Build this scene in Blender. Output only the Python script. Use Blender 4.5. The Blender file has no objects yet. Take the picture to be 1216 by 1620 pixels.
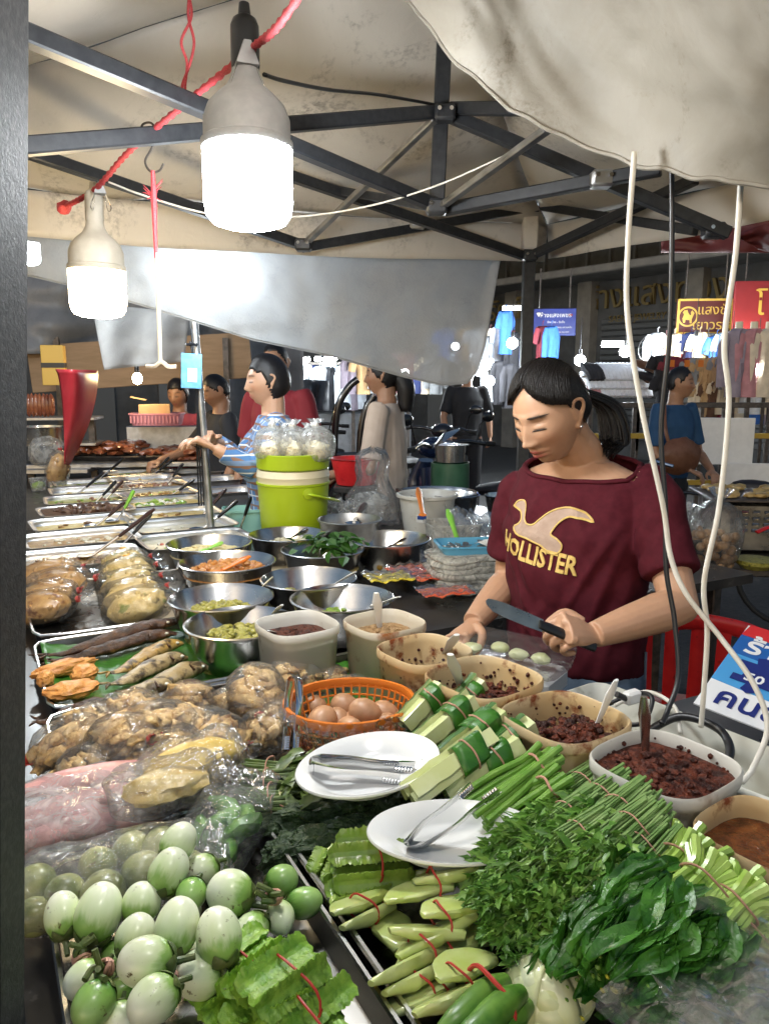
import bpy, bmesh, math, random
from mathutils import Vector, Matrix, Euler, noise
V = Vector
R = random.Random(11)
rad = math.radians
sc = bpy.context.scene
COL = sc.collection

# ------------------------------------------------------------------ camera
CAMZ, PITCH, FPX = 1.5, rad(9.8), 1220.0
cam = bpy.data.cameras.new('camera'); cam.sensor_fit = 'VERTICAL'; cam.sensor_height = 36.0
cam.lens = FPX * 36.0 / 1620.0; cam.clip_start = 0.02; cam.clip_end = 400
cam_o = bpy.data.objects.new('camera', cam); COL.objects.link(cam_o)
cam_o.location = (0, 0, CAMZ); cam_o.rotation_euler = (math.pi/2 - PITCH, 0, 0)
sc.camera = cam_o

# ------------------------------------------------------------------ night sky, faint moon-like sun, exposure
W = bpy.data.worlds.new('World'); sc.world = W; W.use_nodes = True
wn = W.node_tree; bgn = wn.nodes['Background']
sky = wn.nodes.new('ShaderNodeTexSky'); sky.sky_type = 'NISHITA'; sky.sun_disc = False
sky.sun_elevation = rad(18); sky.sun_rotation = rad(200)
wn.links.new(sky.outputs[0], bgn.inputs[0]); bgn.inputs[1].default_value = 0.07
sun = bpy.data.lights.new('sun', 'SUN'); sun.energy = 0.02; sun.angle = rad(12); sun.color = (1, .95, .88)
sun_o = bpy.data.objects.new('sun', sun); COL.objects.link(sun_o)
sun_o.rotation_euler = (rad(60), 0, rad(20))
sc.view_settings.view_transform = 'Standard'; sc.view_settings.look = 'None'
sc.view_settings.exposure = 0.6; sc.view_settings.gamma = 1.0; sc.view_settings.use_curve_mapping = False
sc.cycles.use_denoising = True
sc.cycles.use_adaptive_sampling = True; sc.cycles.adaptive_threshold = 0.02
sc.cycles.max_bounces = 8; sc.cycles.diffuse_bounces = 3; sc.cycles.glossy_bounces = 3
sc.cycles.transmission_bounces = 4; sc.cycles.transparent_max_bounces = 14
sc.cycles.caustics_reflective = False; sc.cycles.caustics_refractive = False
sc.cycles.sample_clamp_indirect = 4.0
BULB = 92.0          # radiance of the lit lamp diffusers

# ------------------------------------------------------------------ picture -> place
def ray(px, py):
    a = (px - 608) / FPX; b = (810 - py) / FPX
    return V((a, math.cos(PITCH) + b*math.sin(PITCH), b*math.cos(PITCH) - math.sin(PITCH)))
def P(px, py, z):
    d = ray(px, py); return V((0, 0, CAMZ)) + d * ((z - CAMZ) / d.z)
def Q(px, py, y):
    d = ray(px, py); return V((0, 0, CAMZ)) + d * (y / d.y)
TZ = 0.85

# ------------------------------------------------------------------ mesh builder
_ico = {}
def ico(sub):
    if sub not in _ico:
        bm = bmesh.new(); bmesh.ops.create_icosphere(bm, subdivisions=sub, radius=1)
        _ico[sub] = ([v.co.copy() for v in bm.verts], [[v.index for v in f.verts] for f in bm.faces]); bm.free()
    return _ico[sub]
def lerp(a, b, t): return a + (b - a) * t
def sm(t): t = max(0, min(1, t)); return t*t*(3-2*t)
def nz(x, y, z): return noise.noise(V((x, y, z)))
def spline(pts, n=8):
    pts = [V(p) for p in pts]; out = []
    if len(pts) < 3: return [pts[0].lerp(pts[-1], i/n) for i in range(n+1)]
    e = [pts[0]*2 - pts[1]] + pts + [pts[-1]*2 - pts[-2]]
    for i in range(1, len(e)-2):
        a, b, c, d = e[i-1], e[i], e[i+1], e[i+2]
        for k in range(n):
            t = k/n
            out.append(.5*((2*b) + (c-a)*t + (2*a-5*b+4*c-d)*t*t + (3*b-a-3*c+d)*t**3))
    out.append(pts[-1]); return out
def interp(vals, n):
    out = []
    for i in range(n):
        t = i/(n-1)*(len(vals)-1); k = min(int(t), len(vals)-2); out.append(lerp(vals[k], vals[k+1], t-k))
    return out
class MB:
    def __init__(s): s.v = []; s.f = []; s.m = []
    def add(s, vs, fs, mi=0, M=None):
        o = len(s.v)
        s.v += [M @ V(x) for x in vs] if M is not None else [V(x) for x in vs]
        s.f += [[i+o for i in f] for f in fs]; s.m += [mi]*len(fs); return s
    def rings(s, rings, mi=0, cap=True, closed=True, loop=False):
        n = len(rings[0]); o = len(s.v)
        for r in rings: s.v += [V(x) for x in r]
        k = len(rings)
        for i in range(k if loop else k-1):
            i2 = (i+1) % k
            for j in range(n if closed else n-1):
                a = o+i*n+j; b = o+i*n+(j+1) % n; c = o+i2*n+(j+1) % n; d = o+i2*n+j
                s.f.append([a, b, c, d]); s.m.append(mi)
        if cap and not loop:
            s.f.append([o+j for j in range(n)][::-1]); s.f.append([o+(k-1)*n+j for j in range(n)]); s.m += [mi, mi]
        return s
    def tube(s, pts, r, n=8, mi=0, cap=True, flat=1.0, up=None, twist=0, M=None):
        pts = [V(p) for p in pts]
        if M is not None: pts = [M @ p for p in pts]
        k = len(pts)
        rr = r if isinstance(r, (list, tuple)) else [r]*k
        if len(rr) != k: rr = interp(list(rr), k)
        t0 = (pts[1]-pts[0]).normalized()
        u = V(up) if up is not None else (V((0, 0, 1)) if abs(t0.z) < .9 else V((1, 0, 0)))
        u = (u - t0*u.dot(t0)).normalized(); rings = []
        for i in range(k):
            t = (pts[min(i+1, k-1)] - pts[max(i-1, 0)])
            if t.length < 1e-9: t = t0
            t = t.normalized(); u = (u - t*u.dot(t))
            u = u.normalized() if u.length > 1e-6 else t.orthogonal().normalized()
            w = t.cross(u); ring = []
            for j in range(n):
                a = 2*math.pi*j/n + twist*i
                ring.append(pts[i] + (w*math.cos(a) + u*math.sin(a)*flat)*rr[i])
            rings.append(ring)
        return s.rings(rings, mi, cap)
    def lathe(s, prof, n=24, mi=0, c=(0, 0, 0), sx=1, sy=1, sup=2.0, M=None, cap=False):
        c = V(c); rings = []
        for (r, z) in prof:
            ring = []
            for j in range(n):
                a = 2*math.pi*j/n; ca, sa = math.cos(a), math.sin(a)
                q = (abs(ca)**sup + abs(sa)**sup)**(-1/sup) if sup != 2.0 else 1
                p = c + V((ca*q*r*sx, sa*q*r*sy, z)); ring.append(M @ p if M is not None else p)
            rings.append(ring)
        return s.rings(rings, mi, cap)
    def box(s, c, d, b=0.0, mi=0, M=None, rz=0):
        x, y, z = d[0]/2, d[1]/2, d[2]/2; T = Matrix.Translation(V(c)) @ Matrix.Rotation(rz, 4, 'Z')
        if M is not None: T = M @ T
        if b <= 0:
            vs = [(i*x, j*y, k*z) for i in (-1, 1) for j in (-1, 1) for k in (-1, 1)]
            fs = [[0, 1, 3, 2], [4, 6, 7, 5], [0, 4, 5, 1], [2, 3, 7, 6], [0, 2, 6, 4], [1, 5, 7, 3]]
            return s.add(vs, fs, mi, T)
        b = min(b, x*.9, y*.9, z*.9); vs = []; ix = {}
        for i in (-1, 1):
            for j in (-1, 1):
                for k in (-1, 1):
                    for ax in range(3):
                        p = [i*(x-b), j*(y-b), k*(z-b)]; p[ax] = (i*x, j*y, k*z)[ax]
                        ix[(i, j, k, ax)] = len(vs); vs.append(p)
        fs = []
        for ax in range(3):
            o1, o2 = [a for a in range(3) if a != ax]
            for sg in (-1, 1):
                q = []
                for (p1, p2) in ((-1, -1), (1, -1), (1, 1), (-1, 1)):
                    k = [0]*3; k[ax] = sg; k[o1] = p1; k[o2] = p2; q.append(ix[(*k, ax)])
                fs.append(q)
        for ax in range(3):
            o1, o2 = [a for a in range(3) if a != ax]
            for p1 in (-1, 1):
                for p2 in (-1, 1):
                    q = []
                    for sg, wh in ((-1, o1), (1, o1), (1, o2), (-1, o2)):
                        k = [0]*3; k[ax] = sg; k[o1] = p1; k[o2] = p2; q.append(ix[(*k, wh)])
                    fs.append(q)
        for i in (-1, 1):
            for j in (-1, 1):
                for k in (-1, 1): fs.append([ix[(i, j, k, a)] for a in range(3)])
        return s.add(vs, fs, mi, T)
    def blob(s, c, r, sub=3, amp=0.0, fr=1.0, seed=0, mi=0, M=None, octv=2):
        vs, fs = ico(sub); c = V(c); r = V(r) if not isinstance(r, (int, float)) else V((r, r, r)); out = []
        for p in vs:
            k = 1.0
            if amp:
                k += amp*nz(p.x*fr+seed*3.1, p.y*fr-seed*1.7, p.z*fr+seed)
                if octv > 1: k += amp*.5*nz(p.x*fr*2.3+seed, p.y*fr*2.3, p.z*fr*2.3-seed*2)
                if octv > 2: k += amp*.35*nz(p.x*fr*5+seed, p.y*fr*5, p.z*fr*5-seed*2)
            q = V((p.x*r.x, p.y*r.y, p.z*r.z))*k
            out.append((M @ q if M is not None else q) + c)
        return s.add(out, fs, mi)
    def grid(s, fn, nu, nv, mi=0):
        o = len(s.v)
        for i in range(nu+1):
            for j in range(nv+1): s.v.append(V(fn(i/nu, j/nv)))
        for i in range(nu):
            for j in range(nv):
                a = o+i*(nv+1)+j; s.f.append([a, a+1, a+nv+2, a+nv+1]); s.m.append(mi)
        return s
    def prism(s, poly, z0, z1, mi=0, M=None):
        n = len(poly)
        vs = [(x, y, z0) for x, y in poly] + [(x, y, z1) for x, y in poly]
        fs = [list(range(n))[::-1], list(range(n, 2*n))] + [[i, (i+1) % n, n+(i+1) % n, n+i] for i in range(n)]
        return s.add(vs, fs, mi, M)
    def mesh(s, name, mats, smooth=True, ang=38):
        me = bpy.data.meshes.new(name); me.from_pydata([tuple(p) for p in s.v], [], s.f)
        for m in (mats if isinstance(mats, (list, tuple)) else [mats]): me.materials.append(M_(m))
        if len(set(s.m)) > 1: me.polygons.foreach_set('material_index', s.m)
        if smooth:
            me.polygons.foreach_set('use_smooth', [True]*len(s.f))
            if ang: me.set_sharp_from_angle(angle=rad(ang))
        me.update(); return me
    def build(s, name, mats, parent=None, smooth=True, ang=38, solid=0, sub=0):
        o = bpy.data.objects.new(name, s.mesh(name, mats, smooth, ang)); COL.objects.link(o); o.parent = parent
        if solid:
            md = o.modifiers.new('thickness', 'SOLIDIFY'); md.thickness = solid; md.offset = 0
        if sub:
            md = o.modifiers.new('subdivision', 'SUBSURF'); md.levels = sub; md.render_levels = sub
        return o
def tag(o, label=None, cat=None, group=None, kind=None):
    if label: o['label'] = label
    if cat: o['category'] = cat
    if group: o['group'] = group
    if kind: o['kind'] = kind
    return o
def thing(name, label, cat, loc=(0, 0, 0), rz=0, group=None, rot=None):
    o = bpy.data.objects.new(name, None); COL.objects.link(o); o.empty_display_size = .05
    o.location = loc; o.rotation_euler = rot if rot is not None else (0, 0, rz)
    return tag(o, label, cat, group)
def place(o, loc, rz=0, rot=None, sc_=1):
    o.location = loc; o.rotation_euler = rot if rot is not None else (0, 0, rz)
    o.scale = (sc_,)*3 if isinstance(sc_, (int, float)) else sc_; return o
def link_mesh(name, me, parent=None, loc=(0, 0, 0), rot=(0, 0, 0), s=1):
    o = bpy.data.objects.new(name, me); COL.objects.link(o); o.parent = parent
    o.location = loc; o.rotation_euler = rot; o.scale = (s,)*3 if isinstance(s, (int, float)) else s; return o
def dup(o, parent=None, **kw):
    c = o.copy(); COL.objects.link(c); c.parent = parent
    for ch in o.children: dup(ch, c)
    for k, v in kw.items(): c[k] = v
    return c
def look(a, b, roll=0):
    d = (V(b)-V(a)); q = d.to_track_quat('Z', 'Y'); return Matrix.Translation(V(a)) @ q.to_matrix().to_4x4() @ Matrix.Rotation(roll, 4, 'Z')
def text_mesh(body, size, extrude=0.002, align='CENTER', sx=1.0, bold=0.0):
    c = bpy.data.curves.new('lettering', 'FONT'); c.body = body; c.size = size; c.extrude = extrude
    c.align_x = align; c.align_y = 'CENTER'; c.offset = bold; c.resolution_u = 2
    o = bpy.data.objects.new('lettering', c); COL.objects.link(o)
    dg = bpy.context.evaluated_depsgraph_get(); me = bpy.data.meshes.new_from_object(o.evaluated_get(dg))
    bpy.data.objects.remove(o); bpy.data.curves.remove(c)
    if sx != 1.0:
        for v in me.vertices: v.co.x *= sx
    return me
def lettering(body, size, mat, parent, loc, rot, extrude=0.002, sx=1.0, name='lettering', bold=0.0, align='CENTER'):
    me = text_mesh(body, size, extrude, align, sx, bold); me.materials.clear(); me.materials.append(M_(mat))
    return link_mesh(name, me, parent, loc, rot)
# ------------------------------------------------------------------ materials
MATS = {}
def M_(m): return MATS[m] if isinstance(m, str) else m
def newmat(name):
    m = bpy.data.materials.new(name); m.use_nodes = True; MATS[name] = m
    nt = m.node_tree; b = nt.nodes.get('Principled BSDF'); return m, nt, b
def nd(nt, typ, **kw):
    n = nt.nodes.new(typ)
    for k, v in kw.items(): setattr(n, k, v)
    return n
def coords(nt, rnd=True):
    tc = nd(nt, 'ShaderNodeTexCoord'); 
    if not rnd: return tc.outputs['Object']
    oi = nd(nt, 'ShaderNodeObjectInfo'); vm = nd(nt, 'ShaderNodeVectorMath', operation='MULTIPLY_ADD')
    vm.inputs[1].default_value = (1, 1, 1); nt.links.new(tc.outputs['Object'], vm.inputs[0])
    ml = nd(nt, 'ShaderNodeMath', operation='MULTIPLY'); ml.inputs[1].default_value = 37
    nt.links.new(oi.outputs['Random'], ml.inputs[0]); nt.links.new(ml.outputs[0], vm.inputs[2]); return vm.outputs[0]
def noise_n(nt, co, scale, detail=3, rough=.55, dist=0):
    n = nd(nt, 'ShaderNodeTexNoise'); n.inputs['Scale'].default_value = scale; n.inputs['Detail'].default_value = detail
    n.inputs['Roughness'].default_value = rough; n.inputs['Distortion'].default_value = dist
    nt.links.new(co, n.inputs['Vector']); return n
def ramp(nt, sock, stops):
    r = nd(nt, 'ShaderNodeValToRGB'); e = r.color_ramp.elements
    while len(e) < len(stops): e.new(.5)
    for k, (p, c) in enumerate(stops):
        e[k].position = p; e[k].color = (*c, 1) if len(c) == 3 else c
    nt.links.new(sock, r.inputs[0]); return r
def mixc(nt, f, a, b, mode='MIX'):
    n = nd(nt, 'ShaderNodeMix', data_type='RGBA', blend_type=mode)
    for sock, v in ((n.inputs[0], f), (n.inputs[6], a), (n.inputs[7], b)):
        if isinstance(v, (int, float)): sock.default_value = v
        elif isinstance(v, (tuple, list)): sock.default_value = (*v, 1)
        else: nt.links.new(v, sock)
    return n.outputs[2]
def bump(nt, b, h, strength, dist=.002):
    n = nd(nt, 'ShaderNodeBump'); n.inputs['Strength'].default_value = strength; n.inputs['Distance'].default_value = dist
    nt.links.new(h, n.inputs['Height']); nt.links.new(n.outputs[0], b.inputs['Normal']); return n
def mat(name, c, r=.5, metal=0, c2=None, s=30, lo=.35, hi=.65, bmp=0, bs=None, bd=.002, c3=None, s3=8, t3=(.6, .7), rv=0, sss=0, coat=0,
        spec=.5, detail=4, tl=0, sheen=0, rnd=True, stretch=None, rvar=0):
    m, nt, b = newmat(name); co = coords(nt, rnd)
    if stretch:
        mp = nd(nt, 'ShaderNodeMapping'); mp.inputs['Scale'].default_value = stretch; nt.links.new(co, mp.inputs[0]); co = mp.outputs[0]
    b.inputs['Roughness'].default_value = r; b.inputs['Metallic'].default_value = metal; b.inputs['Specular IOR Level'].default_value = spec
    col = None
    if c2 is not None:
        n = noise_n(nt, co, s, detail); col = ramp(nt, n.outputs[0], [(lo, c), (hi, c2)]).outputs[0]
        if rvar:
            mr = nd(nt, 'ShaderNodeMapRange'); mr.inputs[3].default_value = max(0, r-rvar); mr.inputs[4].default_value = min(1, r+rvar)
            nt.links.new(n.outputs[0], mr.inputs[0]); nt.links.new(mr.outputs[0], b.inputs['Roughness'])
    if c3 is not None:
        n3 = noise_n(nt, co, s3, 5, .6); f = ramp(nt, n3.outputs[0], [(t3[0], (0, 0, 0)), (t3[1], (1, 1, 1))]).outputs[0]
        col = mixc(nt, f, col if col is not None else c, c3)
    if rv:
        oi = nd(nt, 'ShaderNodeObjectInfo'); h = nd(nt, 'ShaderNodeHueSaturation'); mr = nd(nt, 'ShaderNodeMapRange')
        mr.inputs[3].default_value = 1-rv; mr.inputs[4].default_value = 1+rv; nt.links.new(oi.outputs['Random'], mr.inputs[0])
        nt.links.new(mr.outputs[0], h.inputs['Value'])
        if col is None: h.inputs['Color'].default_value = (*c, 1)
        else: nt.links.new(col, h.inputs['Color'])
        col = h.outputs[0]
    if col is None: b.inputs['Base Color'].default_value = (*c, 1)
    else: nt.links.new(col, b.inputs['Base Color'])
    if bmp: bump(nt, b, noise_n(nt, co, bs or s*2, 4).outputs[0], bmp, bd)
    if sss:
        b.inputs['Subsurface Weight'].default_value = sss; b.inputs['Subsurface Radius'].default_value = (.01, .006, .003); b.inputs['Subsurface Scale'].default_value = .6
    if coat: b.inputs['Coat Weight'].default_value = coat; b.inputs['Coat Roughness'].default_value = .12
    if sheen: b.inputs['Sheen Weight'].default_value = sheen
    if tl:
        t = nd(nt, 'ShaderNodeBsdfTranslucent'); mx = nd(nt, 'ShaderNodeMixShader'); mx.inputs[0].default_value = tl
        if col is None: t.inputs[0].default_value = (*c, 1)
        else: nt.links.new(col, t.inputs[0])
        out = nt.nodes['Material Output']; nt.links.new(b.outputs[0], mx.inputs[1]); nt.links.new(t.outputs[0], mx.inputs[2]); nt.links.new(mx.outputs[0], out.inputs[0])
    return m
def emit(name, c, strength):
    m, nt, b = newmat(name); b.inputs['Base Color'].default_value = (.8, .8, .8, 1)
    b.inputs['Emission Color'].default_value = (*c, 1); b.inputs['Emission Strength'].default_value = strength; return m
def film(name, tint=(1, 1, 1), haze=.16, s=40, gl=.5, hz=(.9, .9, .88), bs=.6, rough=.12, bdist=.006):
    """thin clear plastic: see-through, a milky share, glossy creases"""
    m, nt, b = newmat(name); nt.nodes.remove(b); co = coords(nt)
    n = noise_n(nt, co, s, 3, .6, 1.2)
    bp = nd(nt, 'ShaderNodeBump'); bp.inputs['Strength'].default_value = bs; bp.inputs['Distance'].default_value = bdist; nt.links.new(n.outputs[0], bp.inputs['Height'])
    tr = nd(nt, 'ShaderNodeBsdfTransparent'); tr.inputs[0].default_value = (*tint, 1)
    df = nd(nt, 'ShaderNodeBsdfDiffuse'); df.inputs[0].default_value = (*hz, 1); tl = nd(nt, 'ShaderNodeBsdfTranslucent'); tl.inputs[0].default_value = (*hz, 1)
    dm = nd(nt, 'ShaderNodeMixShader'); dm.inputs[0].default_value = .4; nt.links.new(df.outputs[0], dm.inputs[1]); nt.links.new(tl.outputs[0], dm.inputs[2])
    g = nd(nt, 'ShaderNodeBsdfGlossy'); g.inputs['Roughness'].default_value = rough
    nt.links.new(bp.outputs[0], g.inputs['Normal']); nt.links.new(bp.outputs[0], df.inputs['Normal'])
    m1 = nd(nt, 'ShaderNodeMixShader'); nt.links.new(tr.outputs[0], m1.inputs[1]); nt.links.new(dm.outputs[0], m1.inputs[2])
    mr = nd(nt, 'ShaderNodeMapRange'); mr.inputs[1].default_value = .35; mr.inputs[2].default_value = .75; mr.inputs[3].default_value = haze*.35; mr.inputs[4].default_value = min(.98, haze*1.9)
    nt.links.new(n.outputs[0], mr.inputs[0]); nt.links.new(mr.outputs[0], m1.inputs[0])
    lw = nd(nt, 'ShaderNodeFresnel'); lw.inputs[0].default_value = 1.5; 
    ml = nd(nt, 'ShaderNodeMath', operation='MULTIPLY'); ml.inputs[1].default_value = gl; ml.use_clamp = True; nt.links.new(lw.outputs[0], ml.inputs[0])
    m2 = nd(nt, 'ShaderNodeMixShader'); nt.links.new(ml.outputs[0], m2.inputs[0]); nt.links.new(m1.outputs[0], m2.inputs[1]); nt.links.new(g.outputs[0], m2.inputs[2])
    nt.links.new(m2.outputs[0], nt.nodes['Material Output'].inputs[0]); return m
def sheet_mat(name, c, c2, stain, tl=.35, tr=.0, s=3, r=.5, bmp=.3):
    m, nt, b = newmat(name); co = coords(nt, False)
    n = noise_n(nt, co, s, 6, .65, .6); col = ramp(nt, n.outputs[0], [(.3, c), (.7, c2)]).outputs[0]
    n2 = noise_n(nt, co, s*1.1, 8, .72, 1.5); f = ramp(nt, n2.outputs[0], [(.53, (0, 0, 0)), (.76, (1, 1, 1))]).outputs[0]
    n4 = noise_n(nt, co, s*26, 4, .7); f4 = ramp(nt, n4.outputs[0], [(.44, (0, 0, 0)), (.62, (1, 1, 1))]).outputs[0]
    ff = mixc(nt, 1.0, f, f4, 'MULTIPLY'); col = mixc(nt, ff, col, stain)
    nt.links.new(col, b.inputs['Base Color']); b.inputs['Roughness'].default_value = r
    bump(nt, b, noise_n(nt, co, s*14, 5, .6, .8).outputs[0], bmp, .004)
    t = nd(nt, 'ShaderNodeBsdfTranslucent'); nt.links.new(col, t.inputs[0]); mx = nd(nt, 'ShaderNodeMixShader'); mx.inputs[0].default_value = tl
    nt.links.new(b.outputs[0], mx.inputs[1]); nt.links.new(t.outputs[0], mx.inputs[2]); last = mx
    if tr:
        tp = nd(nt, 'ShaderNodeBsdfTransparent'); m2 = nd(nt, 'ShaderNodeMixShader'); m2.inputs[0].default_value = tr
        nt.links.new(mx.outputs[0], m2.inputs[1]); nt.links.new(tp.outputs[0], m2.inputs[2]); last = m2
    nt.links.new(last.outputs[0], nt.nodes['Material Output'].inputs[0]); return m

sheet_mat('canopy_cloth', (.66, .61, .54), (.76, .71, .64), (.12, .10, .085), tl=.12, s=2.2, r=.6)
sheet_mat('tarp_pale', (.27, .24, .19), (.37, .34, .285), (.14, .11, .075), tl=.3, s=5, r=.62, bmp=.25)
sheet_mat('tarp_grey', (.44, .455, .47), (.53, .54, .55), (.33, .34, .36), tl=.36, tr=.27, s=7, r=.4, bmp=1.0)
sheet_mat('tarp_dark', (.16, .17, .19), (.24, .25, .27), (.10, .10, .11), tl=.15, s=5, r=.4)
mat('frame_black', (.016, .018, .022), .42, 0, c2=(.028, .03, .034), s=60, bmp=.25, bs=300, bd=.0006)
mat('post_black', (.02, .021, .024), .55, 0, c2=(.06, .06, .062), s=160, lo=.45, hi=.75, bmp=.5, bs=420, bd=.0008)
mat('steel', (.56, .55, .53), .24, 1, c2=(.66, .65, .63), s=14, rvar=.1, bmp=.04, bs=60)
mat('steel_worn', (.20, .19, .175), .28, 1, c2=(.36, .345, .32), s=9, rvar=.14, bmp=.08, bs=40)
mat('pan_steel', (.62, .60, .57), .42, 1, c2=(.74, .72, .70), s=14, rvar=.1, bmp=.06, bs=60)
mat('steel_dull', (.34, .34, .34), .42, 1, c2=(.5, .5, .5), s=20, rvar=.12)
mat('chrome', (.75, .75, .75), .1, 1)
mat('iron_dark', (.06, .055, .05), .5, .7, c2=(.12, .10, .09), s=30, bmp=.2)
mat('white_china', (.80, .80, .77), .16, 0, coat=.4, c2=(.84, .84, .82), s=6, c3=(.42, .40, .22), s3=55, t3=(.74, .76))
mat('milk_plastic', (.70, .62, .48), .38, 0, c2=(.74, .68, .56), s=7, tl=.32, c3=(.36, .13, .03), s3=17, t3=(.56, .70), sss=.0)
mat('milk_plastic_stained', (.72, .52, .26), .38, 0, c2=(.72, .58, .36), s=7, tl=.32, c3=(.26, .06, .012), s3=20, t3=(.56, .66))
mat('milk_plastic_clean', (.74, .71, .64), .35, 0, c2=(.78, .76, .70), s=7, tl=.35, c3=(.42, .34, .26), s3=14, t3=(.6, .72))
mat('white_plastic', (.76, .76, .74), .35, rv=.04)
mat('bulb_housing', (.38, .38, .385), .5, c2=(.46, .46, .455), s=40, bmp=.1)
mat('bulb_housing_warm', (.50, .45, .36), .5, c2=(.56, .51, .42), s=40, bmp=.1)
emit('bulb_cool', (.93, .97, 1.0), BULB); emit('bulb_warm', (1.0, .80, .48), BULB*.6)
emit('bulb_near', (1.0, .95, .88), BULB*.5); emit('bulb_back', (.82, .92, 1.0), BULB*.8); emit('lamp_far', (.9, .97, 1.0), 240.0); emit('lamp_far_warm', (1, .72, .34), 140.0)
emit('tube_far', (.86, .96, 1.0), 190.0)
mat('black_plastic', (.012, .012, .013), .3, rv=.2)
mat('brown_plastic', (.05, .022, .016), .3)
mat('green_plastic', (.22, .50, .05), .3)
mat('lime_plastic', (.34, .47, .012), .34, c2=(.37, .50, .018), s=6, bmp=.04)
mat('cream_plastic', (.72, .66, .48), .4)
mat('mint_plastic', (.38, .68, .58), .35, tl=.2)
mat('orange_plastic', (.72, .20, .025), .33, tl=.15)
mat('blue_plastic', (.10, .33, .50), .35)
mat('red_plastic', (.55, .014, .016), .35, c2=(.66, .025, .025), s=12, c3=(.16, .012, .012), s3=30, t3=(.6, .72), bmp=.06)
mat('red_sheet', (.36, .02, .03), .34, c2=(.44, .04, .05), s=8, tl=.2)
mat('red_rope', (.46, .035, .045), .7, c2=(.62, .09, .10), s=400, bmp=.5, bs=500)
mat('red_band', (.42, .03, .02), .5)
mat('pale_band', (.50, .26, .18), .5)
mat('white_cord', (.72, .69, .62), .45, c2=(.62, .58, .5), s=30)
mat('black_cord', (.012, .012, .014), .4)
mat('asphalt', (.035, .035, .036), .8, c2=(.06, .058, .055), s=40, bmp=.5, bs=160)
mat('table_dark', (.022, .02, .018), .3, c2=(.05, .045, .04), s=8, rvar=.12, c3=(.09, .08, .07), s3=26, t3=(.66, .7), bmp=.1, bs=60)
mat('leaf_banana', (.030, .135, .014), .32, c2=(.055, .20, .02), s=(9), stretch=(1, 12, 1), bmp=.25, bs=60, tl=.15)
film('film_clear', haze=.05, s=26, gl=.55)
film('film_milky', haze=.3, s=30, gl=.6)
film('film_crinkle', haze=.11, s=55, gl=.65, bs=1.0, rough=.1)
film('film_sheet', haze=.05, s=9, gl=.35, bs=.5, rough=.07, bdist=.01)
film('film_thick', haze=.55, s=22, gl=.5, hz=(.82, .80, .74))
film('film_warm', tint=(1, .98, .95), haze=.10, s=34, gl=.7, bs=.9)
# ------------------------------------------------------------------ ground
g = MB(); g.grid(lambda u, v: (-90+180*u, -30+180*v, 0), 4, 4)
tag(g.build('ground', 'asphalt', smooth=False), kind='structure')

# ------------------------------------------------------------------ market tent: canopy, valance, posts, truss bars
tent = thing('market_tent', 'pop-up market tent with dirty cream canopy over a black metal truss frame', 'tent', (0.1, 1.7, 0))
PK = V((.13, 1.9, 2.50)); CC = V((.60, 2.98, 2.06)); CA = V((-1.75, 2.02, 2.06)); CB = V((1.55, .95, 2.06)); CD = V((-.62, .52, 2.12))
toff = -tent.location
def panel(name, a, b, seed):
    m = MB()
    def fn(u, v):
        e = a.lerp(b, u); p = PK.lerp(e, v)
        p.z -= .05*math.sin(math.pi*v)*(1+.6*math.sin(math.pi*u))
        p.z += .014*nz(p.x*3+seed, p.y*3, seed) + .006*nz(p.x*11, p.y*11+seed, 1) - .03*abs(math.sin(math.pi*u*1.0))*v
        return p + toff
    m.grid(fn, 26, 22); return m.build(name, 'canopy_cloth', tent, solid=.0015)
panel('canopy_panel', CA, CC, 1); panel('canopy_panel', CC, CB, 2); panel('canopy_panel', CB, CD, 3); panel('canopy_panel', CD, CA, 4)
def valance(a, b, seed, h):
    m = MB()
    def fn(u, v):
        p = a.lerp(b, u); n = V((b.y-a.y, a.x-b.x, 0)).normalized()
        p = p + V((0, 0, -.035*math.sin(math.pi*u)*1 - h*v)) + n*(.012*math.sin(u*23+seed)*v + .01*nz(u*9, v*2, seed)); return p + toff
    m.grid(fn, 40, 6); return m.build('valance', 'canopy_cloth', tent, solid=.0015)
valance(CA, CC, 1, .13); valance(CC, CB, 4, .12)

def bar(a, b, w=.026, h=.026, name='truss_bar', m='frame_black', roll=0):
    d = (b-a).length; mb = MB(); T = look(a, b, roll); mb.box((0, 0, d/2), (w, h, d), .003, 0, Matrix.Translation(toff) @ T)
    return mb.build(name, m, tent, ang=30)
B_ = [((-80, 4), 1.12, (693, 327), 2.0, .028), ((-60, 240), 1.35, (690, 178), 1.98, .030), ((20, 232), 1.85, (478, 388), 2.5, .028),
      ((478, 392), 2.5, (845, 328), 2.9, .028), ((700, 332), 2.0, (1045, 267), 1.75, .028), ((458, 278), 2.3, (838, 408), 2.92, .028),
      ((712, 183), 2.0, (1152, 370), 1.95, .030), ((845, 325), 2.9, (1100, 365), 2.3, .028), ((838, 405), 2.9, (1100, 283), 2.2, .028),
      ((715, 172), 2.0, (830, 172), 1.8, .028), ((470, 290), 2.62, (690, 328), 2.05, .024)]
for (a, ya, b, yb, w) in B_: bar(Q(*a, ya), Q(*b, yb), w, w)
for (a, ya, b, yb) in [((480, 388), 2.46, (688, 188), 1.97), ((698, 326), 1.96, (866, 204), 1.62)]:
    bar(Q(*a, ya), Q(*b, yb), .022, .014, 'brace_bar', 'steel_dull')
bar(Q(704, 30, 2.0), Q(690, 338, 2.0), .036, .036, 'centre_post')
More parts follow.
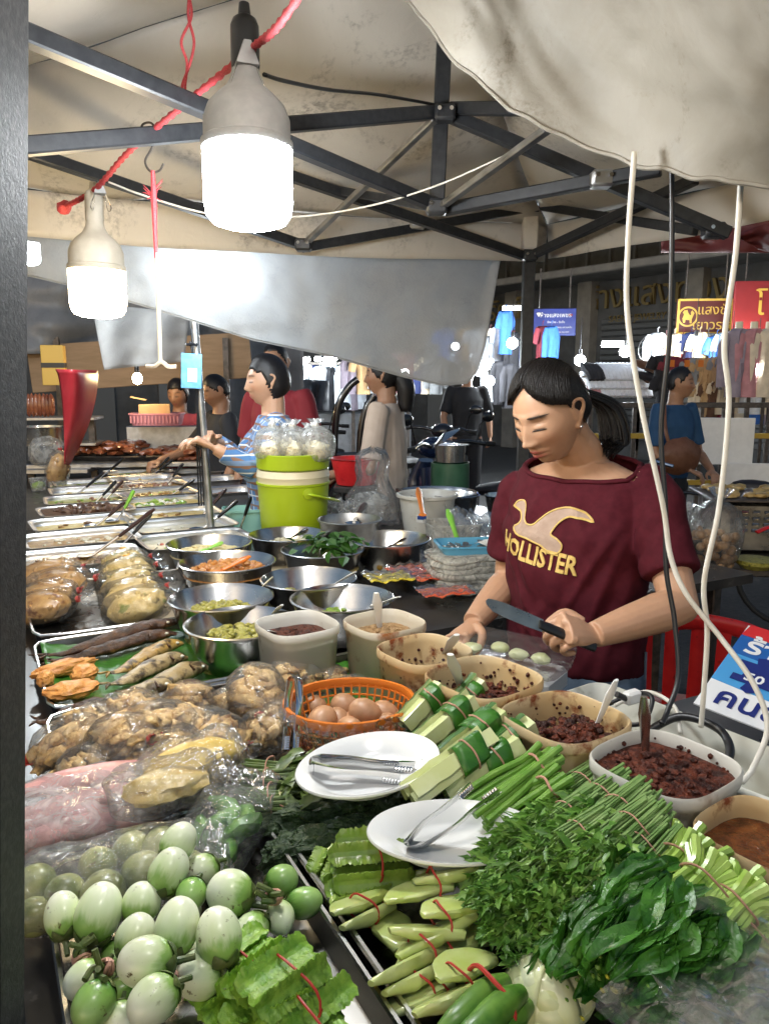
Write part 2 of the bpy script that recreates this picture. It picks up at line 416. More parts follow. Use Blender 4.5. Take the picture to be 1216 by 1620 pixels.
for (px, py, y) in [(703, 180, 1.98), (690, 328, 1.98), (480, 388, 2.47), (842, 328, 2.89), (838, 405, 2.89), (950, 284, 1.82), (660, 354, 2.68), (1128, 365, 1.98)]:
    m = MB(); c = Q(px, py, y-.012) + toff; m.box(c, (.05, .045, .036), .006); 
    cn = m.build('truss_connector', 'frame_black' if py != 284 and py != 354 else 'steel_dull', tent)
    for s in (-1, 1):
        bm_ = MB(); bm_.tube([c + V((.014*s, -.022, .004)), c + V((.014*s, -.031, .004))], .005, 8); bm_.build('bolt', 'chrome', cn)
pp = Q(838, 405, 2.9)
bar(V((pp.x, 2.92, 0)), V((pp.x, 2.92, 2.07)), .042, .042, 'post')
m = MB(); m.box(V((pp.x, 2.92, .012)) + toff, (.10, .10, .02), .004); m.build('foot_plate', 'frame_black', tent)
m = MB(); m.box(V((pp.x, 2.92, 2.02)) + toff, (.055, .055, .12), .006); m.build('post_sleeve', 'canopy_cloth', tent)

fp = thing('foreground_post', 'thick dark speckled metal post at the left edge of the photo', 'post', (-.4245, .58, 0))
m = MB(); m.box((0, 0, 1.08), (.05, .05, 2.12), .004); m.build('shaft', 'post_black', fp)
m = MB(); m.box((0, 0, .01), (.18, .14, .02), .004); m.build('foot_plate', 'post_black', fp)
fp.rotation_euler = (0, rad(4.77), 0)

# ------------------------------------------------------------------ pale tarpaulin sagging at upper right
EDG = [((560, -120), 1.40), ((640, -6), 1.36), ((720, 95), 1.34), ((805, 172), 1.32), ((900, 221), 1.26), ((1000, 260), 1.2), ((1100, 281), 1.13), ((1216, 296), 1.06), ((1400, 300), .98), ((1600, 290), .9)]
def tarp_fn(u, v):
    t = u*(len(EDG)-1); k = min(int(t), len(EDG)-2); f = t-k
    (x0, y0), d0 = EDG[k]; (x1, y1), d1 = EDG[k+1]
    px, py, d = lerp(x0, x1, f), lerp(y0, y1, f), lerp(d0, d1, f)
    px2, py2, d2 = px + 60, -620, d - .42
    q = v**1.25; x, y, dd = lerp(px, px2, q), lerp(py, py2, q), lerp(d, d2, q)
    c = (x*.80 - y*.62); c += 40*nz(x/330, y/330, 6); fold = .030*math.sin(c/88) + .010*math.sin(c/36+1+2*nz(x/400, y/400, 3)) + .012*nz(x/240, y/300, 5) + .004*nz(c/22, (x+y)/240, 9)
    fold *= .35 + .65*min(1, v*5)
    sag = .02*math.sin(math.pi*u*5)*(1-v)
    return Q(x, y, dd + fold + sag) + V((0, 0, .006*nz(x/50, y/50, 3)))
m = MB(); m.grid(tarp_fn, 120, 70)
tp = m.build('pale_tarpaulin', 'tarp_pale', solid=.001)
tag(tp, 'dirty cream plastic tarpaulin sagging in folds over the upper right corner', 'tarpaulin')
m = MB(); m.tube([tarp_fn(i/120, 0) for i in range(121)], .0035, 6)
h = m.build('hem', 'tarp_pale', tp)
# grey sheet hung from the back edge of the tent
TOP = [(-40, 340), (20, 345), (480, 392), (792, 404)]
BOT = [(-40, 418), (20, 430), (130, 455), (250, 490), (400, 537), (520, 562), (640, 596), (700, 609), (740, 606), (757, 585), (768, 545), (792, 404)]
def pl(tab, x):
    for (a, b), (c, d) in zip(tab, tab[1:]):
        if x <= c: return lerp(b, d, (x-a)/(c-a))
    return tab[-1][1]
def sheet_fn(u, v):
    x = -40 + 832*(1-(1-u)**1.15); yt, yb = pl(TOP, x), pl(BOT, x); y = lerp(yt-6, yb, v)
    d = 2.27 + (x+40)/832*.73
    return Q(x - 10*math.sin(v*3)*u*u, y, d + .05*math.sin(x/95+v*1.2)*v + .035*nz(x/120, y/90, 4) + .01*nz(x/34, y/30, 8))
m = MB(); m.grid(sheet_fn, 110, 40); gs = m.build('grey_sheet', 'tarp_grey', solid=.0008)
tag(gs, 'grey translucent plastic sheet hung behind the stall, a lamp glowing through it', 'plastic sheet')
m = MB(); m.tube([sheet_fn(i/110, 1) for i in range(111)], .004, 6); m.build('hem', 'tarp_grey', gs)

# ------------------------------------------------------------------ lamps, rope, hooks, cords
def lamp(label, loc, s, mh, md, tilt=(0, 0, 0)):
    L = thing('bulb_lamp', label, 'lamp', loc, rot=tilt)
    m = MB(); m.lathe([(.001, -.286), (.04, -.285), (.058, -.279), (.066, -.268), (.0695, -.25), (.070, -.17), (.0685, -.163), (.001, -.163)], 40); 
    m.v = [p*s for p in m.v]; m.build('diffuser', md, L)
    m = MB(); m.lathe([(.0705, -.170), (.072, -.168), (.072, -.158), (.068, -.155), (.0675, -.125), (.060, -.105), (.046, -.09), (.032, -.078), (.024, -.064), (.021, -.05), (.020, -.035)], 40)
    m.v = [p*s for p in m.v]; m.build('housing', mh, L)
    m = MB(); m.lathe([(.021, -.052), (.0225, -.045), (.022, .012), (.018, .022), (.010, .028), (.008, .045), (.001, .046)], 20)
    m.v = [p*s for p in m.v]; m.build('socket', 'black_plastic' if mh == 'bulb_housing' else mh, L)
    return L
b1 = Q(396, 362, 1.30); lamp('large cool-white bulb lamp, nearest, hanging from the red rope', b1 + V((0, 0, .286)), 1.0, 'bulb_housing', 'bulb_cool', (rad(-2), 0, 0))
b2 = Q(160, 503, 1.80); lamp('warm yellow bulb lamp, smaller, hanging at the far end of the red rope', b2 + V((0, 0, .252)), .88, 'bulb_housing_warm', 'bulb_warm', (0, rad(1), 0))
b3 = Q(322, 458, 2.70); lamp('bright lamp glowing behind the grey plastic sheet', b3 + V((0, 0, .286)), 1.05, 'bulb_housing', 'bulb_back')
# lamps of the neighbouring stall
for (px, py, y, lb) in [(46, 440, 3.6, 'white bulb lamp of the neighbouring stall beside the left post')]:
    c = Q(px, py, y); lamp(lb, c + V((0, 0, .286)), .8, 'bulb_housing', 'lamp_far')
b4 = V((.0, .46, 2.0)); lamp('cool-white bulb lamp hanging from the canopy above the near end of the table', b4 + V((0, 0, .286)), 1.0, 'bulb_housing', 'bulb_near')
rope_pts = spline([Q(470, -2, 1.08)*3 - Q(392, 82, 1.30)*2 + V((0, 0, .10)), Q(470, -2, 1.08), Q(392, 82, 1.30), Q(292, 165, 1.46), Q(206, 238, 1.62), Q(150, 300, 1.78), Q(102, 328, 1.95)], 30)
m = MB(); m.tube(rope_pts, [.0056 + .0013*math.sin(i*1.9) for i in range(len(rope_pts))], 8)
rp = tag(m.build('red_rope', 'red_rope', ang=0), 'thick red wrapped rope running diagonally under the canopy', 'rope')
m = MB(); m.blob(rope_pts[-1], .017, 2, .3, 2); m.build('knot', 'red_rope', rp)
def clip(px, py, y, label, s=1):
    c = Q(px, py, y); C = thing('binder_clip', label, 'clip', c, rz=.4)
    m = MB(); m.prism([(-.016*s, -.012*s), (.016*s, -.012*s), (.005*s, .018*s), (-.005*s, .018*s)], -.017*s, .017*s, M=Matrix.Rotation(rad(90), 4, 'X')); m.build('body', 'steel_dull', C)
    for k in (-1, 1):
        m = MB(); m.tube(spline([(k*.014*s, -.008*s, -.012*s), (k*.026*s, -.012*s, -.045*s), (k*.022*s, 0, -.055*s), (k*.017*s, .01*s, -.045*s), (k*.014*s, .008*s, -.012*s)], 5), .0011*s, 6); m.build('handle', 'chrome', C)
clip(388, 92, 1.29, 'black binder clip pinching the large lamp to the rope', 1.1); clip(158, 300, 1.78, 'small binder clip holding the warm lamp to the rope', .8)
m = MB(); m.tube(spline([Q(224, 210, 1.58), Q(226, 197, 1.58), Q(240, 195, 1.58), Q(248, 212, 1.58), Q(240, 235, 1.58), Q(230, 255, 1.58), Q(238, 271, 1.58), Q(252, 270, 1.58), Q(259, 259, 1.58)], 6), .0022, 7)
tag(m.build('s_hook', 'iron_dark'), 'black wire S-shaped hook hanging on the red rope', 'hook')
m = MB(); m.tube(spline([Q(242, 270, 1.58), Q(244, 320, 1.58), Q(246, 380, 1.58), Q(249, 440, 1.58)], 6), [.004, .006, .004, .003], 6)
hs = thing('hanging_stick', 'thin wooden stick with a T-shaped foot hung on a red string', 'stick', Q(243, 270, 1.58))
o_ = m.build('red_string', 'red_rope', None); o_.parent = hs; o_.location = -hs.location
m = MB()
for k in range(14):
    a = R.uniform(0, 6.28); p = Q(243, 312, 1.58) + V((0, 0, R.uniform(-.01, .012))); m.tube([p, p + V((math.cos(a)*.02, .004*math.sin(a), R.uniform(-.014, .024)))], [.0016, .0004], 4)
o_ = m.build('string_bow', 'red_rope', None); o_.parent = hs; o_.location = -hs.location
m = MB(); m.tube([Q(248, 400, 1.58), Q(254, 572, 1.58)], .0042, 6)
mat('stick_wood', (.62, .50, .36), .6, c2=(.7, .58, .44), s=60, stretch=(4, 4, .4))
o_ = m.build('stick', 'stick_wood', None); o_.parent = hs; o_.location = -hs.location
m = MB(); m.tube(spline([Q(232, 579, 1.58), Q(246, 579, 1.575), Q(256, 573, 1.57), Q(266, 580, 1.575), Q(279, 580, 1.58)], 5), .0045, 6)
o_ = m.build('foot', 'stick_wood', None); o_.parent = hs; o_.location = -hs.location
m = MB(); 
for dx in (0, 5): m.tube(spline([Q(296+dx, -20, 1.4), Q(303-dx, 25, 1.42), Q(287+dx*4, 65, 1.43), Q(296+dx, 100, 1.44), Q(293-dx, 140, 1.45), Q(300, 165, 1.46)], 8), .0024, 6)
m.tube(spline([Q(300, 150, 1.45), Q(288, 166, 1.45), Q(300, 178, 1.45), Q(322, 178, 1.45), Q(318, 168, 1.45), Q(300, 158, 1.45)], 6), .0022, 6)
tag(m.build('red_string', 'red_rope'), 'loose looped red string tied onto the rope under the canopy', 'string')
def cord(name, label, pts, r, mt, n=10, cat='cable'):
    m = MB(); m.tube(spline(pts, n), r, 8); return tag(m.build(name, mt, ang=0), label, cat)
cord('black_cable', 'black cable running from the large lamp to the tent centre post', [Q(418, 118, 1.3), Q(450, 128, 1.38), Q(520, 142, 1.55), Q(600, 150, 1.8), Q(690, 166, 2.0), Q(720, 172, 2.02)], .0035, 'black_cord')
cord('thin_white_cord', 'thin white cord strung under the canopy between lamps and truss', [Q(172, 288, 1.78), Q(230, 310, 1.8), Q(320, 336, 1.85), Q(400, 345, 1.9), Q(500, 340, 1.95), Q(600, 322, 1.9), Q(700, 290, 1.85), Q(790, 250, 1.78), Q(840, 226, 1.7)], .0022, 'white_cord')
cord('white_cable', 'white cable hanging across her left arm and down to the right edge', [Q(1003, 240, 1.18), Q(993, 380, 1.18), Q(992, 500, 1.18), Q(1015, 650, 1.17), Q(1048, 800, 1.16), Q(1060, 880, 1.15), Q(1085, 940, 1.13), Q(1140, 1010, 1.1), Q(1190, 1080, 1.06), Q(1213, 1150, 1.03), Q(1190, 1215, 1.01), Q(1172, 1238, 1.0)], .0042, 'white_cord')
cord('white_cable', 'white cable hanging at the far right into the cable box', [Q(1172, 270, 1.12), Q(1163, 400, 1.12), Q(1145, 540, 1.12), Q(1152, 640, 1.12), Q(1137, 800, 1.12), Q(1113, 920, 1.12), Q(1118, 1000, 1.12), Q(1112, 1100, 1.12), Q(1108, 1150, 1.12)], .0042, 'white_cord')
cord('black_cable', 'black cable hanging beside her left arm into the cable box', [Q(1062, 255, 1.24), Q(1062, 400, 1.24), Q(1058, 540, 1.24), Q(1045, 680, 1.24), Q(1052, 800, 1.22), Q(1053, 900, 1.2), Q(1066, 980, 1.18), Q(1072, 1070, 1.15), Q(1055, 1125, 1.12), Q(1046, 1145, 1.1)], .0042, 'black_cord')
# ------------------------------------------------------------------ stall table (the whole stall stands turned by 28 degrees)
RZ = rad(28); UX, VX = V((math.cos(RZ), math.sin(RZ), 0)), V((-math.sin(RZ), math.cos(RZ), 0))
def UV(u, v, z=TZ): p = UX*u + VX*v; return V((p.x, p.y, z))
tab = thing('stall_table', 'long dark metal table carrying all the trays, pans and bowls', 'table', UV(.5, 2.5, 0), RZ)
def tl(u, v): return (u-.5, v-2.5)
m = MB(); m.prism([tl(.0, .22), tl(1.40, .22), tl(1.40, 1.04), tl(1.0, 1.04), tl(1.0, 1.66), tl(2.3, 1.66), tl(2.3, 3.3), tl(1.45, 3.3), tl(1.32, 2.95), tl(.95, 2.95), tl(.95, 3.62), tl(1.5, 3.72), tl(1.5, 5.6), tl(.0, 5.6)], TZ-.035, TZ-.003); m.build('tabletop', 'table_dark', tab, ang=30)
m = MB(); m.prism([tl(-.005, .215), tl(1.005, .215), tl(1.005, .235), tl(-.005, .235)], TZ-.06, TZ+.006); m.build('edge_strip', 'steel_dull', tab)
for (u, v) in [(.05, .3), (1.34, .3), (.05, 2.6), (.95, 1.6), (2.22, 1.75), (2.22, 3.2), (.05, 5.5), (1.1, 5.5)]:
    m = MB(); x, y = tl(u, v); m.box((x, y, (TZ-.035)/2), (.04, .04, TZ-.035), .004); m.build('leg', 'iron_dark', tab)

# ------------------------------------------------------------------ food materials
mat('curry_brown', (.24, .12, .035), .28, c2=(.42, .25, .08), s=30, bmp=.6, bs=70, bd=.006, c3=(.10, .04, .015), s3=24, t3=(.55, .7))
mat('curry_yellow', (.46, .30, .07), .3, c2=(.58, .44, .16), s=34, bmp=.6, bs=70, bd=.006, c3=(.20, .12, .03), s3=24, t3=(.6, .7))
mat('curry_green', (.22, .22, .05), .3, c2=(.40, .36, .11), s=38, bmp=.7, bs=80, bd=.006, c3=(.08, .10, .02), s3=26, t3=(.55, .7))
mat('curry_pale', (.52, .46, .32), .35, c2=(.62, .57, .45), s=30, bmp=.6, bs=60, bd=.006, c3=(.30, .12, .05), s3=20, t3=(.62, .7))
mat('meat_dark', (.045, .022, .014), .35, c2=(.14, .07, .035), s=40, bmp=.6, bs=80, rv=.2)
mat('squid', (.16, .07, .05), .3, c2=(.34, .2, .13), s=40, bmp=.4)
mat('noodle', (.62, .50, .22), .4, c2=(.70, .60, .34), s=60, bmp=.7, bs=140, bd=.006)
mat('mince_orange', (.42, .15, .025), .4, c2=(.58, .27, .06), s=60, bmp=.9, bs=130, bd=.006)
mat('mince_green', (.26, .25, .03), .4, c2=(.40, .36, .08), s=70, bmp=.9, bs=130, bd=.006, c3=(.08, .08, .015), s3=60, t3=(.55, .65))
mat('chili_dark', (.025, .006, .004), .6, c2=(.13, .030, .012), s=120, bmp=1.0, bs=220, bd=.006)
mat('chili_red', (.05, .010, .005), .5, c2=(.15, .032, .012), s=90, bmp=1.0, bs=150, bd=.008, c3=(.03, .008, .005), s3=40, t3=(.5, .6), spec=.3)
mat('chili_wet', (.085, .022, .006), .12, c2=(.19, .06, .015), s=60, bmp=.8, bs=110, bd=.006, c3=(.32, .16, .05), s3=130, t3=(.66, .7))
mat('powder_brown', (.26, .15, .06), .6, c2=(.36, .23, .11), s=120, bmp=.9, bs=200, bd=.005)
mat('herb_leaf', (.022, .085, .010), .38, c2=(.05, .15, .02), s=30, rv=.2, tl=.15, bmp=.2, bs=80)
mat('spring_onion', (.30, .45, .08), .35)

def pan_mesh(w, d, h, t=.0025, sup=8, lip=.014, mt='pan_steel'):
    m = MB()
    pr = [(.86, 0), (.97-lip/w*2, h-.004), (.985, h), (1.0, h+.0015), (1.0, h+.004), (.975, h+.0035), (.955-lip/w*1.5, h-.006), (.84, .004), (.5, .004), (.001, .004)]
    m.lathe([(.001, 0)] + pr, 48, 0, sx=w/2, sy=d/2, sup=sup); return m.mesh('pan_shell', mt, ang=50)
def filling(w, d, z, mt, parent, sup=6, amp=.006, fr=30, mound=0, seed=0, name='filling', nr=14, na=40, off=(0, 0), chunks=(), edge=.9, cover=1.0):
    """a heap of food: bumpy disc with pieces"""
    m = MB(); rings = []
    for i in range(nr+1):
        k = i/nr; ring = []
        for j in range(na):
            a = 2*math.pi*j/na; q = (abs(math.cos(a))**sup + abs(math.sin(a))**sup)**(-1/sup)
            e = cover*(1 + (.22*nz(math.cos(a)*1.3+seed, math.sin(a)*1.3, seed) if cover < 1 else 0))
            x, y = math.cos(a)*q*w/2*edge*k*e + off[0], math.sin(a)*q*d/2*edge*k*e + off[1]
            zz = z + amp*(nz(x*fr+seed, y*fr, seed*2) + .6*nz(x*fr*2.6, y*fr*2.6+seed, 1))*(1 if k < .98 else .3) + mound*(1-k*k)
            if cover < 1: zz = z*(1-k**4) + .006*k**4 + (zz-z)*(1-k**3)
            ring.append((x, y, zz))
        rings.append(ring)
    rings[0] = [sum((V(p) for p in rings[0]), V((0, 0, 0)))/na]*na
    m.rings(rings[::-1], 0, cap=False); mats = [mt]
    for (n, mt2, rr, fl) in chunks:
        mats.append(mt2); mi = len(mats)-1
        for k in range(n):
            a, q = R.uniform(0, 6.28), math.sqrt(R.random())*.8*edge*cover; x, y = math.cos(a)*q*w/2+off[0], math.sin(a)*q*d/2+off[1]
            s = R.uniform(.7, 1.3)*rr; zz = z + mound*(1-q*q/(edge*edge)) + s*.15
            m.blob((x, y, zz), (s*R.uniform(.8, 1.5), s, s*fl), 1, .35, 1.4, R.random()*50, mi, M=Matrix.Rotation(R.uniform(0, 3), 4, 'Z'))
    return m.build(name, mats, parent)

# ------------------------------------------------------------------ stainless pans of cooked dishes, two columns running back
panM = pan_mesh(.40, .285, .072)
mat('veg_green', (.16, .28, .03), .3, c2=(.30, .42, .08), s=20, rv=.2); mat('veg_white', (.66, .62, .50), .4, c2=(.72, .70, .6), s=30)
mat('veg_red', (.42, .06, .02), .35)
LP = [('curry_brown', [(10, 'squid', .014, .6)], .018, 'thin brown soup with a few dark squid strips'), ('curry_brown', [(30, 'curry_pale', .010, .6)], .026, 'brown minced curry with pale flecks'),
      ('curry_yellow', [(4, 'curry_brown', .012, .5)], .022, 'thin yellow-brown broth'), ('meat_dark', [(55, 'meat_dark', .017, .8), (10, 'squid', .015, .7)], .045, 'heap of very dark stewed meat'),
      ('curry_green', [(20, 'squid', .013, .7), (8, 'veg_green', .012, .5)], .03, 'olive green curry with dark shellfish'), ('curry_pale', [(10, 'curry_yellow', .012, .6)], .022, 'pale creamy gravy'),
      ('curry_green', [(10, 'veg_green', .012, .6)], .025, 'dull green vegetable soup')]
RP = [('curry_pale', [(20, 'veg_white', .012, .6), (7, 'veg_red', .008, .6), (8, 'veg_green', .009, .5)], .03, 'white salad flecked with red and green'), ('curry_pale', [(6, 'veg_white', .012, .6)], .02, 'cloudy pale soup'),
      ('curry_yellow', [(4, 'curry_brown', .012, .6)], .022, 'oily yellow gravy'), ('curry_yellow', [(24, 'veg_green', .017, .8), (12, 'veg_white', .015, .8)], .03, 'round green eggplants in yellow curry'),
      ('curry_yellow', [(18, 'curry_brown', .013, .7), (8, 'veg_green', .01, .5)], .03, 'golden curry with brown pieces'), ('curry_brown', [(20, 'squid', .014, .7), (8, 'veg_white', .012, .6)], .035, 'mushroom stew in brown sauce'),
      ('curry_pale', [(6, 'curry_yellow', .012, .6)], .022, 'milky soup with a skin on top'), ('curry_yellow', [(18, 'veg_green', .012, .5)], .026, 'yellow soup with chopped greens')]
rown = ['nearest', 'second', 'third', 'fourth', 'fifth', 'sixth', 'seventh', 'farthest']
for ci, col in enumerate((LP, RP)):
    for i, (mt, ch, lev, desc) in enumerate(col):
        u, v = ((.27+.05*i, 2.66+.325*i) if ci == 0 else (.69+.03*i, 2.76+.318*i))
        t = thing('serving_pan', 'steel pan of %s, %s of %s column' % (desc, rown[i] if not (ci == 0 and i == 6) else 'farthest', ('left', 'right')[ci]), 'pan', UV(u, v, TZ + R.uniform(0, .003)), RZ + R.uniform(-.05, .05), 'steel pans of cooked dishes')
        link_mesh('pan_shell', panM, t)
        filling(.40, .285, lev+.026, mt, t, sup=7, amp=.0035, fr=26, seed=i+ci*9, chunks=ch, edge=.90, nr=10, na=36)
for k, (u, v, mt, ch, d) in enumerate([(1.18, 4.45, 'curry_pale', [(30, 'veg_white', .014, .7), (8, 'veg_red', .008, .6)], 'white chicken pieces with red chilli'), (1.12, 3.95, 'curry_brown', [(10, 'squid', .012, .6)], 'brown sauce near the leaning steel pole'), (1.3, 4.9, 'curry_pale', [(4, 'veg_white', .01, .6)], 'pale broth at the very back')]):
    t = thing('serving_pan', 'steel pan of %s' % d, 'pan', UV(u, v, TZ), RZ, 'steel pans of cooked dishes'); link_mesh('pan_shell', panM, t); filling(.40, .285, .04, mt, t, sup=7, amp=.004, seed=k+40, chunks=ch)

def ladle(label, a, b, mt, name='ladle', scoop=True, r=.0085, shank=.45, group='ladles in the pans'):
    """a: lower end in the food, b: top of the handle (world)"""
    a, b = V(a), V(b); L = thing(name, label, 'ladle' if name == 'ladle' else 'spoon', a, group=group); c = a.lerp(b, shank) - a; e = b - a
    m = MB(); m.tube([c - (e-c)*.06, c + (e-c)*.1, c + (e-c)*.5, c + (e-c)*.85, e], [r*.7, r*.9, r, r*1.15, r*.8], 10, flat=.62); m.build('handle', mt, L)
    m = MB(); m.tube([V((0, 0, .004)), c], r*.42, 8); m.build('shank', 'steel', L)
    if scoop:
        m = MB(); d = V((-e.x, -e.y, 0)).normalized()*.025; m.lathe([(.001, -.012), (.02, -.009), (.030, 0), (.031, .001), (.019, -.006), (.001, -.009)], 16, c=d + V((0, 0, .006)), sy=1.2); m.build('scoop', 'steel', L)
    return L
def rimP(px, py, z=.945): return P(px, py, z)
LD = [((148, 880), (245, 805), 'brown_plastic', 'dark brown ladle handle beside the nearest left pan'), ((190, 868), (240, 812), 'black_plastic', 'thick black ladle lying over the nearest left pan'),
      ((153, 833), (198, 794), 'brown_plastic', 'brown-handled ladle leaning out of the third left pan'), ((187, 825), (212, 776), 'green_plastic', 'bright lime green ladle among the pans'),
      ((148, 800), (184, 761), 'black_plastic', 'short black ladle handle in the middle of the pans'), ((165, 795), (195, 760), 'brown_plastic', 'short brown ladle handle in the middle of the pans'),
      ((118, 787), (164, 748), 'black_plastic', 'black ladle handle over the far left pans'), ((160, 757), (197, 724), 'black_plastic', 'farthest left black ladle handle near the red sheet'),
      ((240, 752), (268, 723), 'black_plastic', 'far black ladle handle, left of a twin pair'), ((238, 755), (274, 727), 'black_plastic', 'far black ladle handle, right of a twin pair'),
      ((262, 770), (290, 733), 'black_plastic', 'slim black ladle in the far right pans'), ((266, 788), (308, 758), 'black_plastic', 'black ladle with a long steel shank in the right pans'),
      ((320, 818), (358, 773), 'brown_plastic', 'brown ladle leaning out of the second right pan'), ((322, 838), (376, 792), 'black_plastic', 'black ladle lying in the nearest right pan'),
      ((380, 838), (397, 786), 'black_plastic', 'upright black ladle handle beside the mint green box'), ((300, 806), (330, 792), 'brown_plastic', 'low brown ladle handle near the steel pole')]
for a, b, mt, lb in LD:
    lo = P(*a, .90); d = (lo.y)*.98; hi = Q(b[0], b[1], d + .10); ladle(lb, lo, hi, mt, r=.0095 + .0008*lo.y)

# ------------------------------------------------------------------ flat trays at the near end
def tray(label, u0, u1, v0, v1, h=.03, mt='steel_worn', z=TZ):
    t = thing('metal_tray', label, 'tray', UV((u0+u1)/2, (v0+v1)/2, z), RZ, 'flat steel trays'); w, d = u1-u0, v1-v0
    m = MB(); m.lathe([(.001, 0), (.96, 0), (.985, h-.003), (1.0, h), (1.0, h+.003), (.99, h+.004), (.955, .004), (.001, .0035)], 64, 0, sx=w/2, sy=d/2, sup=14); m.build('tray_shell', mt, t, ang=50)
    m = MB(); n = 64; ring = []
    for j in range(n):
        a = 2*math.pi*j/n; q = (abs(math.cos(a))**14 + abs(math.sin(a))**14)**(-1/14); ring.append(V((math.cos(a)*q*w/2*.997, math.sin(a)*q*d/2*.997, h+.004)))
    m.tube(ring + [ring[0]], .004, 6); m.build('rolled_rim', 'steel', t); return t
tray('wide steel tray holding nine tied food bags', .09, .66, 1.95, 2.47, .035)
tray('steel tray lined with banana leaf under the fried fish', .085, .60, 1.49, 1.92, .035)
tray('steel tray heaped with bags of pork crackling', .075, .50, 1.02, 1.46, .04)
tray('steel tray holding the round white eggplants', .035, .316, .42, .99, .035)
tray('large steel tray of bundled vegetables in front of the tubs', .330, .93, .40, 1.02, .035)
tray('steel tray under the egg basket and leaf parcels', .505, .80, 1.05, 1.52, .03)

# ------------------------------------------------------------------ round bowls
def bowl(label, px, py, wpx, zr=.96, name='mixing_bowl', depth=None, mt='steel', foot=.5, cat='bowl', rimw=.006, belly=.86):
    c = P(px, py, zr); t = (zr-CAMZ)/ray(px, py).z; r = wpx/FPX*t/2; h = zr - TZ if depth is None else depth
    o = thing(name, label, cat, (c.x, c.y, zr-h), R.uniform(0, 6)); m = MB()
    m.lathe([(.001, 0), (r*foot, 0), (r*(foot+.2), h*.12), (r*belly, h*.5), (r*.965, h*.93), (r+rimw*.6, h), (r+rimw*.7, h+.003), (r, h+.005), (r*.955, h*.95), (r*(belly-.02), h*.51), (r*(foot+.18), h*.15), (r*foot*.9, .006), (.001, .005)], 56); m.build('bowl_shell', mt, o, ang=60)
    return o, r, h
def spoon(label, a, b, mt, name='spoon', r=.006, w=.016, curve=.0, group='spoons in the tubs and bowls', hole=False):
    a, b = V(a), V(b); S = thing(name, label, 'spoon', a, group=group); e = b-a; n = e.cross(V((0, 0, 1))); n = n.normalized() if n.length > .001 else V((1, 0, 0)); mid = e*.5 + V((0, 0, -curve))
    side = e.normalized().cross(n)
    m = MB(); m.tube(spline([V((0, 0, 0)), mid, e], 8), [r*.8, r*.8, r*1.0, r*1.35, r*.7], 10, flat=.4, up=side); m.build('handle', mt, S)
    m = MB(); d = -e.normalized(); M = look(d*.02, d*.02 + side); m.lathe([(.001, -.006), (w*.7, -.004), (w, 0), (w*.98, .002), (w*.65, -.002), (.001, -.004)], 18, M=M, sy=1.3); m.build('scoop', mt, S); return S

o, r, h = bowl('steel bowl of yellow noodle strips with a lime spoon', 331, 860, 130, .965); filling(r*2, r*2, h*.72, 'noodle', o, 2, .006, 40, .015, 1, chunks=[(60, 'noodle', .010, .5)], edge=.93)
spoon('lime green spoon lying on the yellow noodles', P(330, 868, .955), P(352, 858, .97), 'green_plastic', r=.012)
o, r, h = bowl('steel bowl of orange fried mince with an orange spoon', 360, 889, 148, .965); filling(r*2, r*2, h*.72, 'mince_orange', o, 2, .007, 50, .025, 2, chunks=[(90, 'mince_orange', .010, .8)], edge=.93)
spoon('orange plastic spoon stuck in the orange mince', P(352, 902, .96), P(395, 880, .985), 'orange_plastic', r=.012)
o, r, h = bowl('steel bowl with clumps of yellow-green paste, farther of two', 350, 946, 160, .96); filling(r*2, r*2, .07, 'mince_green', o, 2, .008, 50, .018, 3, chunks=[(90, 'mince_green', .009, .8)], edge=.88, cover=.8, off=(-.01, .0))
o, r, h = bowl('steel bowl with clumps of yellow-green paste, nearer of two', 381, 986, 172, .96); filling(r*2, r*2, .07, 'mince_green', o, 2, .008, 50, .018, 4, chunks=[(90, 'mince_green', .009, .8)], edge=.88, cover=.8, off=(-.01, .0))
spoon('cream spoon in the farther yellow-green paste bowl', P(402, 942, .93), P(431, 913, .985), 'cream_plastic'); spoon('pale blue spoon in the nearer yellow-green paste bowl', P(425, 978, .93), P(446, 957, .985), 'white_plastic')
o, r, h = bowl('steel bowl of cooked pork noodles with a black ladle', 455, 846, 120, .965); filling(r*2, r*2, .075, 'curry_pale', o, 2, .007, 40, .015, 5, chunks=[(50, 'curry_pale', .012, .6), (16, 'meat_dark', .008, .6)], edge=.9, cover=.8)
spoon('black spoon lying in the pork noodle bowl', P(462, 850, .93), P(486, 836, .965), 'black_plastic', r=.012)
o, r, h = bowl('steel bowl overflowing with fresh green basil', 510, 870, 128, .96); filling(r*2, r*2, .05, 'curry_yellow', o, 2, .006, 40, .01, 6, edge=.9)
m = MB()
for k in range(110):
    c = V((R.gauss(.03, .05), R.gauss(0, .05), h+.005+R.uniform(-.01, .03))); M = Matrix.Translation(c) @ Euler((R.uniform(-.6, .6), R.uniform(-.6, .6), R.uniform(0, 6.3))).to_matrix().to_4x4(); L_, w_ = R.uniform(.03, .055), R.uniform(.010, .018)
    m.add([(0, 0, 0), (L_*.35, w_, .005), (L_*.35, 0, -.002), (L_*.35, -w_, .005), (L_*.7, w_*.8, .002), (L_*.7, 0, -.004), (L_*.7, -w_*.8, .002), (L_, 0, -.006)], [[0, 2, 1], [0, 3, 2], [1, 2, 5, 4], [2, 3, 6, 5], [4, 5, 7], [5, 6, 7]], 0, M)
bas = m.build('basil_leaves', 'herb_leaf'); bas.location = o.location; tag(bas, 'loose bunch of green basil leaves lying over a steel bowl', 'herbs', kind='stuff')
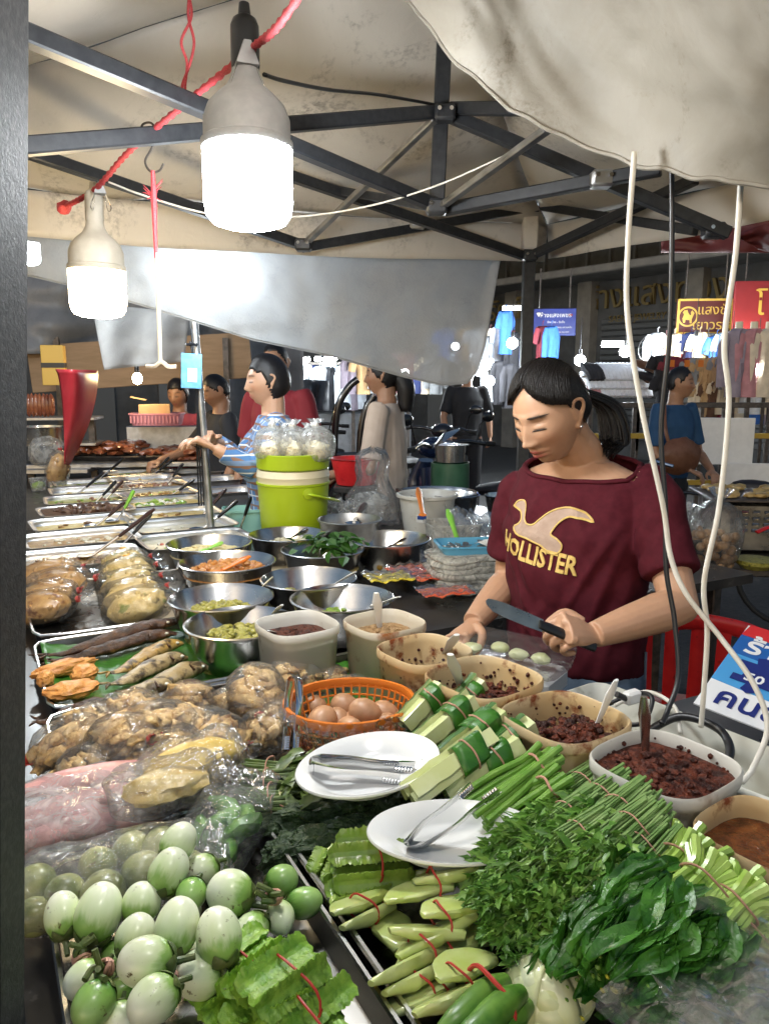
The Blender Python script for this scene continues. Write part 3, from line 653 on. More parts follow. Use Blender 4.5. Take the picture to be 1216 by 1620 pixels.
o, r, h = bowl('steel bowl smeared with brown dressing, left of the basil', 488, 916, 148, .96); filling(r*2, r*2, .06, 'curry_green', o, 2, .006, 40, .015, 7, edge=.85, cover=.75, chunks=[(20, 'mince_green', .009, .6)], off=(.02, -.03))
spoon('pale blue spoon in the smeared dressing bowl', P(528, 925, .93), P(562, 905, .985), 'white_plastic')
o, r, h = bowl('steel bowl with dark green scraps, behind the powder tubs', 541, 947, 160, .96); filling(r*2, r*2, .055, 'curry_green', o, 2, .006, 40, .015, 8, edge=.85, cover=.7, chunks=[(16, 'veg_green', .009, .6)], off=(.02, -.02))
spoon('white-blue spoon handle over the green scrap bowl', P(600, 955, .94), P(632, 944, .985), 'white_plastic')
o, r, h = bowl('large empty steel bowl with a brown spoon handle', 613, 853, 132, .965); filling(r*2, r*2, .012, 'curry_brown', o, 2, .003, 40, 0, 9, edge=.6, cover=.6)
spoon('dark brown spoon handle in the empty steel bowl', P(622, 862, .92), P(640, 852, .955), 'brown_plastic', r=.010)
o, r, h = bowl('grey enamel pot with a black ladle beside the bucket', 553, 822, 98, 1.0, 'deep_pot', .15, 'steel_dull', .72, 'pot', .008, .9); filling(r*2, r*2, .11, 'powder_brown', o, 2, .003, 40, 0, 10, edge=.92)
ladle('black ladle standing in the grey enamel pot', P(560, 828, .99), Q(577, 797, 3.35), 'black_plastic', r=.014, shank=.2)
def steel_back(lb, px, py, w, z): 
    o, r, h = bowl(lb, px, py, w, z); return o
steel_back('wide steel basin behind the white tub', 690, 779, 128, .98); steel_back('small steel bowl at the right of the wide basin', 720, 783, 74, .98); steel_back('shallow steel bowl by the woman sleeve', 795, 784, 56, .98)
ladle('dark ladle handle resting on the wide steel basin', P(660, 790, .98), Q(628, 774, 3.6), 'black_plastic', r=.012, shank=.3)
# white tub, clear box, blue tray, bucket, mint box
tubP = P(675, 838, TZ); r = .125
o = thing('white_tub', 'white plastic tub of pale batter with an orange spoon', 'tub', tubP, .3); m = MB()
m.lathe([(.001, 0), (r*.80, 0), (r*.97, .145), (r*1.07, .148), (r*1.08, .16), (r*1.02, .163), (r*.95, .155), (r*.8, .01), (.001, .008)], 48); m.build('tub_shell', 'milk_plastic_clean', o, ang=60); filling(r*1.75, r*1.75, .10, 'veg_white', o, 2, .002, 20, 0, 11, edge=.98)
m = MB(); 
mat('blue_print', (.02, .06, .25), .4); mat('white_paper', (.78, .77, .74), .6, c2=(.72, .71, .68), s=20)
for (a0, a1, z0, z1, mt, rr) in ((-2.05, -1.6, .05, .085, 'white_paper', 1.004), (-2.0, -1.65, .064, .080, 'blue_print', 1.012)):
    m = MB(); m.grid(lambda u, v: (math.cos(lerp(a0, a1, u)-.3)*(r*lerp(.80, .97, (lerp(z0, z1, v))/.145)*rr+.001), math.sin(lerp(a0, a1, u)-.3)*(r*lerp(.80, .97, (lerp(z0, z1, v))/.145)*rr+.001), lerp(z0, z1, v)), 8, 2); m.build('sticker', mt, o)
spoon('orange spoon standing in the white tub', P(668, 812, 1.0), Q(661, 772, tubP.y), 'orange_plastic', r=.011)
bP = P(715, 862, TZ)
o = thing('clear_food_box', 'clear plastic box with a green spoon, behind the blue tray', 'box', bP, .2); m = MB()
m.lathe([(.001, 0), (.88, 0), (.97, .085), (1.04, .086), (1.04, .094), (.97, .094), (.86, .006), (.001, .005)], 40, sx=.105, sy=.085, sup=5); m.build('box_shell', 'film_thick', o)
filling(.19, .15, .045, 'curry_pale', o, 5, .008, 30, 0, 12, chunks=[(8, 'steel', .016, .4)])
spoon('green spoon handle standing in the clear food box', P(722, 850, .92), Q(708, 806, bP.y), 'green_plastic', r=.011)
pk = P(738, 930, TZ)
o = thing('bag_stack', 'thick stack of folded clear plastic bags under the blue tray', 'plastic bags', pk, .25); m = MB()
for k in range(7): m.lathe([(.001, 0), (.9, 0), (1.0, .006), (1.0, .014), (.94, .020), (.001, .020)], 48, c=(R.uniform(-.004, .004), R.uniform(-.004, .004), k*.0165), sx=.115*R.uniform(.95, 1.08), sy=.10*R.uniform(.95, 1.05), sup=4)
for i, p in enumerate(m.v): p += V((nz(p.x*30, p.y*30, p.z*40), nz(p.y*30, p.x*30, p.z*40+5), .8*nz(p.x*25, p.y*25, p.z*20+9)))*.011
film('film_stack', haze=.8, s=40, gl=.5, hz=(.80, .78, .70)); m.build('folded_bags', 'film_stack', o, ang=60)
o = thing('blue_tray', 'small blue plastic tray of coins and paper slips', 'tray', pk + V((.02, .015, .118)), .12); m = MB()
m.lathe([(.001, 0), (.90, 0), (1.0, .022), (1.04, .022), (1.04, .026), (.98, .027), (.88, .004), (.001, .003)], 44, sx=.115, sy=.075, sup=8); m.build('tray_shell', 'blue_plastic', o, ang=50)
mat('coin_metal', (.40, .39, .36), .35, .9, rv=.3); m = MB()
for k in range(60):
    a = R.uniform(.7, 1); M = Matrix.Translation((R.uniform(-.09, .05), R.uniform(-.055, .055), .006+R.uniform(0, .012))) @ Euler((R.uniform(-.4, .4), R.uniform(-.4, .4), 0)).to_matrix().to_4x4(); m.lathe([(.0115*a, -.0008), (.0115*a, .0008)], 12, M=M, cap=True)
cn = m.build('coins', 'coin_metal'); cn.location = o.location; cn.rotation_euler = (0, 0, .12); tag(cn, 'pile of loose coins in the small blue tray', 'coins', kind='stuff')
for k in range(5):
    m = MB(); m.box((0, 0, 0), (.085, .055, .0006), 0); pp_ = m.build('paper_slip', 'white_paper'); place(pp_, o.location + V((.065+.004*k, .01-.003*k, .026+.0022*k)), rot=(R.uniform(-.03, .03), rad(-6), .35+R.uniform(-.15, .15)))
    tag(pp_, 'white paper slip on the blue tray, %s of five' % ('lowest', 'second lowest', 'middle', 'second highest', 'topmost')[k], 'paper', 'paper slips')
bk = P(466, 868, TZ); rb = .140
o = thing('lime_bucket', 'lime green bucket with cream collar holding bags of rice', 'bucket', bk, rad(-62)); m = MB()
m.lathe([(.001, 0), (rb*.82, 0), (rb*.86, .01), (rb*.97, .255), (rb*1.0, .258), (rb*1.0, .265), (rb*.96, .266), (.001, .262)], 56); m.build('bucket_body', 'lime_plastic', o)
m = MB(); m.lathe([(rb*.9, .264), (rb*.97, .266), (rb*.985, .285), (rb*1.0, .288), (rb*.985, .296), (rb*.97, .312), (rb*.9, .313)], 56); m.build('collar', 'cream_plastic', o)
m = MB(); m.lathe([(.001, .315), (rb*.93, .315), (rb*.975, .32), (rb*.99, .372), (rb*.96, .374), (rb*.93, .33), (.001, .326)], 56); m.build('lid', 'lime_plastic', o)
m = MB(); m.tube(spline([(rb*.98, 0, .232), (rb*1.08, .03, .225), (rb*.90, .10, .205), (rb*.5, .155, .186), (0, .176, .18), (-rb*.5, .155, .186), (-rb*.9, .10, .205), (-rb*1.08, .03, .225), (-rb*.98, 0, .232)], 8), .0085, 8, flat=.6); hd = m.build('handle', 'lime_plastic', o)
hd.rotation_euler = (0, 0, 0)
for s in (-1, 1):
    m = MB(); m.lathe([(.001, 0), (.02, 0), (.02, .008), (.001, .012)], 16, M=Matrix.Translation((s*rb*.965, .004, .232)) @ Matrix.Rotation(s*rad(90), 4, 'Y')); m.build('handle_boss', 'lime_plastic', o)
mx = P(388, 838, TZ)
o = thing('mint_box', 'mint green plastic box behind the ladles, left of the bucket', 'box', mx, .3); m = MB()
m.lathe([(.001, 0), (.86, 0), (.97, .085), (1.05, .087), (1.05, .098), (.98, .098), (.84, .006), (.001, .005)], 44, sx=.09, sy=.07, sup=6); m.build('box_shell', 'mint_plastic', o, ang=50)

# ------------------------------------------------------------------ square tubs of chilli paste
TB = [('square tub of dark chilli flakes, farthest of the row', 470, 986, 142, 'milk_plastic_clean', 'chili_dark', .122, 0), ('square tub of pale brown roasted powder with a white spoon', 608, 983, 137, 'milk_plastic', 'powder_brown', .122, 0),
      ('stained square tub nearly empty of chilli paste, by her right hand', 671, 1027, 158, 'milk_plastic_stained', 'chili_dark', .09, .006), ('stained square tub of chilli paste with a folding white spoon', 765, 1070, 193, 'milk_plastic_stained', 'chili_red', .112, .008),
      ('stained square tub of dry red chilli paste with a white spoon', 893, 1133, 210, 'milk_plastic_stained', 'chili_red', .118, .016), ('square tub full of moist dark chilli paste with a steel spoon', 1051, 1206, 240, 'milk_plastic_clean', 'chili_red', .134, .004),
      ('square tub of wet brown chilli sauce at the right edge', 1214, 1318, 232, 'milk_plastic_stained', 'chili_wet', .125, 0)]
tubs = []
for k, (lb, px, py, w, mp, mf, lev, mound) in enumerate(TB):
    c = P(px, py, 1.0); t_ = (1.0-CAMZ)/ray(px, py).z; hw = w/FPX*t_/2*.83
    o = thing('paste_tub', lb, 'tub', (c.x, c.y, TZ), rad(36) + R.uniform(-.05, .05), 'square plastic tubs of chilli paste'); m = MB()
    m.lathe([(.001, 0), (.80, 0), (.86, .006), (.955, .132), (1.0, .134), (1.01, .139), (1.01, .149), (.985, .152), (.955, .150), (.935, .135), (.83, .01), (.78, .005), (.001, .004)], 64, sx=hw, sy=hw, sup=3.4); m.build('tub_shell', mp, o, ang=60)
    cov = 1.0 if k in (0, 1, 5, 6) else (.82 if k == 3 else .88 if k == 4 else .8)
    filling(hw*2, hw*2, lev, mf, o, 3.4, .0045 if k < 6 else .002, 60, mound, k+20, edge=.88+.05*lev/.15, cover=cov, nr=18, na=56, chunks=[(70, mf, .006, .8)] if k != 6 else [], off=(0, 0) if cov == 1 else (.008, -.01))
    if cov < 1 or k == 5:            # splashes of paste dried onto the inner wall
        m = MB()
        for q in range(90):
            a = R.uniform(0, 6.28); z = R.triangular(lev*.7, .145, lev); kk = lerp(.83, .935, min(1, z/.135)); qq = (abs(math.cos(a))**3.4 + abs(math.sin(a))**3.4)**(-1/3.4)
            s = R.uniform(.001, .0045); m.blob((math.cos(a)*qq*hw*kk*.985, math.sin(a)*qq*hw*kk*.985, z), (s, s, s*R.uniform(.7, 1.3)), 1, .3, 2, q)
        o2 = m.build('paste_splashes', mf, o); o2['kind'] = 'stuff'
    tubs.append((o, c, hw))
def up(px, py, base): return Q(px, py, base)
spoon('white spoon standing in the pale brown powder', P(601, 1000, .96), Q(595, 938, 1.56), 'white_plastic', r=.008, w=.018)
spoon('clear steel spoon lying in the dark chilli flakes', P(448, 1003, .95), P(420, 998, .995), 'steel', r=.006)
spoon('white spoon leaning up from the nearly empty chilli tub', P(700, 1040, .95), Q(722, 1004, 1.36), 'white_plastic', r=.0085, w=.017)
spoon('folding white spoon leaning on the fourth tub rim', P(733, 1100, .94), Q(712, 1035, 1.2), 'white_plastic', r=.0085, w=.017)
spoon('white spoon with a hole in its handle, in the dry red paste', P(938, 1160, .96), Q(974, 1076, 1.09), 'white_plastic', r=.0085, w=.018)
spoon('steel spoon standing upright in the moist dark chilli paste', P(1021, 1215, .96), Q(1018, 1102, .98), 'steel', r=.0065, w=.018)

# ------------------------------------------------------------------ oval plates and tongs
def plate(label, px, py, wpx, hpx, z, rot, ratio=.66):
    t_ = (z-CAMZ)/ray(px, py).z; a = wpx/FPX*t_/2*1.03; o = thing('oval_plate', label, 'plate', P(px, py, z), rot=rot, group='white oval plates'); m = MB()
    m.lathe([(.001, -.020), (.55, -.020), (.60, -.0225), (.63, -.018), (.80, -.006), (1.0, .003), (1.005, .005), (.99, .007), (.80, -.001), (.66, -.012), (.60, -.0155), (.001, -.016)], 64, sx=a, sy=a*ratio); m.build('plate_body', 'white_china', o, ang=70); return o, a
p1, a1 = plate('white oval plate with tongs, farther of two, beside the eggs', 583, 1212, 226, 110, .965, (rad(6), rad(-5), rad(16)), .70)
p2, a2 = plate('white oval plate with tongs, nearer of two, on the greens', 718, 1320, 268, 105, .955, (rad(3), rad(1), rad(3)), .60)
def tongs(label, hinge, ends, lift=.0, dark=False, w=.016):
    hinge = V(hinge); T = thing('steel_tongs', label, 'tongs', hinge, group='steel tongs')
    es = [V(e)-hinge for e in ends]
    mid = (es[0]+es[1])*.5; back = -mid.normalized()*.012
    m = MB(); n = (es[0]-es[1]).normalized(); upv = mid.cross(n).normalized()
    for s, e in zip((1, -1), es):
        st = n*s*.011; m2 = MB(); pts = spline([st, st + (e-st)*.3 + n*s*.004, st + (e-st)*.62, e], 6); m2.tube(pts, [w*.9, w*.8, w*.7, w*.8, w*.85], 8, flat=.16, up=n); m2.build('arm', 'chrome', T)
        for q in range(6):
            c = st + (e-st)*(.80+.034*q); m3 = MB(); m3.box((0, 0, 0), (.004, .010, .007), .001, M=Matrix.Translation(c - n*s*.002) @ mid.to_track_quat('X', 'Z').to_matrix().to_4x4()); m3.build('tooth', 'chrome', T)
    m = MB(); m.tube(spline([n*.0115, n*.009+back*.6, back, -n*.009+back*.6, -n*.0115], 5), w*.9, 8, flat=.16, up=back); m.build('hinge_bend', 'chrome', T); return T
zt = .958
tongs('steel tongs lying flat on the farther white plate', P(505, 1212, .965), [P(655, 1217, .955), P(632, 1237, .952)])
tongs('steel tongs raised on the nearer plate, teeth pointing up right', P(662, 1330, .95), [Q(745, 1240, P(745, 1300, .95).y-.02), Q(792, 1250, P(790, 1310, .95).y-.02)])
tongs('steel tongs clipped upright over the rim of the egg basket', Q(466, 1082, 1.22), [Q(452, 1188, 1.17), Q(470, 1190, 1.15)], w=.010)

# ------------------------------------------------------------------ egg basket
eb = P(553, 1112, .955); EBZ = TZ + .012
o = thing('egg_basket', 'orange plastic lattice basket wrapped in a clear bag, holding brown eggs', 'basket', (eb.x, eb.y, EBZ), rad(10)); rb_, hb = .108, .093
m = MB(); m.lathe([(1.0, hb-.006), (1.045, hb-.006), (1.06, hb), (1.045, hb+.007), (.985, hb+.007), (.97, hb), (.985, hb-.006), (1.0, hb-.006)], 56, sx=rb_, sy=rb_*.86); m.build('rim', 'orange_plastic', o)
m = MB(); m.lathe([(.001, 0), (.66, 0), (.66, .004), (.001, .004)], 40, sx=rb_, sy=rb_*.86); m.build('base', 'orange_plastic', o)
for k in range(44):
    a = 2*math.pi*k/44; p0 = V((math.cos(a)*rb_*.66, math.sin(a)*rb_*.86*.66, .002)); p1_ = V((math.cos(a)*rb_*1.0, math.sin(a)*rb_*.86, hb)); m = MB(); m.tube([p0, p0.lerp(p1_, .55) + V((math.cos(a), math.sin(a), 0))*.006, p1_], .0021, 5); m.build('upright_rib', 'orange_plastic', o)
for q in range(6):
    f = .12+.16*q; m = MB(); rr = lerp(.66, 1.0, f); ex = .006*math.sin(math.pi*f)
    m.tube([(math.cos(2*math.pi*j/40)*(rb_*rr+ex), math.sin(2*math.pi*j/40)*(rb_*.86*rr+ex), f*hb) for j in range(41)], .0019, 5, cap=False); m.build('ring_rib', 'orange_plastic', o)
m = MB()
def bagfn(u, v):
    a = 2*math.pi*u; f = v; rr = lerp(.70, 1.10, min(1, f/.8)) - (.04 if f > .9 else 0); w = .006*nz(math.cos(a)*5, math.sin(a)*5, f*6) + .003*math.sin(a*26+f*5)*f
    return (math.cos(a)*(rb_*rr+w), math.sin(a)*(rb_*.88*rr+w), f*hb*1.13 - .004 + .008*nz(math.cos(a)*3, math.sin(a)*3, 5)*f)
m.grid(bagfn, 90, 14); wrap = m.build('bag_wrap', 'film_crinkle', o)
mat('egg_shell', (.42, .22, .11), .42, c2=(.48, .27, .15), s=60, rv=.12, sss=.0, bmp=.05, bs=400)
em = MB(); em.lathe([(math.sin(math.pi*i/20)*.0222*(1-.12*math.cos(math.pi*i/20)), -math.cos(math.pi*i/20)*.0285) for i in range(21)], 28); em = em.mesh('egg', 'egg_shell')
EG = [(578, 1127, .042, 'brown egg on top of the basket, biggest in view', 1.06), (547, 1118, .036, 'brown egg standing behind the top egg in the basket', 1.0), (508, 1141, .032, 'brown egg at the front left of the basket', 1.08), (499, 1119, .028, 'brown egg at the back left under the tongs', .95), (536, 1140, .022, 'half-hidden brown egg in the middle of the basket', .9),
      (552, 1152, .020, 'brown egg at the front rim, half sunk', .95), (610, 1130, .030, 'brown egg at the right of the top egg', 1.0), (606, 1148, .020, 'brown egg low at the front right of the basket', .95), (560, 1143, .018, 'brown egg under the top egg', .95)]
for (px, py, dz, lb, s) in EG:
    c = P(px, py, EBZ + dz + .022); e = link_mesh('brown_egg', em, None, c, (R.uniform(.9, 1.9), R.uniform(-.4, .4), R.uniform(0, 6)), s); tag(e, lb, 'egg', 'brown eggs in the orange basket')
# ------------------------------------------------------------------ vegetables and bagged food
def eggplant_mat(name, top, mid, base):
    m, nt, b = newmat(name); tc = nd(nt, 'ShaderNodeTexCoord'); oi = nd(nt, 'ShaderNodeObjectInfo')
    sep = nd(nt, 'ShaderNodeSeparateXYZ'); nt.links.new(tc.outputs['Object'], sep.inputs[0]); co = coords(nt)
    mp = nd(nt, 'ShaderNodeMapping'); mp.inputs['Scale'].default_value = (1, 1, .16); nt.links.new(co, mp.inputs[0])
    n1 = noise_n(nt, mp.outputs[0], 120, 4, .6); n0 = noise_n(nt, co, 22, 3)
    ad = nd(nt, 'ShaderNodeMath', operation='MULTIPLY_ADD'); ad.inputs[1].default_value = 16; nt.links.new(sep.outputs[2], ad.inputs[0]); 
    m2 = nd(nt, 'ShaderNodeMath', operation='MULTIPLY_ADD'); m2.inputs[1].default_value = .4; m2.inputs[2].default_value = .3; nt.links.new(n1.outputs[0], m2.inputs[0]); nt.links.new(m2.outputs[0], ad.inputs[2])
    a2 = nd(nt, 'ShaderNodeMath', operation='MULTIPLY_ADD'); a2.inputs[1].default_value = .5; nt.links.new(n0.outputs[0], a2.inputs[0]); nt.links.new(ad.outputs[0], a2.inputs[2])
    col = ramp(nt, a2.outputs[0], [(.35, top), (.85, mid), (1.0, base)]).outputs[0]
    n3 = noise_n(nt, co, 90, 5, .65); f = ramp(nt, n3.outputs[0], [(.60, (0, 0, 0)), (.66, (1, 1, 1))]).outputs[0]; n5 = noise_n(nt, co, 26, 2); f5 = ramp(nt, n5.outputs[0], [(.48, (0, 0, 0)), (.6, (1, 1, 1))]).outputs[0]
    col = mixc(nt, mixc(nt, 1.0, f, f5, 'MULTIPLY'), col, (.10, .075, .02))
    h = nd(nt, 'ShaderNodeHueSaturation'); mr = nd(nt, 'ShaderNodeMapRange'); mr.inputs[3].default_value = .85; mr.inputs[4].default_value = 1.1; nt.links.new(oi.outputs['Random'], mr.inputs[0]); nt.links.new(mr.outputs[0], h.inputs['Value']); nt.links.new(col, h.inputs['Color'])
    nt.links.new(h.outputs[0], b.inputs['Base Color']); b.inputs['Roughness'].default_value = .33; b.inputs['Coat Weight'].default_value = .12; b.inputs['Coat Roughness'].default_value = .12
    bump(nt, b, n3.outputs[0], .05, .001)
eggplant_mat('eggplant_pale', (.74, .76, .58), (.58, .68, .36), (.26, .44, .09)); eggplant_mat('eggplant_green', (.30, .46, .15), (.20, .38, .07), (.06, .18, .02)); eggplant_mat('eggplant_olive', (.36, .36, .16), (.28, .30, .10), (.14, .17, .04))
mat('calyx', (.05, .09, .016), .5, c2=(.12, .14, .04), s=60, bmp=.4)
def eggplant_meshes(mt):
    m = MB(); n = 22
    m.lathe([(math.sin(math.pi*i/n)**.92*.5*(1-.07*math.cos(math.pi*i/n)), -math.cos(math.pi*i/n)*.56) for i in range(n+1)], 30)
    for p in m.v: k = 1 + .03*nz(p.x*2, p.y*2, p.z*2); p *= k
    m.v = [p*.05 for p in m.v]; a = m.mesh('fruit', mt)
    c = MB()
    for k in range(5):
        an = 2*math.pi*k/5; pts = []
        for q in range(6):
            th = .08 + q*.17; rr = math.sin(th)*.026+.0008; z = math.cos(th)*.0285; pts.append(V((math.cos(an)*rr, math.sin(an)*rr, z+.0012)))
        c.tube(pts, [.004, .007, .009, .0075, .005, .001], 6, flat=.25, up=(math.cos(an), math.sin(an), .5))
    c.tube(spline([(0, 0, .027), (.002, 0, .036), (.006, .002, .048)], 4), [.005, .004, .0035], 8); return a, c.mesh('calyx', 'calyx')
EPM = {k: eggplant_meshes(k) for k in ('eggplant_pale', 'eggplant_green', 'eggplant_olive')}
EP = [  # crop x, y, width, height, height above tray, kind, stem direction (deg, image), label
 (580, 350, 125, 130, .085, 'p', 240, 'round white-green eggplant topmost of the heap, against the bags'), (545, 455, 140, 150, .07, 'p', 250, 'white eggplant with brown scab specks near its base'), (663, 455, 115, 110, .05, 'p', 60, 'pale eggplant tucked right of the scabby one'),
 (625, 540, 112, 105, .055, 'g', 90, 'small green striped eggplant in the middle of the heap'), (445, 570, 140, 130, .05, 'p', 270, 'white eggplant between the big long one and the centre'), (290, 605, 165, 200, .05, 'p', 265, 'biggest long white eggplant, stem down, left of centre'),
 (160, 612, 130, 170, .045, 'p', 290, 'leftmost white-green eggplant by the tray rim'), (575, 655, 160, 200, .08, 'p', 265, 'large oval white eggplant in the very centre of the heap'), (765, 535, 165, 150, .06, 'p', 350, 'striped eggplant with dark calyx pointing right'),
 (725, 690, 165, 180, .08, 'p', 290, 'large pale eggplant at the right of the centre, calyx down'), (425, 690, 140, 140, .06, 'p', 250, 'white eggplant above the two front round ones'), (460, 785, 175, 180, .085, 'p', 20, 'large round white eggplant in front, scarred'),
 (655, 830, 170, 140, .05, 'p', 30, 'white-green eggplant beside the winged beans'), (485, 925, 165, 170, .08, 'p', 60, 'frontmost round white eggplant with a cracked tip'), (840, 670, 115, 170, .04, 'p', 60, 'streaky pale eggplant hanging from the tied bunch'),
 (948, 625, 105, 135, .035, 'p', 100, 'small white speckled eggplant tied at the right'), (955, 490, 115, 105, .015, 'g', 200, 'dark green eggplant at the far right, upper'), (1035, 570, 110, 130, .01, 'g', 180, 'dark green eggplant at the far right, lower'),
 (235, 850, 130, 130, .03, 'p', 60, 'pale eggplant low at the left rim under the stems'), (270, 940, 150, 150, .05, 'g', 80, 'bright green eggplant with broad calyx at the lower left'), (370, 995, 120, 100, .03, 'p', 100, 'white eggplant cut by the lower edge'),
 (570, 790, 90, 110, .02, 'g', 200, 'green eggplant hidden deep between the front ones'), (605, 600, 110, 90, .03, 'p', 90, 'white eggplant peeping out behind the centre'), (345, 765, 90, 110, .01, 'g', 120, 'shaded green eggplant between the stems'),
 (370, 890, 95, 130, .015, 'g', 40, 'deep green eggplant beside the frontmost one'), (640, 745, 100, 90, .03, 'p', 200, 'pale eggplant under the right-hand large ones')]
for k, (cx, cy, w, h, dz, kd, ang, lb) in enumerate(EP):
    px, py = 30+cx*.436, 1180+cy*.436; z = TZ + .010 + dz + .02; c = P(px, py, z); t_ = (z-CAMZ)/ray(px, py).z
    dia = w*.436/FPX*t_; s = dia/.05; sz = s*min(1.12, max(.92, h/w))
    kn = {'p': 'eggplant_pale', 'g': 'eggplant_green'}[kd]
    a = rad(ang); d = V((math.cos(a), math.sin(a)*.75, math.sin(a)*.45 - .35)).normalized()
    o = thing('thai_eggplant', lb, 'eggplant', c, rot=d.to_track_quat('Z', 'Y').to_euler(), group='eggplants heaped in the tray'); o.scale = (s, s, sz)
    link_mesh('fruit', EPM[kn][0], o); link_mesh('calyx', EPM[kn][1], o, rot=(0, 0, R.uniform(0, 6)))
for (cx, cy, dz, lb) in [(925, 548, .06, 'red rubber band tying eggplant stems at the right'), (228, 772, .03, 'red rubber band round stems at the left rim'), (312, 805, .06, 'red rubber band round the standing stems, front left'), (540, 838, .06, 'red rubber band half hidden beside the front eggplant')]:
    c = P(30+cx*.436, 1180+cy*.436, TZ+dz+.03); B = thing('rubber_band', lb, 'rubber band', c, group='red rubber bands'); 
    for q in range(3):
        m = MB(); rr = .0085; m.tube([(math.cos(2*math.pi*j/14)*rr, math.sin(2*math.pi*j/14)*rr*.8, q*.003-.003+.002*math.sin(j+q)) for j in range(15)], .0019, 6, cap=False); m.build('loop', 'pale_band', B)
    m = MB()
    for q in range(4): m.tube(spline([(R.uniform(-.004, .004), R.uniform(-.004, .004), -.006), (R.uniform(-.006, .006), R.uniform(-.006, .006), .008), (R.uniform(-.02, .02), R.uniform(-.02, .02), .018)], 4), .0032, 6)
    m.build('stems', 'calyx', B); B.rotation_euler = (R.uniform(-.9, .9), R.uniform(-.9, .9), 0)

# winged beans: four ruffled wings
mat('winged_bean', (.12, .28, .02), .42, c2=(.26, .44, .05), s=70, bmp=.6, bs=170, bd=.003, rv=.15, c3=(.06, .15, .012), s3=60, t3=(.56, .70))
mat('winged_bean_boiled', (.15, .26, .03), .3, c2=(.26, .36, .06), s=40, bmp=.35, bs=130, rv=.12, coat=.3)
def winged(m, p0, p1, r, seed, mi=0, n=46, roll=0):
    p0, p1 = V(p0), V(p1); T = look(p0, p1, roll); L = (p1-p0).length; rings = []
    for i in range(n+1):
        k = i/n; e = min(1, .55+6*min(k, 1-k)); ring = []
        for j in range(32):
            a = 2*math.pi*j/32; w = abs(math.cos(2*a))**7; q4 = int((a+.785)/1.5708) % 4; rf = 1 + .34*w*nz(k*30, q4*3.1+seed, seed) + .12*w*math.sin(k*120+q4)
            rr = r*(.50 + .56*w*rf)*e; a2 = a + .16*w*nz(k*26, q4*2.7+seed, 4+seed)
            ring.append(T @ V((math.cos(a2)*rr, math.sin(a2)*rr, k*L + .004*nz(k*3, seed, 2))))
        rings.append(ring)
    m.rings(rings, mi)
def band_ring(parent, c, axis, ra, rb, mt='red_band', r=.0014, n=22):
    axis = V(axis).normalized(); x = V((0, 0, 1)) - axis*axis.z; x.normalize(); y = axis.cross(x); m = MB()
    m.tube([V(c) + (y*math.cos(2*math.pi*j/n)*ra + x*math.sin(2*math.pi*j/n)*rb) + axis*.002*math.sin(j*.9) for j in range(n+1)], r, 6, cap=False); return m.build('rubber_band', mt, parent)
def winged_bundle(label, A, B, n, r, rad_, mt, group, cut=0, bands=(.5,)):
    A, B = V(A), V(B); ax = (B-A).normalized(); sd = ax.cross(V((0, 0, 1))).normalized(); upv = sd.cross(ax); o = thing('bean_bundle', label, 'beans', A, group=group)
    for k in range(n):
        row = k % 3; lv = k // 3; off = sd*((row-1)*r*1.7 + (lv % 2)*r*.7) + upv*(lv*r*1.45)
        m = MB(); winged(m, off + ax*R.uniform(-.01, .01), off + (B-A) + ax*R.uniform(-.012, .012), r, R.uniform(0, 90), roll=R.uniform(0, 1.5)); m.build('pod', mt, o)
    for f in bands: band_ring(o, (B-A)*f + upv*(((n-1)//3)*r*.72), ax, r*2.5, r*(.86+.66*((n-1)//3)))
    return o
winged_bundle('fresh winged bean bundle, left of two, beside the eggplants', P(325, 1600, .905), P(440, 1515, .905), 5, .0165, .03, 'winged_bean', 'winged bean bundles')
winged_bundle('fresh winged bean bundle, right of two, at the lower edge', P(405, 1618, .91), P(508, 1540, .91), 5, .0175, .03, 'winged_bean', 'winged bean bundles')
winged_bundle('third winged bean bundle half cut by the lower edge', P(440, 1660, .90), P(520, 1612, .90), 4, .016, .03, 'winged_bean', 'winged bean bundles')
winged_bundle('boiled winged bean bundle under the nearer plate, upper', P(525, 1372, .905), P(640, 1362, .905), 5, .0165, .03, 'winged_bean_boiled', 'boiled winged beans', bands=(.62,))
winged_bundle('boiled winged bean bundle under the nearer plate, lower', P(525, 1412, .89), P(600, 1392, .89), 3, .015, .03, 'winged_bean_boiled', 'boiled winged beans', bands=(.8,))
winged_bundle('short boiled winged beans standing at the tray rim', P(520, 1400, .885), P(548, 1338, .91), 3, .014, .03, 'winged_bean_boiled', 'boiled winged beans', bands=())

# banana leaves
def leaf_sheet(label, poly_uv, z, amp=.01, parent=None, n=40):
    (u0, u1, v0, v1) = poly_uv; m = MB()
    def fn(a, b):
        w = .5 - abs(b-.5); u = lerp(u0, u1, a); v = lerp(v0, v1, b); p = UV(u, v, z + amp*(nz(u*6, v*6, 3)+.5) + .014*(abs(a-.5)*2)**6 + .012*(abs(b-.5)*2)**8 + .0015*math.sin(a*90)); return p
    m.grid(fn, n, n); o = m.build('banana_leaf', 'leaf_banana', solid=.0008); tag(o, label, 'banana leaf'); return o
leaf_sheet('banana leaf lining the fried fish tray', (.10, .585, 1.505, 1.905), TZ+.008, .012); leaf_sheet('banana leaf under the egg basket and crackling bags', (.50, .80, 1.12, 1.50), TZ+.006, .010)

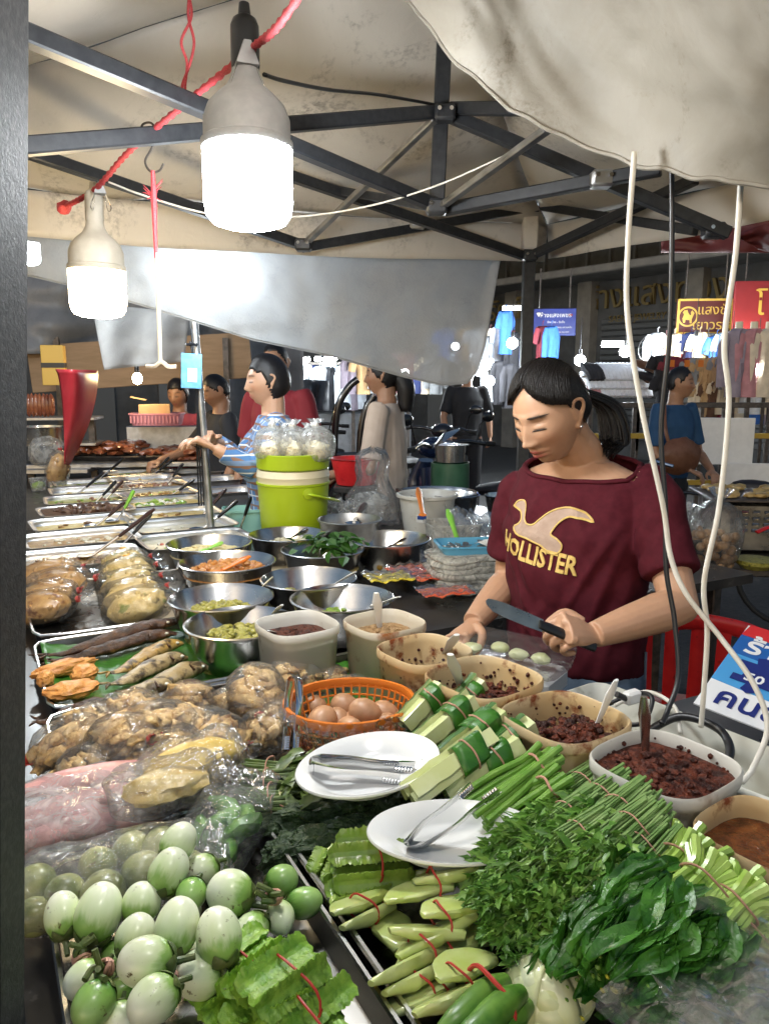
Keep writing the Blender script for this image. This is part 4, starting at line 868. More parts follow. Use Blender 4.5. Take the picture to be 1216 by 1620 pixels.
# pork crackling
mat('crackling', (.48, .29, .10), .5, c2=(.70, .50, .23), s=70, bmp=1.0, bs=150, bd=.004, rv=.1, c3=(.30, .14, .04), s3=45, t3=(.54, .68))
def crackling_mesh(seed, L, r):
    rr = random.Random(seed); m = MB()
    for k in range(46):
        f = rr.random(); a = rr.uniform(0, 6.28); q = math.sqrt(rr.random())*r*.78*math.sin(math.pi*(.18+.70*f)); c = V((math.cos(a)*q, math.sin(a)*q*.75, (f-.5)*L*.86)); s = rr.uniform(.011, .019)
        m.blob(c, (s*rr.uniform(.8, 1.8), s*rr.uniform(.45, .8), s*rr.uniform(.5, .9)), 2, .8, 2.4, seed+k, M=Euler((rr.uniform(0, 6), rr.uniform(0, 6), 0)).to_matrix().to_4x4())
    return m.mesh('crackling', 'crackling', ang=0)
def bag_mesh(seed, L, r, mt='film_warm', neck=True, sq=.8, ends=2):
    m = MB(); n = 40; prof = [(0, -.5), (.35, -.49), (.7, -.44), (.93, -.30), (1.0, -.05), (.95, .18), (.75, .33), (.45, .42), (.17, .475), (.12, .49), (.30, .56), (.42, .64)] if neck else [(0, -.5), (.5, -.49), (.85, -.42), (1, -.2), (1, .2), (.85, .42), (.5, .49), (0, .5)]
    rings = []
    for (q, z) in prof:
        ring = []
        for j in range(n):
            a = 2*math.pi*j/n; pl_ = .10*math.sin(a*7+seed)+.07*math.sin(a*13+seed*2); near = max(0, (z-.1)*2.0) if neck else 0
            k = q*(1 + .10*nz(math.cos(a)*1.7+seed, math.sin(a)*1.7, z*3) + pl_*near + .05*nz(math.cos(a)*5, math.sin(a)*5+seed, z*9))
            ring.append(V((math.cos(a)*k*r, math.sin(a)*k*r*sq, z*L + .01*q*nz(math.cos(a)*3, math.sin(a)*3, seed)*(1 if z > .5 else 0))))
        rings.append(ring)
    m.rings(rings, 0, cap=False); return m.mesh('bag', mt, ang=0)
def band_mesh(r):
    m = MB()
    for q in range(3): m.tube([(math.cos(2*math.pi*j/14)*r, math.sin(2*math.pi*j/14)*r*.9, (q-1)*.0025+.001*math.sin(j*2+q)) for j in range(15)], .0013, 5, cap=False)
    m.tube(spline([(r, 0, 0), (r*2.2, .004, .006), (r*2.6, 0, -.006), (r*1.6, -.003, -.008), (r*.9, 0, 0)], 5), .0011, 5); return m.mesh('rubber_band', 'red_band')
CRK = [crackling_mesh(s, .115, .047) for s in (1, 2, 3, 4)]; CBG = [bag_mesh(s, .125, .052) for s in (1, 2, 3, 4)]; BND = band_mesh(.008)
def place_bag(name, label, c, ang, tilt, s, bag, cont, cname, cat, group, band=True, zn=.061, bmat=None):
    d = V((math.cos(ang)*math.cos(tilt), math.sin(ang)*math.cos(tilt), math.sin(tilt))); o = thing(name, label, cat, c, rot=d.to_track_quat('Z', 'Y').to_euler(), group=group); o.scale = (s,)*3
    link_mesh('bag', bag, o)
    if cont is not None: link_mesh(cname, cont, o)
    if band: link_mesh('rubber_band', BND, o, (0, 0, zn))
    return o
CB = [(105, 1178, .045, 200, 1.0, 'crackling bag at the left end of the heap, by the tray corner'), (145, 1215, .04, 220, .95, 'crackling bag lowest at the left, above the pink rolls'), (165, 1150, .055, 170, .95, 'crackling bag with flat pieces against the fish tail'), (198, 1170, .07, 330, 1.0, 'crackling bag with the red knotted band in the heap centre left'),
      (212, 1125, .06, 60, .95, 'crackling bag touching the fried fish, back of the heap'), (225, 1205, .05, 300, .9, 'crackling bag just above the pink rolls'), (258, 1148, .075, 20, 1.0, 'crackling bag in the middle with a loose red loop'), (300, 1112, .05, 100, 1.0, 'upright crackling bag at the fish tray corner'),
      (270, 1190, .055, 10, .95, 'crackling bag behind the yellow bag, front of the heap'), (335, 1165, .055, 330, 1.05, 'large crackling bag right of the heap over the tray rim'), (312, 1138, .03, 60, .9, 'crackling bag half hidden behind the large right one'), (372, 1120, .045, 160, .95, 'crackling bag lying behind the large right one'),
      (405, 1098, .075, 285, 1.05, 'round crackling bag standing with its tied end facing front'), (425, 1155, .04, 200, 1.0, 'crackling bag between the upright tongs and the leaf'), (470, 1072, .035, 30, .95, 'crackling bag behind the egg basket, under the flake tub'), (520, 1072, .02, 0, .7, 'small crackling bag end peeping out behind the egg basket'),
      (442, 1125, .05, 80, .85, 'crackling bag tucked beside the basket rim'), (150, 1190, .02, 100, .85, 'crackling bag buried under the left part of the heap')]
for k, (px, py, dz, an, s, lb) in enumerate(CB):
    c = P(px, py, TZ+.02+dz); place_bag('crackling_bag', lb, c, rad(an), R.uniform(-.35, .25), s, CBG[k % 4], CRK[(k*3+1) % 4], 'crackling', 'snack bag', 'bags of pork crackling')

# tied bags of curry on the flat tray
mat('bag_curry_brown', (.36, .19, .06), .3, c2=(.50, .31, .12), s=40, bmp=.4, c3=(.16, .06, .02), s3=34, t3=(.58, .68)); mat('bag_noodle', (.50, .36, .12), .35, c2=(.62, .48, .22), s=70, bmp=.7, bs=120, bd=.004, c3=(.22, .24, .05), s3=30, t3=(.58, .66))
mat('boiled_egg', (.74, .72, .62), .3); mat('yolk', (.62, .34, .03), .4)
def fillbag(seed, L, r, mt, egg=False):
    m = MB(); m.blob((0, 0, -.006), (r*.93, r*.93*.72, L*.42), 4, .12, 1.6, seed, octv=3); rr = random.Random(seed)
    for k in range(26):
        a, f = rr.uniform(0, 6.28), rr.uniform(-.33, .28); q = r*.80*math.sqrt(max(.05, 1-(f/.45)**2)); m.blob((math.cos(a)*q, math.sin(a)*q*.72, f*L), (.010, .006, .013), 1, .4, 2, k+seed, M=Euler((rr.uniform(0, 3), rr.uniform(0, 3), 0)).to_matrix().to_4x4())
    if egg: m.blob((.012, r*.66, .012), (.020, .008, .025), 2, 0, 1, 0, 1); m.blob((.012, r*.76, .012), (.010, .005, .012), 2, 0, 1, 0, 2)
    return m.mesh('bag_food', [mt, 'boiled_egg', 'yolk'], ang=0)
FB = [fillbag(s, .16, .058, mt, eg) for s, mt, eg in ((1, 'bag_curry_brown', 0), (2, 'bag_curry_brown', 0), (3, 'bag_noodle', 1), (4, 'bag_noodle', 0), (5, 'bag_noodle', 0))]; FBG = [bag_mesh(s+20, .172, .061, 'film_clear', sq=.78) for s in range(3)]
TBG = [(75, 912, .05, 12, 0, 1.35, 'brown curry bag at the back left of the wide tray'), (95, 928, .045, 8, 1, 1.3, 'brown curry bag second from the back, left group'), (75, 945, .045, 0, 0, 1.15, 'brown curry bag third of the left group, red band facing right'), (72, 960, .04, 5, 1, 1.1, 'nearest brown curry bag at the left edge of the tray'),
       (195, 892, .055, 18, 2, 1.1, 'noodle bag farthest back of the right group'), (200, 906, .055, 18, 2, 1.15, 'noodle bag showing a halved boiled egg'), (205, 924, .05, 15, 3, 1.15, 'noodle bag in the middle of the right group'), (212, 941, .05, 12, 4, 1.15, 'noodle bag second from front, right group'), (222, 958, .045, 12, 3, 1.2, 'nearest noodle bag at the right rim of the tray')]
for k, (px, py, dz, an, ci, s, lb) in enumerate(TBG):
    c = P(px, py, TZ+.015+dz); place_bag('curry_bag', lb, c, rad(an), .22, s*.95, FBG[k % 3], FB[ci], 'bag_food', 'food bag', 'tied bags of food on the wide tray', zn=.083)
# rice bags on the bucket lid
mat('rice', (.72, .62, .38), .5, c2=(.80, .74, .56), s=90, bmp=.6, bs=200)
rm = MB(); rm.blob((0, 0, -.022), (.040, .036, .030), 3, .2, 3, 3, octv=3); rm = rm.mesh('rice', 'rice'); rbg = [bag_mesh(40+s, .11, .056, 'film_milky', sq=.95) for s in range(2)]
wb = MB()
for q in range(5): wb.blob((R.uniform(-.008, .008), R.uniform(-.008, .008), R.uniform(-.006, .01)), .008, 1, .4, 2, q)
wb = wb.mesh('knot', 'white_plastic')
for k, (px, py, s, lb) in enumerate([(432, 703, 1.3, 'rice bag at the left of the bucket lid'), (464, 703, 1.25, 'rice bag at the middle front of the bucket lid'), (500, 703, 1.3, 'rice bag at the right of the bucket lid'), (450, 696, 1.0, 'rice bag at the back left of the bucket lid'), (487, 694, 1.0, 'rice bag at the back right of the bucket lid')]):
    c = Q(px, py, bk.y - (.05 if k < 3 else -.05)); c.z = bk.z + .375 + .038
    o = place_bag('rice_bag', lb, c, 0, rad(90), s, rbg[k % 2], rm, 'rice', 'rice bag', 'bags of rice on the bucket', False); link_mesh('knot', wb, o, (0, 0, .056))

# fried fish on the leaf
mat('fish_dark', (.022, .010, .006), .42, c2=(.085, .036, .014), s=50, bmp=.9, bs=90, bd=.005, c3=(.24, .12, .035), s3=26, t3=(.60, .72), spec=.3)
mat('fish_gold', (.40, .25, .055), .32, c2=(.30, .20, .09), s=24, bmp=.6, bs=100, bd=.004, c3=(.07, .045, .02), s3=34, t3=(.50, .60), spec=.35)
mat('fish_grey', (.28, .20, .09), .32, c2=(.36, .28, .15), s=24, bmp=.6, bs=100, bd=.004, c3=(.06, .04, .02), s3=28, t3=(.48, .58), spec=.35)
mat('fried_orange', (.52, .21, .05), .4, c2=(.66, .33, .09), s=60, bmp=.7, bs=140, bd=.003, c3=(.32, .10, .02), s3=30, t3=(.56, .7))
def fish(label, head, tail, r, mt, flat=.62, seed=0, name='fried_fish'):
    head, tail = V(head), V(tail); o = thing(name, label, 'fish', head, group='fried fish on the banana leaf'); e = tail-head; L = e.length; sd = e.normalized().cross(V((0, 0, 1))).normalized()
    pts = [V((0, 0, 0)), e*.08, e*.22, e*.42, e*.62, e*.8, e*.92]; bend = [0, .004, .006, .004, 0, -.004, -.003]; pts = [p + sd*b*2 + V((0, 0, .004*math.sin(i))) for i, (p, b) in enumerate(zip(pts, bend))]
    m = MB(); sp = spline(pts, 6); prof = [.25, .72, .98, 1.0, .80, .48, .20]; m.tube(sp, [r*p for p in interp(prof, len(sp))], 20, flat=flat, up=(0, 0, 1))
    for i, p in enumerate(m.v): p += V((nz(p.x*60+seed, p.y*60, p.z*60), nz(p.y*60, p.x*60+seed, 1), nz(p.z*60, p.x*50, seed)))*.0035
    m.build('body', mt, o)
    m = MB(); b = e*.90; 
    for s in (-1, 1): m.add([b - sd*.006*s*0, b + sd*s*r*.25 + e*.02, b + sd*s*r*.95 + e*.12, b + sd*s*r*.25 + e*.075], [[0, 1, 2, 3]]) 
    m.build('tail_fin', mt, o, solid=.003)
    m = MB(); c = e*.22; m.tube(spline([c*.7 + sd*r*.75 + V((0, 0, r*flat*.5)), c*.95 + sd*r*.2 + V((0, 0, r*flat*.98)), c*1.0 - sd*r*.6 + V((0, 0, r*flat*.75))], 5), .0028, 6); m.build('gill_edge', 'fish_dark', o)
    m = MB(); m.blob(e*.085 - sd*r*.25 + V((0, 0, r*flat*.62)), (.0045, .0045, .003), 2); m.build('eye', 'boiled_egg', o); return o
zf = TZ+.040
fish('long charred catfish at the back of the leaf', P(282, 985, zf+.012), P(55, 1040, zf), .026, 'fish_dark', .6, 1); fish('second charred catfish, in front of the longest', P(280, 1003, zf), P(62, 1048, zf-.008), .025, 'fish_dark', .6, 2)
fish('golden fried mackerel, farthest of the mackerels', P(288, 1018, zf), P(160, 1068, zf), .024, 'fish_gold', .6, 3); fish('grey-gold mackerel in the middle', P(297, 1040, zf), P(160, 1085, zf), .026, 'fish_grey', .6, 4)
fish('fried mackerel whose head reaches the tray rim', P(329, 1057, zf), P(195, 1098, zf), .027, 'fish_grey', .65, 5); fish('dark-backed mackerel with its mouth against the crackling bags', P(272, 1085, zf+.008), P(150, 1125, zf), .026, 'fish_grey', .65, 6); fish('crumbling fried fish with a dark tail at the left', P(180, 1118, zf-.004), P(50, 1140, zf-.008), .024, 'fish_dark', .55, 7)
for k, (pts, lb) in enumerate([([(55, 1068), (145, 1046)], 'long orange fried strip, farthest of the orange pieces'), ([(60, 1078), (85, 1076)], 'small round orange fried piece at the left'), ([(75, 1105), (150, 1090)], 'large flat orange fried fillet, nearest'), ([(120, 1072), (150, 1075)], 'upright orange fried fillet corner')]):
    a, b = P(*pts[0], zf), P(*pts[1], zf); c = (a+b)/2; L = (b-a).length; m = MB(); m.blob((0, 0, 0), (L*.56, .030 if k in (2, 3) else .020, .017), 4, .22, 2.2, k+3, octv=3)
    o = m.build('fried_piece', 'fried_orange'); place(o, c + V((0, 0, .004*k)), rz=math.atan2(b.y-a.y, b.x-a.x)); tag(o, lb, 'fried food', 'orange fried pieces')

# pink rolls, yellow bag, bag of greens, bag of olive eggplants
mat('pink_roll', (.46, .17, .16), .4, c2=(.62, .33, .30), s=40, bmp=.4, c3=(.70, .52, .46), s3=22, t3=(.58, .64)); mat('mango_yellow', (.58, .36, .02), .35, c2=(.66, .45, .05), s=20); mat('bag_greens', (.05, .17, .02), .35, c2=(.16, .33, .05), s=40, bmp=.5, bs=80)
def flatbag(label, c, w, d, h, rz, cname, cmesh, mt='film_crinkle', cat='food bag', tilt=(0, 0), flap=.35, name='clear_bag', seed=0):
    o = thing(name, label, cat, c, rot=(tilt[0], tilt[1], rz))
    if cmesh is not None:
        for nm, me in zip(cname if isinstance(cname, list) else [cname]*len(cmesh), cmesh): link_mesh(nm, me, o)
    m = MB(); n = 56; rings = []
    for (q, z) in ((.0, .0), (.8, .0), (1.0, .25), (1.04, .5), (.98, .8), (.8, 1.0), (.4, 1.06), (0, 1.07)):
        ring = []
        for j in range(n):
            a = 2*math.pi*j/n; sp = (abs(math.cos(a))**5 + abs(math.sin(a))**5)**(-.2); x, y = math.cos(a)*sp*q*w/2, math.sin(a)*sp*q*d/2
            ring.append(V((x + .006*nz(x*40, y*40, z*5+seed), y + .006*nz(y*40, x*40, z*5+seed), z*h + .010*nz(x*28+seed, y*28, z*3)*(1 if z > .2 else 0))))
        rings.append(ring)
    m.rings(rings, 0, cap=False)
    if flap: m.grid(lambda u, v: (w*(.42+flap*u), (v-.5)*d*(.95-.2*u) , h*(.5 + .5*u*(1-u)*2) + .016*nz(u*5, v*6, seed) + .006*nz(u*14, v*15, seed+3)), 14, 18)
    m.build('bag', mt, o, ang=0); return o
rolls = []
for k in range(3):
    m = MB(); m.tube(spline([(-.09, (k-1)*.040, .022+.010*k), (0, (k-1)*.040+.004, .026+.010*k), (.09, (k-1)*.040, .022+.010*k)], 8), [.012, .019, .021, .0195, .021, .019, .012], 18, flat=.62); rolls.append(m.mesh('pink_roll', 'pink_roll'))
flatbag('clear bag of pink fermented pork rolls below the crackling heap', P(150, 1300, TZ+.035), .23, .135, .055, rad(22), 'pink_roll', rolls, flap=.1, tilt=(rad(8), 0), seed=2, mt='film_milky')
flatbag('second clear bag of pink rolls, at the left edge', P(85, 1325, TZ+.03), .17, .12, .05, rad(25), 'pink_roll', rolls[:2], flap=0, tilt=(rad(4), 0), seed=5)
ym = MB(); ym.blob((0, 0, .02), (.075, .035, .018), 3, .3, 2, 4); ym = ym.mesh('yellow_pickle', 'mango_yellow')
flatbag('clear bag of yellow pickle lying on the pink rolls', P(305, 1222, TZ+.075), .15, .085, .045, rad(28), 'yellow_pickle', [ym], flap=.12, tilt=(rad(8), rad(-8)), seed=3)
ym2 = MB(); ym2.blob((0, 0, .02), (.06, .03, .016), 3, .3, 2, 9); ym2 = ym2.mesh('pale_pickle', 'curry_yellow')
flatbag('clear bag of pale sprouts beside the yellow pickle bag', P(262, 1262, TZ+.075), .15, .09, .045, rad(30), 'pale_pickle', [ym2], flap=.25, tilt=(rad(10), 0), seed=6)
gm = MB()
for q in range(16): gm.blob((R.uniform(-.05, .05), R.uniform(-.03, .03), .02+R.uniform(0, .025)), (.03, .012, .012), 2, .4, 2, q, M=Matrix.Rotation(R.uniform(0, 3), 4, 'Z'))
gm = gm.mesh('green_vegetable', 'bag_greens')
flatbag('clear bag of bright green vegetables between eggplants and leaf bundles', P(350, 1352, TZ+.02), .15, .10, .065, rad(70), 'green_vegetable', [gm], flap=.45, tilt=(rad(0), rad(-12)), seed=8)
o = flatbag('clear bag of small olive eggplants at the tray corner', P(185, 1420, TZ+.03), .24, .12, .06, rad(20), '', None, flap=.15, seed=9)
for k, (x, y, z) in enumerate([(-.09, .015, .03), (-.055, -.02, .032), (-.02, .02, .035), (-.015, -.03, .03), (.03, -.01, .034), (.055, .03, .035), (.085, -.015, .03), (-.085, -.035, .022), (.02, .045, .03)]):
    e = link_mesh('olive_eggplant', EPM['eggplant_olive'][0], o, (x, y, z), (R.uniform(1, 2), R.uniform(-.5, .5), R.uniform(0, 6)), R.uniform(.82, 1.0))

# ------------------------------------------------------------------ bundles in the vegetable tray
mat('herb_green', (.075, .20, .026), .42, c2=(.16, .33, .05), s=26, rv=.12, tl=.18, bmp=.2, bs=90); mat('herb_light', (.18, .36, .06), .42, c2=(.27, .45, .09), s=26, tl=.18, rv=.1); mat('herb_stem', (.13, .25, .06), .4, c2=(.24, .36, .12), s=40)
def leaf_quad(m, M, L, w, mi, lob=True):
    if lob:  # three-lobed folded leaflet
        vs = [(0, 0, 0), (L*.25, w*.5, .15*w), (L*.42, w*1.1, -.1*w), (L*.55, w*.45, .2*w), (L, 0, -.15*w), (L*.55, -w*.45, .2*w), (L*.42, -w*1.1, -.1*w), (L*.25, -w*.5, .15*w), (L*.5, 0, -.12*w)]
        fs = [[0, 8, 1], [1, 8, 3, 2], [3, 8, 4], [0, 7, 8], [7, 6, 5, 8], [5, 4, 8]]
    else:
        vs = [(0, 0, 0), (L*.3, w, .2*w), (L*.3, 0, -.05*w), (L*.3, -w, .2*w), (L*.7, w*.8, .15*w), (L*.7, 0, -.1*w), (L*.7, -w*.8, .15*w), (L, 0, -.3*w)]; fs = [[0, 2, 1], [0, 3, 2], [1, 2, 5, 4], [2, 3, 6, 5], [4, 5, 7], [5, 6, 7]]
    m.add(vs, fs, mi, M)
def herb_bundle_mesh(seed, L=.26, r=.036, nl=760):
    rr = random.Random(seed); st = MB(); lf = MB()
    for k in range(46):
        a, q = rr.uniform(-.6, 3.7), math.sqrt(rr.random()); s0 = V((0, math.cos(a)*q*r*.8, math.sin(a)*q*r*.55)); s1 = V((L*rr.uniform(.55, .85), math.cos(a)*q*r*1.45, math.sin(a)*q*r*1.15)); s0.x = rr.uniform(-.012, .012)
        st.tube(spline([s0, s0.lerp(s1, .3)*1 + V((0, 0, 0)), s1], 3), [.0028, .0022, .0014], 5)
    for k in range(nl):
        f = rr.uniform(.26, 1.0)**.85; a = rr.uniform(-.5, 3.64); wd = r*(.9+.75*math.sin(math.pi*min(1, f*.8)))
        c = V((f*L, math.cos(a)*wd*rr.uniform(.6, 1.05), math.sin(a)*wd*.72*rr.uniform(.55, 1.05))); 
        M = Matrix.Translation(c) @ Euler((rr.uniform(-1.2, 1.2), rr.uniform(-1.0, .8), rr.gauss(0, .55))).to_matrix().to_4x4(); leaf_quad(lf, M, rr.uniform(.016, .036), rr.uniform(.0035, .0075), 0 if rr.random() < .68 else 1, rr.random() < .8)
    return st.mesh('stems', 'herb_stem'), lf.mesh('leaves', ['herb_green', 'herb_light'], ang=0)
HB = [herb_bundle_mesh(s) for s in (1, 2, 3)]
HBL = [((990, 1232), (800, 1400), .925, 'herb bunch farthest back, beside the long beans'), ((1020, 1248), (840, 1420), .945, 'second herb bunch from the back'), ((1040, 1275), (850, 1450), .955, 'third herb bunch, topmost of the pile'), ((1052, 1305), (880, 1475), .945, 'fourth herb bunch with a pale rubber band'),
       ((1055, 1335), (880, 1500), .925, 'nearest herb bunch, over the dark leaves'), ((960, 1215), (780, 1370), .905, 'short herb bunch against the paste tub'), ((960, 1290), (765, 1450), .945, 'herb bunch whose curly tips hang toward the cabbage'), ((940, 1260), (750, 1420), .925, 'herb bunch beside the nearer plate'), ((970, 1340), (790, 1500), .925, 'herb bunch lowest at the front of the pile')]
for k, (a, b, z, lb) in enumerate(HBL):
    A, B = P(*a, z+.062), P(*b, z-.012); d = (B-A); o = thing('herb_bunch', lb, 'herbs', A, rot=d.to_track_quat('X', 'Z').to_euler(), group='bunches of curly green herbs'); s = d.length/.26; o.scale = (s, min(1.1, s), min(1.1, s))
    link_mesh('stems', HB[k % 3][0], o); link_mesh('leaves', HB[k % 3][1], o); band_ring(o, (.055, 0, 0), (1, 0, 0), .034, .026, 'pale_band', .0013)
# choy sum with thick pale stems and glossy leaves
mat('choy_stem', (.28, .45, .06), .32, c2=(.40, .56, .13), s=30, rv=.12, coat=.2); mat('choy_leaf', (.024, .115, .012), .32, c2=(.07, .22, .025), s=30, bmp=.5, bs=90, bd=.004, coat=.05, tl=.15, rv=.1); mat('choy_flower', (.50, .48, .03), .5)
def choy_mesh(seed, L=.30, r=.040):
    rr = random.Random(seed); st = MB(); lf = MB(); fl = MB()
    for k in range(22):
        a, q = rr.uniform(0, 6.28), math.sqrt(rr.random()); s0 = V((rr.uniform(-.02, .012), math.cos(a)*q*r*.95, math.sin(a)*q*r*.65)); s1 = V((.05, math.cos(a)*q*r*.5, math.sin(a)*q*r*.4)); s2 = V((L*rr.uniform(.5, .75), math.cos(a)*q*r*1.15, abs(math.sin(a))*q*r*.95))
        st.tube(spline([s0, s1, s2], 4), [.0058, .0054, .0042, .0024], 7)
    for k in range(110):
        f0 = rr.uniform(.26, .74)*L; a = rr.uniform(-.1, 3.24); ln = rr.uniform(.06, .11); w = rr.uniform(.006, .0115); ro = rr.uniform(.78, 1.22); yw = rr.uniform(-.5, .5); y0 = math.cos(a)*r*1.0; z0 = math.sin(a)*r*.75; sd = rr.random()*40
        def fn(u, v):
            ww = math.sin(math.pi*min(.97, .12+u*.88))**.7*w; s = (v-.5)*2; th = a + s*ww/r*.85 + yw*u; rr_ = r*ro*(1.0 + .14*math.sin(u*3.2)) + .004*nz(u*6, v*5, sd) + .0075*s*s - .002*(abs(s) < .2)
            return (f0 + u*ln, math.cos(th)*rr_*1.02, max(-.02, math.sin(th)*rr_*.75 + .004))
        lf.grid(fn, 9, 8)
    for k in range(40):
        c = V((L*rr.uniform(.75, 1.02), rr.uniform(-r, r)*1.1, rr.uniform(0, r*.7))); fl.blob(c, (.0035, .0028, .0028), 1, .3, 2, k, rr.random() < .35 and 1 or 0)
    return st.mesh('stems', 'choy_stem'), lf.mesh('leaves', 'choy_leaf', ang=0), fl.mesh('flower_buds', ['herb_light', 'choy_flower'])
CH = [choy_mesh(s) for s in (1, 2)]
for k, (a, b, z, lb) in enumerate([((1098, 1330), (945, 1540), .915, 'choy sum bunch farthest back, beside the herbs'), ((1140, 1365), (960, 1575), .935, 'choy sum bunch in the middle, stems spread'), ((1190, 1400), (990, 1600), .92, 'choy sum bunch at the right edge, pale cut stems'), ((1205, 1440), (1040, 1640), .90, 'choy sum bunch nearest, under the clear bags'), ((1050, 1400), (900, 1590), .885, 'dark choy sum leaves under the herb pile')]):
    A, B = P(*a, z+.085), P(*b, z+.012); d = B-A; o = thing('choy_sum_bunch', lb, 'greens', A, rot=d.to_track_quat('X', 'Z').to_euler(), group='choy sum bunches'); s = d.length/.30; o.scale = (s, 1, 1)
    for nm, me in zip(('stems', 'leaves', 'flower_buds'), CH[k % 2]): link_mesh(nm, me, o)
    band_ring(o, (.05, 0, 0), (1, 0, 0), .026, .021, 'pale_band', .0018)
# long beans
mat('long_bean', (.10, .24, .025), .38, c2=(.18, .34, .05), s=30, rv=.15, coat=.15)
for k, (a, b, z, n, lb) in enumerate([((872, 1192), (735, 1290), .992, 13, 'long bean bundle farther back, beside the cucumbers'), ((888, 1232), (770, 1310), .985, 12, 'long bean bundle nearer, beside the herbs')]):
    A, B = P(*a, z), P(*b, z-.045); o = thing('long_bean_bundle', lb, 'beans', A, group='long bean bundles'); e = B-A; ax = e.normalized(); sd = ax.cross(V((0, 0, 1))).normalized(); upv = sd.cross(ax)
    for q in range(n):
        an, qr = R.uniform(0, 6.28), math.sqrt((q+.5)/n)*.021; p0 = sd*math.cos(an)*qr*1.2 + upv*math.sin(an)*qr*.8 + ax*R.uniform(-.012, .012); p1_ = e*R.uniform(.85, 1.0) + sd*math.cos(an)*qr*1.9 + upv*math.sin(an)*qr*.7
        m = MB(); m.tube(spline([p0, p0.lerp(p1_, .25) - (p0-ax*p0.dot(ax))*.25, p0.lerp(p1_, .6), p1_], 5), .0048, 8); m.build('bean', 'long_bean', o)
    band_ring(o, e*.2, ax, .021, .015, 'pale_band', .0018)
# cucumber wedges wrapped in banana leaf
mat('cucumber_flesh', (.56, .60, .26), .3, c2=(.64, .68, .38), s=30, coat=.3); mat('cucumber_skin', (.018, .075, .010), .3, c2=(.05, .14, .02), s=40, coat=.3)
def dia(a, r):
    q = (abs(math.cos(a))**1.25 + abs(math.sin(a))**1.25)**(-1/1.25); return V((math.cos(a)*q*r, math.sin(a)*q*r, 0))
def cuke_wedge(m, T, L, r, a0, a1, mi_f, mi_s):
    n = 6; arc = [a0+(a1-a0)*i/n for i in range(n+1)]; o = len(m.v); rings = []
    for k in range(9):
        z = L*k/8; wob = 1 + .05*math.sin(k*2.6)
        rings.append([T @ V((0, 0, z))] + [T @ V((math.cos(a)*r*wob, math.sin(a)*r*wob, z)) for a in arc])
    nn = n+2
    for rg in rings: m.v += rg
    for k in range(8):
        for j in range(nn):
            q = [o+k*nn+j, o+k*nn+(j+1) % nn, o+(k+1)*nn+(j+1) % nn, o+(k+1)*nn+j]; m.f.append(q); m.m.append(mi_s if 1 <= j <= n else mi_f)
    m.f.append([o+j for j in range(nn)][::-1]); m.m.append(mi_f); m.f.append([o+8*nn+j for j in range(nn)]); m.m.append(mi_f)
CK = [((640, 1150), (700, 1090), .945, .6, 'cucumber wedges in leaf nearest the egg basket'), ((655, 1190), (745, 1110), .945, .7, 'cucumber wedges in leaf, second from the basket'), ((680, 1225), (790, 1130), .95, .85, 'cucumber wedges in leaf behind the middle'), ((650, 1262), (775, 1170), .955, 1.0, 'long pale cucumber wedges fanning to the front'),
      ((700, 1258), (815, 1180), .945, .9, 'cucumber wedges in leaf beside the long beans, front'), ((735, 1225), (835, 1150), .94, .8, 'cucumber wedges in leaf beside the paste tub'), ((700, 1150), (760, 1085), .93, .6, 'cucumber wedges in leaf at the back by the stained tub')]
for k, (a, b, z, s, lb) in enumerate(CK):
    A, B = P(*a, z-.005), P(*b, z+.045); o = thing('cucumber_bundle', lb, 'cucumber', A, group='leaf-wrapped cucumber bundles'); e = B-A; L = e.length; T = look((0, 0, 0), e, R.uniform(0, 1)); 
    for q, (dx, dy, a0) in enumerate(((-.020, -.004, 0-.85), (.004, .0, -.85), (0, .021, 1.5*math.pi-.85), (.002, -.020, .5*math.pi-.85))):
        m = MB(); cuke_wedge(m, T @ Matrix.Translation((dx, dy, R.uniform(-.006, .008))) @ Matrix.Rotation(R.uniform(-.05, .05), 4, 'Y'), L, .021, a0, a0+1.7, 0, 1); m.build('wedge', ['cucumber_flesh', 'cucumber_skin'], o, ang=30)
    m = MB(); rr_ = .031; m.grid(lambda u, v: T @ (dia(6.6*u, .0265)*(1+.02*math.sin(u*19)) + V((0, 0, L*(.55+.33*v) + .004*math.sin(u*9)))), 28, 4); m.build('leaf_wrap', 'leaf_banana', o, solid=.0008)
    ax = e.normalized(); x_ = T.to_3x3() @ V((1, 0, 0)); y_ = T.to_3x3() @ V((0, 1, 0)); m = MB(); m.tube([e*.72 + (x_*dia(j*.3, .028).x+y_*dia(j*.3, .028).y) + ax*.0015*math.sin(j) for j in range(22)], .0014, 6, cap=False); m.build('rubber_band', 'pale_band', o)
